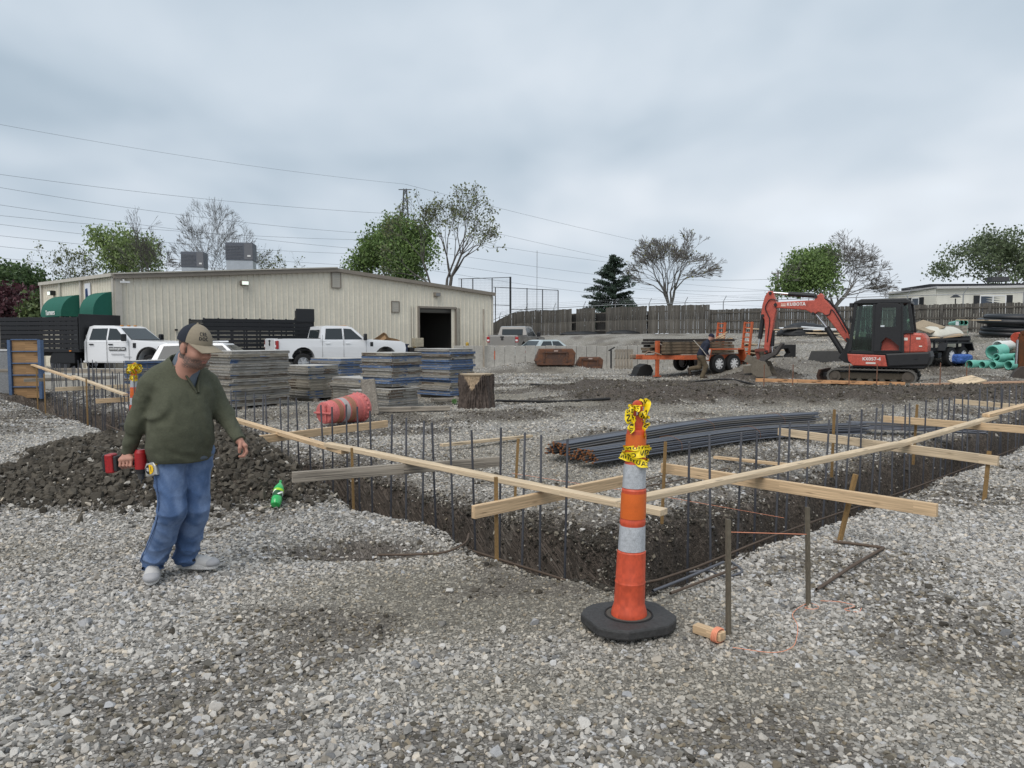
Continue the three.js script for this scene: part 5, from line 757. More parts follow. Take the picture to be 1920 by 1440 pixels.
// ---------- low concrete wall, yard furniture by the doorway ----------
{
  const t = thing('concrete_wall', 'low grey concrete wall of upright precast pieces behind the yard', 'wall', [-2.6, 0, -36.3], 0);
  for (let k = 0; k < 20; k++) { const pce = obj('wall_panel', bx(0.485, 1.25, 0.2, [k * 0.5, 0.55 + 0.01 * Math.sin(k * 3), 0.012 * Math.sin(k * 5.3)], undefined, 0.012), M.conc, t); pce.name = 'wall_panel'; }
  obj('spray_mark', bx(0.05, 0.42, 0.006, [1.75, 0.72, 0.118]), std([0.7, 0.16, 0.07], { map: wearT }), t);
  tag(obj('wooden_post', bx(0.09, 3.0, 0.09, [-1.38, 1.45, -36.0]), M.lumberGrey), 'tall thin wooden post in front of the low concrete wall', 'post');
  const yb = std([0.62, 0.40, 0.06], { map: wearT, roughness: 0.6 });
  tag(obj('bollard', [cyl(0.1, 0.1, 1.15, [-2.75, 0.62, -45.5]), xf(new THREE.SphereGeometry(0.1, 14, 8), [-2.75, 1.195, -45.5])], yb), 'yellow steel bollard right of the open doorway', 'bollard');
  tag(obj('bollard', [cyl(0.1, 0.1, 1.0, [-5.75, 0.5, -43.8]), xf(new THREE.SphereGeometry(0.1, 14, 8), [-5.75, 1.0, -43.8])], yb), 'yellow steel bollard beside the blue bin', 'bollard');
  const b = thing('waste_bin', 'dark blue metal bin filled with cardboard before the metal building', 'bin', [-6.9, 0.1, -41.2], 0.5); const blue = std([0.02, 0.035, 0.085], { map: wearT, roughness: 0.6 });
  obj('tub', [bx(1.9, 1.0, 0.06, [0, 0.55, 0.55]), bx(1.9, 1.0, 0.06, [0, 0.55, -0.55]), bx(0.06, 1.0, 1.04, [0.92, 0.55, 0]), bx(0.06, 1.0, 1.04, [-0.92, 0.55, 0]), bx(1.78, 0.05, 1.04, [0, 0.1, 0])], blue, b); obj('rim', [bx(2.0, 0.08, 0.1, [0, 1.08, 0.58]), bx(2.0, 0.08, 0.1, [0, 1.08, -0.58])], blue, b);
  const cb = std([0.30, 0.185, 0.095], { map: rep(softT, 2), roughness: 0.9 });
  for (const [w, h, x, y, r, l] of [[0.8, 0.6, -0.35, 1.25, 0.5, 'large torn cardboard box leaning in the blue bin'], [0.55, 0.4, 0.3, 1.2, -0.3, 'small cardboard box in the blue bin']]) tag(obj('cardboard_box', [xf(bx(w, h, 0.02, [0, 0, 0.22]), [-6.9 + x, y + 0.1, -41.2], [0.2, 0.5, r]), xf(bx(0.02, h, 0.44, [w / 2, 0, 0]), [-6.9 + x, y + 0.1, -41.2], [0.2, 0.5, r]), xf(bx(w, h, 0.02, [0, 0, -0.22]), [-6.9 + x, y + 0.1, -41.2], [0.2, 0.5, r]), xf(bx(w * 0.9, 0.02, 0.3, [0, h / 2, 0.3]), [-6.9 + x, y + 0.1, -41.2], [0.6, 0.5, r])], cb), l, 'box');
  tag(obj('storage_tote', [bx(0.55, 0.5, 0.5, [-5.3, 1.3, -41.6], [0, 0.5, 0], 0.03)], std([0.5, 0.45, 0.34], { map: wearT })), 'pale plastic tote on top of dark bin beside the cardboard', 'tote'); tag(obj('tool_chest', [bx(1.0, 0.95, 0.6, [-5.35, 0.55, -41.6], [0, 0.5, 0], 0.03)], M.blackMatte), 'black chest beside the blue bin', 'chest');
  // pale low concrete pads by the far trench end
  const pad = std([0.62, 0.61, 0.57], { map: rep(concT, 0.6), roughness: 0.9 });
  tag(obj('concrete_footing', bar([-16.6, 0.17, -22.9], [-9.4, 0.12, -23.3], 0.8, 0.62, undefined, 0.02), pad), 'pale new concrete footing behind the far dowels', 'footing'); tag(obj('concrete_footing', bar([-16.9, 0.16, -26.4], [-8.0, 0.12, -27.2], 0.7, 0.62, undefined, 0.02), pad), 'second pale concrete footing in front of the white work truck', 'footing');
  tag(obj('timber', bar([-14.2, 0.56, -22.8], [-11.2, 0.53, -23.0], 0.12, 0.14), M.lumberGrey), 'brown timber lying on the pale new footing', 'timber');
}
// ---------- vehicles ----------
function loft(prof, w, inset) {      // closed side outline (x forward, y up) given depth; inset(y) narrows it upwards
  const n = prof.length, v = [], z = (p, s) => s * (w / 2 - inset(p[1], p[0])), tri = THREE.ShapeUtils.triangulateShape(prof.map((p) => new THREE.Vector2(p[0], p[1])), []);
  const P = (p, s) => [p[0], p[1], z(p, s)];
  for (const [a, b, c] of tri) { v.push(...P(prof[a], 1), ...P(prof[b], 1), ...P(prof[c], 1)); v.push(...P(prof[c], -1), ...P(prof[b], -1), ...P(prof[a], -1)); }
  for (let i = 0; i < n; i++) { const a = prof[i], b = prof[(i + 1) % n]; v.push(...P(a, -1), ...P(b, -1), ...P(b, 1), ...P(a, -1), ...P(b, 1), ...P(a, 1)); }
  const g = new THREE.BufferGeometry(); g.setAttribute('position', new THREE.Float32BufferAttribute(v, 3)); g.computeVertexNormals();
  return boxUV(g);
}
const arch = (cx, cy, r, n = 9) => { const o = []; for (let k = 0; k <= n; k++) { const a = Math.PI * k / n; o.push([cx + Math.cos(a) * r, cy + Math.sin(a) * r]); } return o; };   // right to left
const tyreM = std([0.02, 0.02, 0.021], { roughness: 0.9, map: rep(wearT, 3) });
const rimSteel = std([0.55, 0.56, 0.58], { metalness: 0.6, roughness: 0.35 });
function wheel(parent, p, r, w, rimMat = rimSteel, spokes = 6, side = 1) {
  const g = new THREE.Group(); g.name = 'wheel'; g.position.set(...p); parent.add(g);
  const prof = [[r * 0.60, -w / 2], [r * 0.9, -w / 2], [r * 0.985, -w * 0.36], [r, 0], [r * 0.985, w * 0.36], [r * 0.9, w / 2], [r * 0.60, w / 2], [r * 0.60, -w / 2]];
  obj('tyre', crease(lathe(prof, 32), 0.6).rotateX(Math.PI / 2), tyreM, g);
  const z = side * w * 0.36, rim = [lathe([[r * 0.56, -w * 0.45], [r * 0.62, -w * 0.47], [r * 0.62, w * 0.47], [r * 0.55, w * 0.45]], 28).rotateX(Math.PI / 2), cyl(r * 0.16, r * 0.16, w * 0.2, [0, 0, z], [Math.PI / 2, 0, 0], 14), cyl(r * 0.55, r * 0.55, 0.02, [0, 0, z - side * 0.06], [Math.PI / 2, 0, 0], 24)];
  for (let k = 0; k < spokes; k++) { const a = k / spokes * 6.283; rim.push(bar([Math.cos(a) * r * 0.1, Math.sin(a) * r * 0.1, z], [Math.cos(a) * r * 0.58, Math.sin(a) * r * 0.58, z], r * 0.16, 0.04, [0, 0, 1])); }
  obj('rim', rim, rimMat, g); return g;
}
const winM = phys([0.03, 0.038, 0.042], { roughness: 0.05, specularIntensity: 1 });
const tailM = phys([0.35, 0.012, 0.015], { roughness: 0.2, clearcoat: 1 }), headM = phys([0.6, 0.62, 0.65], { roughness: 0.1, clearcoat: 1 });
function pane(pts, zf, off, s) { const tri = THREE.ShapeUtils.triangulateShape(pts.map((p) => new THREE.Vector2(...p)), []), v = []; for (const t of tri) for (const k of (s > 0 ? t : [...t].reverse())) v.push(pts[k][0], pts[k][1], s * (zf(pts[k][1]) + off)); const g = new THREE.BufferGeometry(); g.setAttribute('position', new THREE.Float32BufferAttribute(v, 3)); g.computeVertexNormals(); return boxUV(g); }
function crewCab(o, paintM, bed) {       // four-door truck, x forward; returns parts under o
  const W = 2.0, by = 0.52, belt = 1.34, ins = (y) => y < belt - 0.03 ? 0.03 * sst(1.0, 0.5, y) : 0.02 + (y - belt + 0.02) * 0.27;
  const bedEnd = bed === 'box' ? -2.95 : -1.12;
  const body = [[2.92, 0.62], [2.95, 1.0], [2.9, 1.22], [2.7, 1.31], [1.15, 1.40], [1.0, belt], [-1.0, belt], ...(bed === 'box' ? [[-1.02, 1.42], [-2.88, 1.44], [-2.95, 1.40], [-2.95, 0.66], [-2.85, 0.6], [-2.25, by + 0.06], ...arch(-1.82, by + 0.05, 0.5).reverse()] : [[-1.1, belt], [-1.1, by]]), [-1.2 + (bed === 'box' ? 0 : 0.12), by], [1.42, by], ...arch(1.95, by + 0.03, 0.53).reverse(), [2.55, by]];
  obj('body', crease(loft(body, W, ins), 0.45), paintM, o);
  const cabP = [[1.12, belt - 0.02], [0.42, 1.93], [0.2, 1.99], [-0.75, 2.0], [-0.95, 1.95], [-1.08, belt - 0.02]];
  const cab = obj('cab', crease(loft(cabP, W, ins), 0.5), paintM, o), zf = (y) => W / 2 - ins(y);
  for (const s of [1, -1]) {
    obj('side_window', pane([[0.86, 1.40], [0.36, 1.86], [0.02, 1.88], [0.02, 1.40]], zf, 0.012, s), winM, cab); obj('side_window', pane([[-0.06, 1.40], [-0.06, 1.88], [-0.78, 1.87], [-0.86, 1.40]], zf, 0.012, s), winM, cab);
    const d1 = obj('door', bx(0.012, 1.2, 0.012, [-0.02, 1.0, s * (W / 2 - 0.005)]), std([0.2, 0.2, 0.2]), o); obj('handle', bx(0.2, 0.05, 0.03, [0.17, 1.22, s * (W / 2 + 0.004)], undefined, 0.01), bed === 'box' ? paintM : M.black, d1);
    const d2 = obj('door', bx(0.012, 1.2, 0.012, [-0.98, 1.0, s * (W / 2 - 0.005)]), std([0.2, 0.2, 0.2]), o); obj('handle', bx(0.2, 0.05, 0.03, [-0.74, 1.22, s * (W / 2 + 0.004)], undefined, 0.01), bed === 'box' ? paintM : M.black, d2);
    obj('door_seam', bx(0.012, 0.8, 0.012, [1.02, 0.95, s * (W / 2 - 0.005)]), std([0.2, 0.2, 0.2]), o);
    const mi = obj('mirror', bx(0.12, 0.30, 0.24, [0.92, 1.5, s * (W / 2 + 0.15)], undefined, 0.04), M.black, o); void mi;
    obj('headlight', bx(0.14, 0.26, 0.36, [2.85, 1.08, s * 0.76], undefined, 0.04), headM, o);
    const fl = []; for (let k = 0; k < 12; k++) { const a = Math.PI * (k + 0.5) / 12; fl.push(xf(bx(0.16, 0.055, 0.08, [0, 0.545, 0]), [1.95, by + 0.03, s * (W / 2 + 0.01)], [0, 0, a - Math.PI / 2])); } if (bed !== 'box') obj('fender_flare', fl, M.blackMatte, o);
    obj('sill', bx(2.6, 0.09, 0.12, [0.1, 0.5, s * 0.9], undefined, 0.03), bed === 'box' ? M.chrome : paintM, o);
  }
  obj('windscreen', loft([[1.06, 1.40], [0.47, 1.885], [0.45, 1.87], [1.03, 1.40]].map(([x, y]) => [x + 0.022, y + 0.012]), W - 0.22, ins), winM, cab); obj('rear_window', bx(0.02, 0.36, 1.35, [-1.045, 1.64, 0], [0, 0, -0.22]), winM, cab);
  obj('roof_lamps', [-0.4, 0, 0.4].map((z) => bx(0.12, 0.035, 0.1, [0.25, 2.0, z], undefined, 0.012)), std([0.5, 0.2, 0.02]), cab);
  const gr = obj('grille', bx(0.06, 0.36, 1.2, [2.94, 1.0, 0], undefined, 0.02), M.black, o); for (let k = 0; k < 3; k++) obj('grille_bar', bx(0.03, 0.03, 1.14, [2.98, 0.9 + k * 0.1, 0]), M.chrome, gr);
  obj('front_bumper', bx(0.22, 0.26, 1.95, [2.98, 0.68, 0], undefined, 0.05), bed === 'box' ? M.chrome : M.blackMatte, o); obj('wiper_cowl', bx(0.25, 0.03, 1.4, [1.15, 1.405, 0]), M.black, o); obj('side_vent', bx(0.14, 0.2, 0.02, [1.28, 1.18, 1.0], undefined, 0.02), M.black, o);
  obj('chassis', [bx(5.4, 0.14, 0.9, [0, 0.5, 0]), bx(5.0, 0.3, 1.3, [0, 0.62, 0])], M.black, o);
  for (const s of [1, -1]) { wheel(o, [1.95, 0.40, s * 0.84], 0.40, 0.27, rimSteel, 6, s); wheel(o, [bed === 'box' ? -1.82 : -2.15, 0.40, s * 0.84], 0.40, 0.27, rimSteel, 6, s); }
  if (bed === 'box') {
    obj('bed_floor', [bx(1.86, 0.05, 1.7, [-1.96, 0.95, 0])], M.black, o); obj('bed_liner', [bx(1.84, 0.03, 1.9, [-1.96, 1.432, 0])], M.blackMatte, o);
    const tg = obj('tailgate', bx(0.06, 0.62, 1.62, [-2.955, 1.08, 0], undefined, 0.02), paintM, o); obj('badge', cyl(0.09, 0.09, 0.03, [-2.99, 1.2, 0], [0, 0, Math.PI / 2], 6), std([0.03, 0.03, 0.03]), tg); obj('handle', bx(0.02, 0.09, 0.24, [-2.99, 1.33, 0]), M.black, tg);
    for (const s of [1, -1]) { const tl = obj('tail_light', bx(0.12, 0.36, 0.2, [-2.91, 1.17, s * 0.91], undefined, 0.03), tailM, o); obj('reverse_lens', bx(0.03, 0.1, 0.14, [-2.965, 1.12, s * 0.91]), std([0.7, 0.7, 0.72]), tl); }
    obj('rear_bumper', bx(0.2, 0.2, 1.9, [-3.05, 0.68, 0], undefined, 0.04), M.chrome, o); obj('number_plate', bx(0.02, 0.15, 0.3, [-3.16, 0.72, 0.0]), std([0.65, 0.42, 0.05]), o);
  }
}
function stakeBed(o, x0, x1, label) {
  const W = 2.35, y0 = 1.02, h = 1.35, blk = std([0.011, 0.012, 0.016], { roughness: 0.5, map: wearT }); void label;
  obj('bed_deck', [bx(x0 - x1, 0.12, W, [(x0 + x1) / 2, y0 - 0.06, 0]), bx(x0 - x1, 0.2, 1.0, [(x0 + x1) / 2, y0 - 0.2, 0])], blk, o);
  const n = Math.round((x0 - x1) / 0.62);
  for (const s of [1, -1]) { for (let k = 0; k <= n; k++) obj('stake_post', bx(0.06, h, 0.05, [mix(x0 - 0.05, x1 + 0.05, k / n), y0 + h / 2, s * (W / 2 - 0.05)]), blk, o); for (let k = 0; k < 7; k++) obj('side_slat', bx(x0 - x1, 0.155, 0.035, [(x0 + x1) / 2, y0 + 0.13 + k * 0.185, s * (W / 2)], undefined, 0.006), blk, o); }
  const hb = obj('headboard', [bx(0.06, h + 0.1, W, [x0 + 0.05, y0 + h / 2 + 0.05, 0], undefined, 0.01)], blk, o); void hb; for (let k = 0; k < 6; k++) obj('tail_slat', bx(0.035, 0.15, W - 0.1, [x1, y0 + 0.13 + k * 0.21, 0]), blk, o);
  obj('toolbox', bx(0.9, 0.45, 0.5, [x0 - 0.7, 0.66, W / 2 - 0.28], undefined, 0.02), blk, o); obj('side_marker', bx(0.1, 0.05, 0.02, [x0 - 0.4, 0.95, W / 2 + 0.02]), std([0.6, 0.2, 0.03]), o); obj('mudguard', [cyl(0.5, 0.5, 0.5, [-2.15, 0.5, W / 2 - 0.3], [Math.PI / 2, 0, 0], 20)], blk, o);
}
{
  const white = M.whitePaint;
  const t1 = thing('work_truck', 'white crew-cab work truck with black stake bed and black wheel flares', 'truck', [-16.45, 0.08, -31.4], -0.20); crewCab(t1, white, 'stake'); stakeBed(t1, -1.18, -5.4);
  const lg = obj('door_lettering', [bx(0.78, 0.14, 0.008, [0.48, 1.04, 1.006])], M.black, t1); obj('lettering', xf(text('enterprise', 0.105, 0.006), [0.48, 1.0, 1.010]), std([0.75, 0.76, 0.76]), lg); obj('small_print', [bx(0.62, 0.045, 0.004, [0.5, 0.82, 1.004]), bx(0.36, 0.03, 0.004, [0.94, 0.72, 1.004])], std([0.45, 0.46, 0.48]), t1);
  const t2 = thing('work_truck', 'white work truck with tall black stake bed parked along the metal building', 'truck', [-9.35, 0.08, -37.2], 0.66); crewCab(t2, white, 'stake'); stakeBed(t2, -1.18, -6.2); obj('cab_guard', [bx(0.06, 0.5, 2.3, [-1.1, 2.6, 0]), bx(0.9, 0.62, 0.05, [-1.55, 2.55, 1.2], undefined, 0.01)], M.black, t2);
  const t3 = thing('pickup_truck', 'white crew-cab pickup with open bed and red tail light behind the panels', 'truck', [-7.95, 0.10, -33.6], 0.56); crewCab(t3, white, 'box');
  // grey pickup with topper and small car behind the low wall
  const grey = phys([0.30, 0.285, 0.265], { roughness: 0.35, metalness: 0.5, clearcoat: 0.6 });
  const t4 = thing('pickup_truck', 'grey-tan pickup with white cab roof seen from behind over the low wall', 'truck', [0.35, 0.28, -47.5], 1.25); crewCab(t4, grey, 'box');
  const car = (p, ry, paintM, label, name, h) => {
    const t = thing(name, label, 'car', p, ry), W = 1.75, belt = h * 0.60, ins = (y) => y < belt - 0.06 ? 0.05 * sst(0.7, 0.3, y) : 0.03 + Math.max(0, y - belt + 0.02) * 0.42;
    const wag = name === 'estate_car';
    obj('body', crease(loft([[2.2, 0.3], [2.25, 0.55], [2.1, 0.72], [1.0, belt], [-1.9, belt + 0.02], [-2.2, belt - 0.05], [-2.25, 0.5], [-2.15, 0.3], ...arch(-1.35, 0.3, 0.37).reverse(), [0.9, 0.26], ...arch(1.35, 0.3, 0.37).reverse()], W, ins), 0.5), paintM, t);
    const g = wag ? [[0.95, belt - 0.02], [0.25, h - 0.03], [0.0, h], [-1.7, h - 0.02], [-1.85, h - 0.08], [-2.1, belt - 0.02]] : [[1.05, belt - 0.02], [0.3, h - 0.04], [0.05, h], [-0.75, h - 0.01], [-1.0, h - 0.05], [-1.75, belt - 0.02]];
    const cab = obj('cabin', crease(loft(g, W, ins), 0.5), paintM, t), zf = (y) => W / 2 - ins(y), y1 = h - 0.09, yb = belt + 0.03;
    for (const s of [1, -1]) { obj('side_window', pane([[0.72, yb], [0.22, y1], [-0.25, y1], [-0.25, yb]], zf, 0.012, s), winM, cab); obj('side_window', pane([[-0.33, yb], [-0.33, y1], [wag ? -1.0 : -0.9, y1], [wag ? -1.05 : -1.35, yb]], zf, 0.012, s), winM, cab); if (wag) { obj('side_window', pane([[-1.13, yb], [-1.1, y1], [-1.72, y1 - 0.02], [-1.88, yb]], zf, 0.012, s), winM, cab); obj('roof_rail', bar([0.1, h + 0.045, s * 0.58], [-1.6, h + 0.035, s * 0.58], 0.045, 0.045), paintM, cab); } obj('headlight', bx(0.15, 0.14, 0.35, [2.13, 0.62, s * 0.62], undefined, 0.04), headM, t); obj('tail_light', bx(0.1, 0.16, 0.3, [-2.2, 0.72, s * 0.65], undefined, 0.03), tailM, t); wheel(t, [1.35, 0.31, s * 0.74], 0.31, 0.2, rimSteel, 5, s); wheel(t, [-1.35, 0.31, s * 0.74], 0.31, 0.2, rimSteel, 5, s); }
    obj('windscreen', loft([[1.0, yb], [0.34, y1], [0.3, y1], [0.95, yb]].map(([x, y]) => [x + 0.02, y + 0.012]), W - 0.2, ins), winM, cab); obj('rear_window', loft(wag ? [[-1.93, h - 0.12], [-2.07, yb], [-2.1, yb], [-1.95, h - 0.12]] : [[-1.08, y1], [-1.6, yb], [-1.64, yb], [-1.1, y1]].map(([x, y]) => [x - 0.02, y + 0.015]), W - 0.25, ins), winM, cab); obj('bumper', bx(4.6, 0.14, 1.6, [0, 0.42, 0], undefined, 0.05), M.blackMatte, t);
  };
  car([2.15, 0.05, -43.5], 0.62, phys([0.52, 0.58, 0.58], { roughness: 0.3, metalness: 0.4, clearcoat: 0.8 }), 'pale silver saloon car behind the low concrete wall', 'saloon_car', 1.40);
  car([-10.3, -0.12, -26.2], 0.1, M.whitePaint, 'white estate car with roof rails behind the grey form stack', 'estate_car', 1.52);
}
// ---------- excavator ----------
const kOr = phys([0.64, 0.115, 0.075], { roughness: 0.5, map: rep(wearT, 0.9), clearcoat: 0.2 }), kBlk = std([0.017, 0.018, 0.021], { roughness: 0.55, map: rep(wearT, 1) });
{
  const ex = 12.05, ez = -23.9, t = thing('excavator', 'orange compact excavator with black cab and its bucket resting on the soil', 'excavator', [ex, H(ex, ez) + 0.02, ez], -0.56); t.scale.setScalar(1.065);
  const S = (px, py) => [(px - 1665) * 0.0157, (713 - py) * 0.0171];
  const poly = (...a) => a.map((p) => S(...p));
  // tracks
  for (const z of [0.72, -0.72]) {
    const tr = new THREE.Group(); tr.name = 'track'; tr.position.set(-0.28, 0, z); t.add(tr);
    const L = 0.98, r = 0.225, o = []; for (let k = 0; k <= 12; k++) { const a = -Math.PI / 2 + k / 12 * Math.PI; o.push([L + Math.cos(a) * r, 0.235 + Math.sin(a) * r]); } for (let k = 0; k <= 12; k++) { const a = Math.PI / 2 + k / 12 * Math.PI; o.push([-L + Math.cos(a) * r, 0.235 + Math.sin(a) * r]); }
    const inn = o.map(([x, y]) => [x * 0.955, 0.235 + (y - 0.235) * 0.82]);
    obj('belt', ext(o, 0.38, 0.01, [inn]), std([0.17, 0.16, 0.145], { map: rep(wearT, 3), roughness: 0.95 }), tr);
    const per = []; let acc = 0; const pts = [...o, o[0]]; const lugN = 46; const len = []; for (let i = 0; i < pts.length - 1; i++) { const d = Math.hypot(pts[i + 1][0] - pts[i][0], pts[i + 1][1] - pts[i][1]); len.push(d); acc += d; }
    for (let k = 0; k < lugN; k++) { let q = k / lugN * acc, i = 0; while (q > len[i]) q -= len[i++]; const f = q / len[i], x = mix(pts[i][0], pts[i + 1][0], f), y = mix(pts[i][1], pts[i + 1][1], f), a = Math.atan2(pts[i + 1][1] - pts[i][1], pts[i + 1][0] - pts[i][0]); per.push(xf(bx(0.05, 0.03, 0.38), [x, y, 0], [0, 0, a])); }
    obj('tread_lugs', per, std([0.13, 0.125, 0.115], { map: rep(wearT, 3), roughness: 0.95 }), tr);
    obj('frame', [bx(1.75, 0.2, 0.2, [0, 0.25, 0], undefined, 0.03)], std([0.085, 0.07, 0.05], { map: wearT, roughness: 0.9 }), tr);
    for (const x of [-L, L]) obj('end_wheel', [cyl(0.165, 0.165, 0.3, [x, 0.235, 0], [Math.PI / 2, 0, 0], 20), cyl(0.08, 0.08, 0.36, [x, 0.235, 0], [Math.PI / 2, 0, 0], 12)], std([0.12, 0.10, 0.08], { map: wearT, roughness: 0.85 }), tr);
    for (let k = 0; k < 5; k++) obj('roller', cyl(0.075, 0.075, 0.3, [-0.62 + k * 0.31, 0.11, 0], [Math.PI / 2, 0, 0], 12), std([0.07, 0.06, 0.045]), tr);
  }
  obj('undercarriage', [bx(1.3, 0.22, 1.1, [-0.25, 0.42, 0], undefined, 0.04), cyl(0.45, 0.45, 0.14, [-0.15, 0.55, 0], undefined, 24)], kBlk, t);
  const bl = obj('dozer_blade', [ext([[-1.72, 0.02], [-1.64, 0.02], [-1.70, 0.22], [-1.64, 0.42], [-1.72, 0.42], [-1.78, 0.22]], 1.9, 0.01)], std([0.20, 0.17, 0.145], { map: rep(rustT, 0.5), roughness: 0.9 }), t); obj('blade_arm', [bar([-1.66, 0.25, 0.4], [-0.6, 0.35, 0.35], 0.12, 0.12), bar([-1.66, 0.25, -0.4], [-0.6, 0.35, -0.35], 0.12, 0.12)], kBlk, bl);
  // upper structure
  obj('slew_deck', [ext(poly([1608, 660], [1672, 660], [1742, 655], [1741, 678], [1735, 684], [1618, 684]), 1.76, 0.03)], kBlk, t);
  const sp = obj('side_panel', ext(poly([1606, 660], [1671, 662], [1675, 681], [1616, 680], [1608, 672]), 0.06, 0.02), kOr, t); sp.position.z = 0.9; const model = obj('lettering', xf(text('KX057-4', 0.095, 0.008), [...S(1648, 671), 0.03]), std([0.72, 0.70, 0.68]), sp); void model; obj('label_plate', bx(0.26, 0.05, 0.008, [...S(1647, 675.5), 0.035]), std([0.62, 0.6, 0.56]), sp);
  const cw = obj('counterweight', [ext(poly([1671, 659], [1700, 657], [1743, 655], [1746, 664], [1742, 678], [1676, 682]), 1.86, 0.05)], kBlk, t); obj('slot', bx(0.09, 0.1, 0.02, [...S(1721, 665), 0.93]), M.black, cw);
  const hood = obj('engine_hood', [ext(poly([1698, 626], [1706, 623], [1730, 624], [1737, 632], [1740, 645], [1739, 657], [1698, 658]), 1.72, 0.06)], kOr, t); obj('hood_seam', bx(0.015, 0.52, 0.012, [...S(1711, 641), 0.862]), M.black, hood); for (const [a, b, w, h] of [[1704, 634, 0.09, 0.08], [1724, 633, 0.11, 0.06], [1728, 646, 0.08, 0.035]]) obj('decal', bx(w, h, 0.006, [...S(a, b), 0.865]), std([0.7, 0.68, 0.62]), hood); obj('hood_grille', ext(poly([1662, 656], [1664, 640], [1670, 631], [1678, 631], [1694, 645], [1694, 656]), 1.5, 0.02), kOr, hood);
  // cab: posts, roof, panes, door
  const cab = obj('cab_frame', [0.86, -0.30].flatMap((z) => { const P3 = (x, y) => [...S(x, y), z]; return [bar(P3(1609, 658), P3(1618, 573), 0.09, 0.09, [0, 0, 1]), bar(P3(1650, 658), P3(1650, 572), 0.08, 0.08, [0, 0, 1]), bar(P3(1699, 658), P3(1695, 572), 0.09, 0.09, [0, 0, 1]), bar(P3(1714, 622), P3(1707, 572), 0.08, 0.08, [0, 0, 1]), bar(P3(1695, 622), P3(1716, 622), 0.08, 0.08), bar(P3(1609, 657), P3(1700, 657), 0.09, 0.08)]; }).concat([bar([...S(1618, 573), 0.86], [...S(1618, 573), -0.3], 0.08, 0.08), bar([...S(1609, 657), 0.86], [...S(1609, 657), -0.3], 0.08, 0.08)]), kBlk, t);
  obj('cab_roof', xf(ext(poly([1613, 573], [1616, 569], [1628, 565], [1702, 565], [1710, 569], [1711, 574]), 1.28, 0.03), [0, 0, 0.28]), std([0.03, 0.032, 0.036], { roughness: 0.5, map: wearT }), cab); obj('work_light', bx(0.12, 0.13, 0.14, [...S(1610, 575), 0.75], undefined, 0.02), kBlk, cab); obj('mirror', bx(0.04, 0.2, 0.12, [...S(1611, 600), 1.02], undefined, 0.015), kBlk, cab);
  const cg = phys([0.55, 0.66, 0.6], { transmission: 1, thickness: 0, roughness: 0.03 });
  for (const z of [0.88, -0.32]) { const pg = obj('pane', ext(poly([1612, 652], [1620, 578], [1647, 576], [1647, 654]), 0.012), cg, cab); pg.position.z = z; const p2 = obj('pane', ext(poly([1699, 620], [1698, 578], [1706, 577], [1712, 620]), 0.012), cg, cab); p2.position.z = z; }
  const door = obj('cab_door', ext(poly([1651, 656], [1652, 576], [1656, 573], [1690, 574], [1695, 579], [1697, 656]), 0.05, 0.012, [poly([1660, 614], [1663, 580], [1687, 580], [1688, 614]), poly([1661, 654], [1662, 640], [1671, 630], [1680, 634], [1694, 646], [1694, 654])]), kBlk, t); door.position.z = 0.905;
  obj('pane', ext(poly([1659, 615], [1662, 579], [1688, 579], [1689, 615]), 0.012), cg, door); obj('sticker', bx(0.1, 0.05, 0.008, [...S(1665, 612), 0.02]), std([0.6, 0.65, 0.68]), door);
  obj('seat', [bx(0.5, 0.14, 0.5, [...S(1668, 636), 0.28], undefined, 0.05), bx(0.14, 0.7, 0.48, [...S(1684, 615), 0.28], [0, 0, -0.12], 0.05)], kBlk, t); obj('console', [bx(0.12, 0.55, 0.2, [...S(1641, 640), 0.55], [0, 0, 0.15], 0.03), bx(0.12, 0.55, 0.2, [...S(1641, 640), 0.0], [0, 0, 0.15], 0.03), rod([...S(1640, 630), 0.55], [...S(1634, 612), 0.55], 0.02), rod([...S(1640, 630), 0.0], [...S(1634, 612), 0.0], 0.02)], kBlk, t); obj('floor_mat', bx(0.9, 0.05, 1.1, [...S(1637, 655), 0.28]), std([0.14, 0.13, 0.12], { map: wearT }), t);
  // front: swing post, boom, arm, bucket, rams
  const bz = 0.15;
  obj('swing_post', ext(poly([1585, 668], [1596, 650], [1602, 634], [1610, 634], [1614, 660], [1608, 678], [1596, 676]), 0.42, 0.02), kBlk, t).position.z = bz;
  const boom = obj('boom', ext(poly([1463, 565], [1537, 563], [1540, 556], [1549, 551], [1553, 553], [1556, 561], [1573, 579], [1601, 621], [1605, 635], [1598, 640], [1589, 629], [1563, 596], [1553, 587], [1545, 585], [1538, 589], [1531, 586], [1522, 581], [1464, 576]), 0.30, 0.025), kOr, t); boom.position.z = bz;
  obj('lettering', xf(text('KUBOTA', 0.105, 0.01), [...S(1503, 572.8), 0.15]), std([0.80, 0.78, 0.76]), boom); obj('emblem', [bx(0.15, 0.05, 0.01, [...S(1478.5, 572), 0.153]), bx(0.15, 0.03, 0.01, [...S(1478.5, 569), 0.153])], std([0.72, 0.5, 0.42]), boom);
  for (const [a, b] of [[1540, 557], [1463, 570], [1536, 588], [1600, 635]]) obj('pin', cyl(0.05, 0.05, 0.36, [...S(a, b), 0], [Math.PI / 2, 0, 0], 14), kBlk, boom);
  obj('boom_hose', [tube([[...S(1548, 556), 0.08], [...S(1566, 566), 0.1], [...S(1578, 580), 0.12], [...S(1604, 625), 0.12]], 0.028, 6, 24), tube([[...S(1550, 592), 0.17], [...S(1566, 590), 0.18], [...S(1572, 582), 0.17], [...S(1598, 622), 0.17]], 0.016, 6, 24), tube([[...S(1548, 558), -0.08], [...S(1567, 570), -0.08], [...S(1602, 622), -0.08]], 0.028, 6, 24)], M.black, boom);
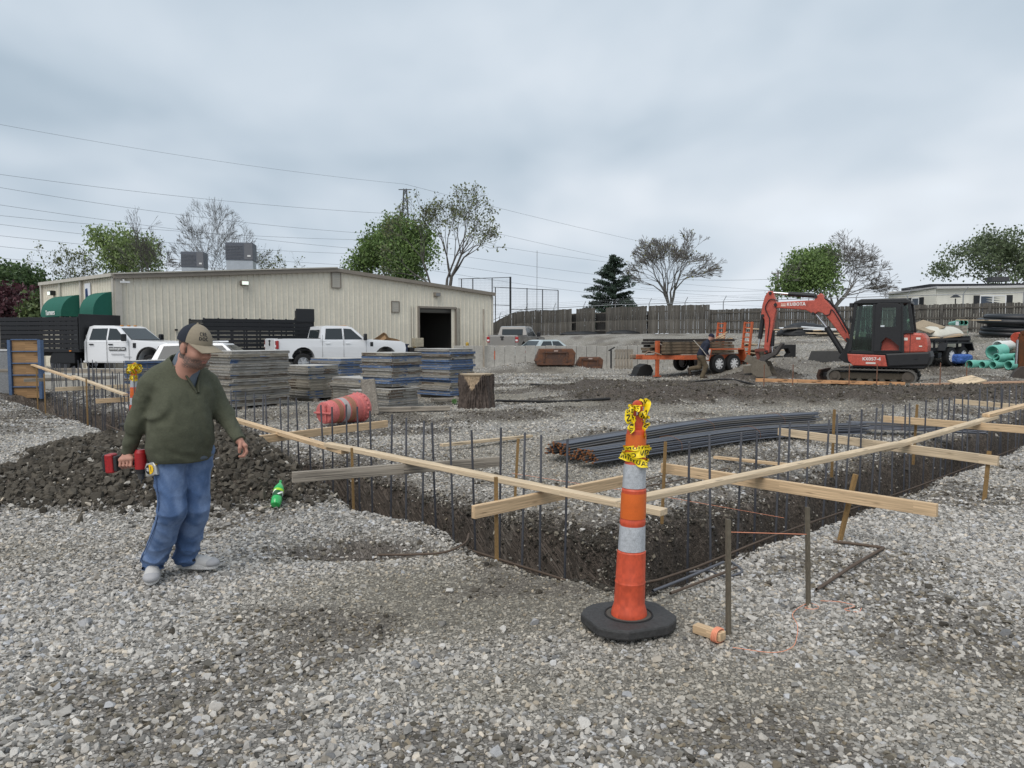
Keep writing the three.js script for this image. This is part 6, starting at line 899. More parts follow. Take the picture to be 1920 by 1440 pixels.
  const arm = obj('arm', ext(poly([1448, 544], [1456, 544], [1462, 561], [1464, 580], [1460, 600], [1451, 660], [1442, 663], [1441, 655], [1443, 620], [1441, 598], [1434, 588], [1436, 570], [1441, 553]), 0.24, 0.02), kOr, t); arm.position.z = bz; for (const [a, b] of [[1452, 548], [1447, 658], [1438, 590]]) obj('pin', cyl(0.045, 0.045, 0.32, [...S(a, b), 0], [Math.PI / 2, 0, 0], 14), kBlk, arm); obj('arm_hose', [tube([[...S(1466, 562), 0.14], [...S(1452, 560), 0.16], [...S(1443, 575), 0.15], [...S(1449, 590), 0.14], [...S(1452, 600), 0.14], [...S(1448, 640), 0.14]], 0.016, 6, 30)], M.black, arm);
  const ram = (name, a, b, c, r, off = 0) => { const q = obj(name, rod([...S(...a), bz + off], [...S(...b), bz + off], r, 14), kBlk, t); obj('rod', rod([...S(...b), bz + off], [...S(...c), bz + off], r * 0.5, 12), M.chrome, q); };
  ram('arm_ram', [1537, 555], [1486, 550], [1455, 547], 0.075); ram('boom_ram', [1591, 659], [1560, 613], [1540, 589], 0.085, 0.0); ram('bucket_ram', [1437, 591], [1431, 634], [1428, 655], 0.07);
  ram('thumb_ram', [1457, 618], [1456, 648], [1457, 662], 0.065, 0.0);
  obj('bucket_link', [bar([...S(1424, 656), bz + 0.14], [...S(1444, 655), bz + 0.14], 0.05, 0.09), bar([...S(1424, 656), bz - 0.14], [...S(1444, 655), bz - 0.14], 0.05, 0.09), bar([...S(1425, 655), bz], [...S(1431, 674), bz], 0.2, 0.1)], std([0.25, 0.07, 0.05], { map: wearT, roughness: 0.8 }), t);
  obj('thumb', [ext(poly([1429, 677], [1437, 667], [1460, 659], [1476, 641], [1480, 643], [1466, 664], [1447, 674], [1440, 683]), 0.3, 0.015)], std([0.10, 0.09, 0.085], { map: wearT, roughness: 0.8 }), t).position.z = bz;
  const bk = obj('bucket', [0.36, -0.36].map((z) => xf(ext(poly([1427, 671], [1440, 676], [1449, 677], [1463, 703], [1450, 707], [1432, 706], [1421, 699], [1420, 685]), 0.035, 0.006), [0, 0, z])).concat([bar([...S(1427, 672), 0], [...S(1420.5, 686), 0], 0.72, 0.03, [0, 0, 1]), bar([...S(1420.5, 685), 0], [...S(1422, 699), 0], 0.72, 0.03, [0, 0, 1]), bar([...S(1421.5, 698), 0], [...S(1433, 706), 0], 0.72, 0.03, [0, 0, 1]), bar([...S(1432, 706), 0], [...S(1451, 707), 0], 0.72, 0.03, [0, 0, 1]), bar([...S(1427, 672), 0], [...S(1445, 677), 0], 0.72, 0.03, [0, 0, 1])].map((g) => g)), std([0.21, 0.18, 0.14], { map: rep(wearT, 1.3), roughness: 0.85, bumpMap: bumpT, bumpScale: 0.004 }), t); bk.position.z = bz;
  for (let k = 0; k < 5; k++) obj('tooth', bar([...S(1449, 706.5), -0.32 + k * 0.16], [...S(1465, 708), -0.32 + k * 0.16], 0.08, 0.04), std([0.3, 0.29, 0.27], { metalness: 0.5 }), bk);
}
// ---------- orange flatbed trailer with its load ----------
{
  const tx = 6.98, tz = -29.6, g0 = H(8.2, -29.6), t = thing('equipment_trailer', 'orange tandem-axle equipment trailer with two upright loading ramps', 'trailer', [tx, g0, tz], 0.50);
  const or = std([0.68, 0.15, 0.05], { map: rep(wearT, 1), roughness: 0.6 });
  obj('deck_frame', [bx(3.4, 0.17, 0.08, [0.75, 0.62, 0.9]), bx(3.4, 0.17, 0.08, [0.75, 0.62, -0.9]), ...[-0.9, 0, 0.9, 1.8, 2.4].map((x) => bx(0.08, 0.14, 1.72, [x, 0.6, 0]))], or, t); obj('deck_board', bx(3.36, 0.05, 1.7, [0.75, 0.72, 0]), M.lumberGrey, t);
  obj('drawbar', [bar([-2.35, 0.62, 0], [-0.9, 0.62, 0.8], 0.12, 0.16), bar([-2.35, 0.62, 0], [-0.9, 0.62, -0.8], 0.12, 0.16), bx(0.5, 0.18, 0.2, [-2.35, 0.64, 0], undefined, 0.03)], or, t); obj('coupler', [bx(0.3, 0.16, 0.16, [-2.65, 0.66, 0], undefined, 0.04), tube([[-2.2, 0.7, 0.1], [-2.1, 0.85, 0.2], [-1.9, 0.8, 0.35], [-1.7, 0.72, 0.5]], 0.025, 6)], std([0.35, 0.25, 0.18], { map: wearT }), t);
  const jk = obj('jack_post', [bx(0.14, 0.75, 0.14, [-1.75, 0.88, 0.32], undefined, 0.01), bx(0.11, 0.62, 0.11, [-1.75, 0.22, 0.32]), bx(0.22, 0.04, 0.22, [-1.75, -0.1, 0.32])], or, t); obj('crank', polyTube([[-1.68, 1.15, 0.38], [-1.45, 1.0, 0.4], [-1.3, 0.92, 0.4]], 0.02), std([0.5, 0.45, 0.4]), jk);
  for (const z of [1.05, -1.05]) { obj('mudguard', [bx(1.75, 0.05, 0.34, [1.05, 0.93, z]), xf(bx(0.05, 0.5, 0.34), [0.12, 0.72, z], [0, 0, -0.28]), xf(bx(0.05, 0.5, 0.34), [1.98, 0.72, z], [0, 0, 0.28])], or, t); for (const x of [0.65, 1.45]) wheel(t, [x, 0.36, z], 0.36, 0.24, std([0.68, 0.68, 0.68]), 8, Math.sign(z)); }
  const panelW = std([0.62, 0.58, 0.54], { map: wearT }); obj('guard_plate', xf(bx(0.02, 0.42, 0.36), [0.06, 0.72, 1.06], [0, 0, -0.28]), panelW, t);
  for (const z of [0.75, -0.75]) { const r = obj('loading_ramp', [0.19, -0.19].map((o) => bar([2.42, 0.3, z + o], [2.62, 2.02, z + o], 0.05, 0.1, [1, 0, 0])), or, t); for (let k = 0; k < 9; k++) obj('rung', bar([2.44 + k * 0.0225, 0.42 + k * 0.195, z - 0.19], [2.44 + k * 0.0225, 0.42 + k * 0.195, z + 0.19], 0.09, 0.045), or, r); }
  // load of dark timbers, each piece its own
  const c = Math.cos(0.50), s = Math.sin(0.50), W = (x, y, z) => [tx + x * c + z * s, g0 + y, tz - x * s + z * c], rs = rng(31), dk = [std([0.045, 0.038, 0.035], { map: wearT, roughness: 0.9 }), std([0.20, 0.15, 0.10], { map: rep(grainT, 1), roughness: 0.9 })];
  for (let j = 0; j < 5; j++) for (let k = 0; k < 5; k++) { const z = -0.6 + k * 0.3, x0 = -1.5 - rs() * 0.25, dkk = rs() < 0.5 || j > 3; tag(obj('load_timber', bar(W(x0, 0.82 + j * 0.115, z), W(1.6 + rs() * 0.3, 0.82 + j * 0.115, z + rs() * 0.04), 0.26, 0.1, undefined, 0.006), dk[dkk ? 0 : 1]), dkk ? 'dark stained timber in the load on the orange trailer' : 'brown timber in the load on the orange trailer', 'timber', dkk ? 'dark timbers on the trailer' : 'brown timbers on the trailer'); }
  for (let k = 0; k < 5; k++) tag(obj('wood_offcut', bar(W(1.3 + k * 0.2, 1.15 + 0.05 * k, -0.3 + 0.15 * k), W(1.9 + k * 0.1, 1.62 - 0.1 * k, 0.3 - 0.2 * k), 0.16, 0.03), M.lumber), 'pale wood offcut piled at the ramp end of the trailer load', 'wood offcut', 'offcuts on the trailer load');
  // heap of plywood and boards behind the trailer
  for (let k = 0; k < 9; k++) { const x = 9.9 + rs() * 1.4, z = -31.5 - rs() * 2, y = H(x, z) + 0.25 + k * 0.07; tag(obj('plywood_sheet', xf(bx(1.2 + rs() * 0.8, 0.03, 0.5 + rs() * 0.5), [x, y, z], [rs() * 0.3 - 0.1, rs() * 3, rs() * 0.4 - 0.2]), [M.lumber, M.lumberPale, M.lumberGrey][k % 3]), ['yellow', 'pale', 'grey'][k % 3] + ' plywood scrap in the heap behind the orange trailer', 'plywood', ['yellow', 'pale', 'grey'][k % 3] + ' plywood scraps behind the trailer'); }
  { const x = 5.25, z = -30.0, b = thing('loader_bucket', 'black steel loader bucket at the coupler end of the orange trailer', 'bucket', [x, H(x, z), z], 0.2); b.scale.setScalar(0.62); obj('shell', ext([[-0.55, 0.05], [0.5, 0.05], [0.62, 0.35], [0.45, 0.72], [0.1, 0.8], [-0.3, 0.6]], 1.1, 0.02), M.blackMatte, b); obj('cutting_edge', bx(0.2, 0.04, 1.14, [-0.6, 0.05, 0]), M.steel, b); }
}
// ---------- black utility trailer with white tank, teal pipes ----------
{
  const x = 16.07, z = -28.98, g0 = H(16.8, -28.4), t = thing('utility_trailer', 'black tandem-axle utility trailer with white wheel rims behind the excavator', 'trailer', [x, g0, z], 0.55);
  const blk = std([0.013, 0.014, 0.018], { map: wearT, roughness: 0.55 });
  obj('bed', [bx(4.2, 0.1, 1.9, [-0.5, 0.55, 0]), bx(4.2, 0.14, 0.08, [-0.5, 0.62, 0.95])], blk, t); for (const zz of [0.95, -0.95]) { obj('side_rail', bx(4.2, 0.08, 0.08, [-0.5, 1.0, zz]), blk, t); for (let k = 0; k < 6; k++) obj('rail_post', bx(0.06, 0.42, 0.06, [-2.5 + k * 0.8, 0.8, zz]), blk, t); obj('mudguard', [bx(1.8, 0.05, 0.3, [0.3, 0.86, zz * 1.17]), xf(bx(0.05, 0.35, 0.3), [-0.65, 0.72, zz * 1.17], [0, 0, -0.5]), xf(bx(0.05, 0.35, 0.3), [1.25, 0.72, zz * 1.17], [0, 0, 0.5])], blk, t); for (const xx of [-0.12, 0.72]) wheel(t, [xx, 0.36, zz * 1.15], 0.36, 0.22, std([0.74, 0.74, 0.74]), 8, Math.sign(zz)); }
  obj('front_box', [bx(0.5, 0.5, 1.9, [-2.7, 0.85, 0], undefined, 0.02)], blk, t); obj('tail_plate', bx(0.03, 0.3, 0.36, [1.65, 0.7, 0.8]), std([0.03, 0.03, 0.04]), t); const num = obj('lettering', xf(text('51', 0.22, 0.01), [1.68, 0.62, 0.8], [0, Math.PI / 2, 0]), std([0.7, 0.72, 0.74]), t); void num; obj('tailgate_beam', bx(0.1, 0.25, 1.9, [1.6, 1.0, 0]), blk, t);
  const rs = rng(12); for (let k = 0; k < 4; k++) tag(obj('plank', xf(bx(2.6, 0.04, 0.2), [x + 0.6 + k * 0.25, g0 + 1.06 + 0.03 * k, z + 0.2 - k * 0.25], [0, 0.4 + rs() * 0.4, 0.06]), [M.lumber, M.lumberGrey][k % 2]), ['yellow plank lying across the black utility trailer', 'grey plank lying across the black utility trailer'][k % 2], 'plank', ['yellow planks on the black trailer', 'grey planks on the black trailer'][k % 2]);
  const tk = thing('water_tank', 'white plastic tank lying beside the black utility trailer under a tan tarp', 'tank', [17.9, H(17.9, -31) + 0.62, -31.0], 0.5); obj('shell', crease(lathe([[0, -1.0], [0.45, -0.98], [0.58, -0.88], [0.62, -0.7], [0.62, 0.7], [0.58, 0.88], [0.45, 0.98], [0, 1.0]], 32), 0.8).rotateZ(Math.PI / 2), std([0.66, 0.64, 0.56], { roughness: 0.5, map: softT }), tk); obj('lid', cyl(0.2, 0.2, 0.08, [0, 0.64, 0]), M.black, tk); obj('cradle', [bx(1.6, 0.2, 0.9, [0, -0.58, 0])], M.steel, tk);
  tag(obj('tarp', xf(bx(0.95, 0.05, 1.0), [17.2, H(17.9, -31) + 1.22, -30.75], [0.35, 0.5, 0.12], undefined), std([0.46, 0.37, 0.26], { map: rep(wearT, 2), roughness: 0.95, bumpMap: bumpT, bumpScale: 0.05 })), 'folded tan tarp draped on the white tank', 'tarp'); tag(obj('white_pipe', rod([16.1, H(16, -31) + 1.2, -31.2], [17.0, H(16, -31) + 1.75, -31.4], 0.07, 12), std([0.68, 0.66, 0.62])), 'short white pipe poking up behind the excavator hood', 'pipe');
  const bxo = thing('wooden_crate', 'weathered wooden crate with a white notice behind the tank', 'crate', [19.75, H(19.9, -33.4), -33.4], 0.45); bxo.scale.setScalar(0.72); for (let k = 0; k < 6; k++) obj('plank', bx(1.5, 0.2, 0.04, [0, 0.15 + k * 0.215, 0.6]), M.lumberGrey, bxo); for (let k = 0; k < 6; k++) obj('plank', bx(0.04, 0.2, 1.16, [0.75, 0.15 + k * 0.215, 0]), M.lumberGrey, bxo); obj('notice', bx(0.28, 0.25, 0.02, [-0.3, 1.45, 0.63]), std([0.7, 0.75, 0.76]), bxo); obj('back', [bx(1.5, 1.3, 0.04, [0, 0.68, -0.6]), bx(0.04, 1.3, 1.16, [-0.75, 0.68, 0])], M.lumberGrey, bxo);
  // pipes
  const teal = std([0.19, 0.55, 0.455], { map: rep(softT, 1), roughness: 0.45 }), white = std([0.68, 0.70, 0.68], { roughness: 0.5 });
  const pipe = (a, b, r, m, label, group) => { const A = V3(...a), B = V3(...b), L = A.distanceTo(B), g = lathe([[r, 0], [r, L], [r * 0.88, L], [r * 0.88, 0], [r, 0]], 24), gg = [g]; gg.push(lathe([[r * 1.0, 0.0], [r * 1.12, 0.005], [r * 1.12, L * 0.04 + 0.12], [r, L * 0.04 + 0.16]], 24)); const q = new THREE.Quaternion().setFromUnitVectors(V3(0, 1, 0), B.clone().sub(A).normalize()); const geo = gg.map((k) => k.applyMatrix4(new THREE.Matrix4().compose(A, q, V3(1, 1, 1)))); return tag(obj('drain_pipe', geo, m), label, 'pipe', group); };
  const gp = H(17.4, -27) - 0.02; const L = 'teal plastic drain pipe in the loose pile beyond the trailer', G = 'teal pipes in the loose pile';
  for (const [x0, y, z0, r] of [[17.05, 0.16, -26.5, 0.15], [16.75, 0.15, -26.9, 0.13], [16.55, 0.14, -27.2, 0.13], [16.2, 0.15, -27.4, 0.15], [17.75, 0.15, -26.7, 0.14], [16.9, 0.42, -26.95, 0.14], [17.5, 0.44, -26.75, 0.13], [17.75, 0.66, -26.9, 0.13]]) pipe([x0 + 0.75, gp + y, z0], [x0 + 4.95, gp + y + 0.10, z0 - 1.5 - 0.2 * r], r, teal, L, G);
  pipe([17.6, gp + 0.60, -27.1], [18.15, gp + 0.68, -27.35], 0.24, teal, 'wide short teal pipe coupling on top of the loose pipe pile', undefined); pipe([18.1, gp + 0.82, -27.6], [18.8, gp + 0.86, -27.9], 0.19, white, 'white wide pipe end behind the teal pipe pile', undefined); tag(obj('blue_tarp', xf(bx(0.8, 0.35, 0.5, [0, 0, 0], undefined, 0.12), [17.0, gp + 0.35, -28.0], [0, 0.4, 0]), std([0.05, 0.13, 0.42], { roughness: 0.7, bumpMap: bumpT, bumpScale: 0.08 })), 'crumpled blue tarp beside the loose teal pipes', 'tarp');
  const gs = H(21, -34.5); for (let j = 0; j < 5; j++) for (let k = 0; k < 3; k++) pipe([20.55 + k * 0.24, gs + 0.12 + j * 0.21, -34.2 - k * 0.1], [22.0 + k * 0.24, gs + 0.12 + j * 0.21, -37.2 - k * 0.1], 0.105, teal, 'teal plastic pipe in the neat stack behind the wooden crate', 'teal pipes in the neat stack');
  tag(obj('plank', bar([20.6, gs + 1.09, -34.3], [23.2, gs + 1.09, -35.3], 0.2, 0.04), M.lumberPale), 'pale plank on top of the neat teal pipe stack', 'plank'); const cz = -36.5; for (let k = 0; k < 5; k++) tag(obj('black_hose', xf(new THREE.TorusGeometry(1.25 + 0.12 * (k % 2), 0.13, 8, 36), [24.6 + 0.2 * (k % 3), H(24.6, cz) + 0.14 + k * 0.2, cz], [Math.PI / 2 + 0.06, 0, 0])  , M.black), 'coil of black corrugated hose stacked before the wooden fence', 'hose', 'black hose coils');
  // yellow backhoe arm at the yard edge
  const yx = 16.75, yz = -24.3, yg = H(yx, yz), y = thing('mini_excavator', 'weathered yellow excavator arm with its bucket set down on the gravel', 'excavator', [yx, yg, yz], -0.5), ym = std([0.36, 0.22, 0.065], { map: rep(rustT, 0.8), roughness: 0.8 });
  obj('arm', bar([0, 0.35, 0], [-0.02, 1.5, 0], 0.16, 0.17, [1, 0, 0], 0.01), ym, y); obj('boom', [bar([-0.05, 1.48, 0], [0.9, 1.75, 0], 0.16, 0.18, undefined, 0.01), bar([0.9, 1.75, 0], [2.2, 0.95, 0], 0.16, 0.2, undefined, 0.01)], ym, y); obj('ram', [rod([0.1, 1.25, 0], [1.1, 1.45, 0], 0.06), rod([-0.12, 1.3, 0], [-0.14, 0.5, 0], 0.05)], M.chrome, y); obj('bucket', ext([[-0.3, 0.02], [0.25, 0.0], [0.35, 0.2], [0.22, 0.45], [-0.05, 0.42], [-0.2, 0.25]], 0.6, 0.02), std([0.09, 0.075, 0.065], { map: wearT, roughness: 0.85 }), y); obj('body', [bx(1.6, 0.7, 1.3, [3.0, 1.0, 0], undefined, 0.08), bx(1.0, 1.0, 1.1, [3.1, 1.8, 0], undefined, 0.06)], ym, y); for (const zz of [0.55, -0.55]) obj('track', ext([[1.9, 0.05], [4.1, 0.05], [4.3, 0.28], [4.1, 0.5], [1.9, 0.5], [1.7, 0.28]], 0.35, 0.05).translate(0, 0, zz), M.rubber, y);
  const rd = thing('fuel_drum', 'red-orange plastic drum lying behind the yellow arm', 'drum', [19.1, H(19.1, -27.9) + 0.98, -27.9]); rd.rotation.set(Math.PI / 2, 0, 0.9); rd.scale.setScalar(0.72); obj('shell', crease(lathe([[0, -0.45], [0.24, -0.45], [0.27, -0.4], [0.27, -0.14], [0.29, -0.12], [0.27, -0.1], [0.27, 0.1], [0.29, 0.12], [0.27, 0.14], [0.27, 0.4], [0.24, 0.45], [0, 0.45]], 28), 0.6), std([0.55, 0.07, 0.03], { map: wearT, roughness: 0.5 }), rd); obj('bung', cyl(0.04, 0.04, 0.03, [0.12, 0.455, 0]), M.black, rd);
  const st = thing('steel_rack', 'grey timber crib carrying the red-orange drum', 'crib', [19.1, H(19.1, -27.9), -27.9], 0.4); for (let k = 0; k < 5; k++) for (const o of [-0.3, 0.3]) obj('timber', k % 2 ? bx(0.14, 0.14, 0.9, [o, 0.07 + k * 0.15, 0]) : bx(0.9, 0.14, 0.14, [0, 0.07 + k * 0.15, o]), M.lumberGrey, st);
}
// ---------- rusty buckets, pallets, hoses, boards in the yard ----------
{
  const rusty = std([0.42, 0.40, 0.40], { map: rep(rustT, 0.7), roughness: 0.9, bumpMap: bumpT, bumpScale: 0.01 });
  const bk = (x, z, w, h, label) => { const t = thing('steel_bucket', label, 'bucket', [x, H(x, z) - 0.05, z], 0.08); obj('back_plate', ext([[-w / 2 + 0.12, 0], [w / 2 - 0.05, 0], [w / 2, h * 0.75], [w / 2 - 0.15, h], [-w / 2 + 0.22, h], [-w / 2, h * 0.3]], 0.5, 0.05), rusty, t); obj('stiffener', [bx(w * 0.62, 0.07, 0.06, [0, h * 0.78, 0.27]), bx(0.06, h * 0.6, 0.06, [-w * 0.28, h * 0.5, 0.27]), bx(0.06, h * 0.6, 0.06, [w * 0.28, h * 0.5, 0.27]), bx(w * 0.8, 0.09, 0.06, [0, 0.08, 0.27])], rusty, t); obj('hook', bx(0.18, 0.06, 0.06, [0.02, h * 0.87, 0.28]), std([0.4, 0.3, 0.26]), t); };
  bk(1.98, -34.3, 1.9, 0.78, 'large rusty steel bucket lying against the low concrete wall'); bk(3.62, -34.8, 1.3, 0.56, 'smaller rusty steel bucket beside a larger one at the low wall');
  const pl = thing('pallet', 'grey wooden pallet standing against the low concrete wall', 'pallet', [5.35, H(5.35, -35.3), -35.35], 0.05); for (let k = 0; k < 6; k++) obj('slat', bx(0.115, 0.95, 0.03, [-0.36 + k * 0.145, 0.48, 0.05]), M.lumberGrey, pl); for (const y of [0.12, 0.5, 0.86]) obj('bearer', bx(0.9, 0.08, 0.07, [0, y, 0]), M.lumberGrey, pl);
  tag(obj('steel_post', [rod([4.72, 0.05, -35.2], [4.72, 1.0, -35.25], 0.04), bar([4.6, 0.95, -35.25], [4.9, 1.12, -35.25], 0.05, 0.06)], M.black), 'black steel post with angled head beside the pallet', 'post');
  const hose = (pts, label, r = 0.03) => tag(obj('hose', tube(pts.map(([x, z]) => [x, H(x, z) + r * 0.8, z]), r, 6, pts.length * 8), M.blackMatte), label, 'hose');
  hose([[0.6, -24.5], [2.2, -23.6], [4.0, -23.9], [6.4, -25.6], [7.6, -26.0], [8.1, -24.6]], 'long black hose snaking over gravel behind the soil ridge'); hose([[-0.4, -18.2], [1.0, -17.4], [2.3, -17.2]], 'short black hose on the gravel right of the stump'); tag(obj('hose', tube([[9.0, -25.0], [10.2, -24.4], [11.0, -24.0]].map(([x, z]) => [x, H(x, z) + 0.03, z]), 0.025, 6, 20), std([0.35, 0.3, 0.24])), 'tan pipe lying on the soil in front of the excavator bucket', 'hose');
  // string board in front of the excavator, on pins
  tag(obj('edge_board', bar([7.1, H(7.1, -21.5) + 0.22, -21.5], [11.5, H(11.5, -21.5) + 0.08, -21.6], 0.045, 0.10), std([0.80, 0.44, 0.22], { map: rep(grainT, 2, 1), roughness: 0.8 })), 'long orange-tinted edge board in front of the excavator tracks', 'board'); tag(obj('edge_board', bar([11.6, H(11.6, -21.4) + 0.06, -21.4], [15.4, H(15.4, -21.4) + 0.04, -21.6], 0.2, 0.05), std([0.62, 0.40, 0.27], { map: rep(grainT, 2, 1), roughness: 0.8 })), 'reddish board lying flat to the right of the edge board', 'board'); tag(obj('loose_board', xf(bx(0.85, 0.04, 0.5), [12.7, H(12.7, -20.6) + 0.12, -20.6], [0.25, 0.3, 0.1]), M.lumberPale), 'pale square plywood offcut on the soil right of the excavator', 'board');
  for (const x of [7.17, 7.99, 9.59, 10.38, 12.18, 12.93]) tag(obj('form_pin', rod([x, H(x, -21) - 0.1, -21], [x, H(x, -21) + 0.66, -21], 0.014, 6), M.rust), 'thin rusty form pin standing before the excavator', 'pin', 'form pins before the excavator');
  const rs = rng(91);
  for (let k = 0; k < 16; k++) { const x = 15.1 + rs() * 3.6, z = -43.2 - rs() * 2.4 + (x - 15) * 0.5, y = H(x, z) + 0.12 + rs() * 0.35, w = k % 3; tag(obj('scrap_board', xf(bx(1.6 + rs() * 1.2, 0.05, 0.2 + rs() * 0.2), [x, y, z], [rs() * 0.2, rs() * 1.2 - 0.6, rs() * 0.2 - 0.1]), [std([0.66, 0.68, 0.7]), M.lumberGrey, M.lumberPale][w]), ['white', 'grey', 'pale wooden'][w] + ' scrap board in the heap before the fence', 'scrap', ['white', 'grey', 'pale'][w] + ' scrap boards by the fence'); }
  const tarp = (x, z, w, h, label) => { const g = new THREE.SphereGeometry(1, 28, 14); const p = g.attributes.position; for (let i = 0; i < p.count; i++) { const a = p.getX(i), b = p.getY(i), c = p.getZ(i), k = 1 + 0.35 * (fbm(a * 3 + x, c * 3 + b * 2, 4) - 0.5); p.setXYZ(i, a * w * k, Math.max(b, -0.1) * h * k, c * 0.7 * k); } g.computeVertexNormals(); tag(obj('black_tarp', xf(g, [x, H(x, z), z]), std([0.014, 0.015, 0.017], { roughness: 0.5, bumpMap: bumpT, bumpScale: 0.05 })), label, 'tarp'); }; tarp(17.2, -43.6, 1.5, 0.75, 'crumpled black tarp over scrap boards before the fence'); tarp(8.6, -57.2, 1.3, 0.3, 'flat black sheet lying at the foot of the fence'); tarp(5.6, -59.4, 1.8, 0.28, 'long black sheet under the left fence boards');
  const skid = thing('skid_attachment', 'black steel skid attachment with an oval opening behind the bucket', 'attachment', [12.0, H(12, -33.2), -33.2], 0.2); obj('frame', ext([[-0.9, 0], [0.7, 0], [0.7, 0.62], [0.2, 0.62], [-0.9, 0.3]], 0.4, 0.03, [[[-0.5, 0.1], [0.3, 0.1], [0.42, 0.25], [0.3, 0.45], [-0.1, 0.4]]]), M.blackMatte, skid); const pb = thing('steel_plate', 'dark trapezoid steel plate leaning in the yard behind the boom', 'plate', [13.2, H(13.2, -31), -31], 0.1); obj('plate', xf(ext([[-0.85, 0], [0.85, 0], [0.9, 0.5], [-0.6, 0.5]], 0.06, 0.01), [0, 0, 0], [-0.35, 0, 0]), std([0.05, 0.048, 0.046], { map: wearT, roughness: 0.7 }), pb); tag(obj('timber', bar([12.6, H(12.6, -28.3) + 0.08, -28.3], [14.0, H(14, -28.4) + 0.06, -28.4], 0.14, 0.1), M.lumberGrey), 'brown timber on the gravel behind the excavator boom', 'timber');
  for (let k = 0; k < 7; k++) { const x = 17.3 + k * 0.13, z = -38 - k * 0.1; tag(obj('bundled_lath', bar([x, H(x, z) + 0.03 + 0.05 * (k % 4), z], [x - 0.5 + 0.14 * k, H(x, z) + 0.25 + 0.08 * (k % 3), z - 0.6], 0.07, 0.03), M.lumberPale), 'pale wooden lath sticking up from the heap behind the boom', 'lath', 'laths behind the boom'); }
  tag(obj('paper_cup', xf(lathe([[0, 0], [0.05, 0], [0.065, 0.16], [0.06, 0.16], [0.045, 0.01], [0, 0.01]], 16), [-1.35, H(-1.35, -17.4) + 0.05, -17.4], [1.3, 0.4, 0]), std([0.4, 0.55, 0.33])), 'crushed green and white cup on gravel before the stump', 'cup');
}
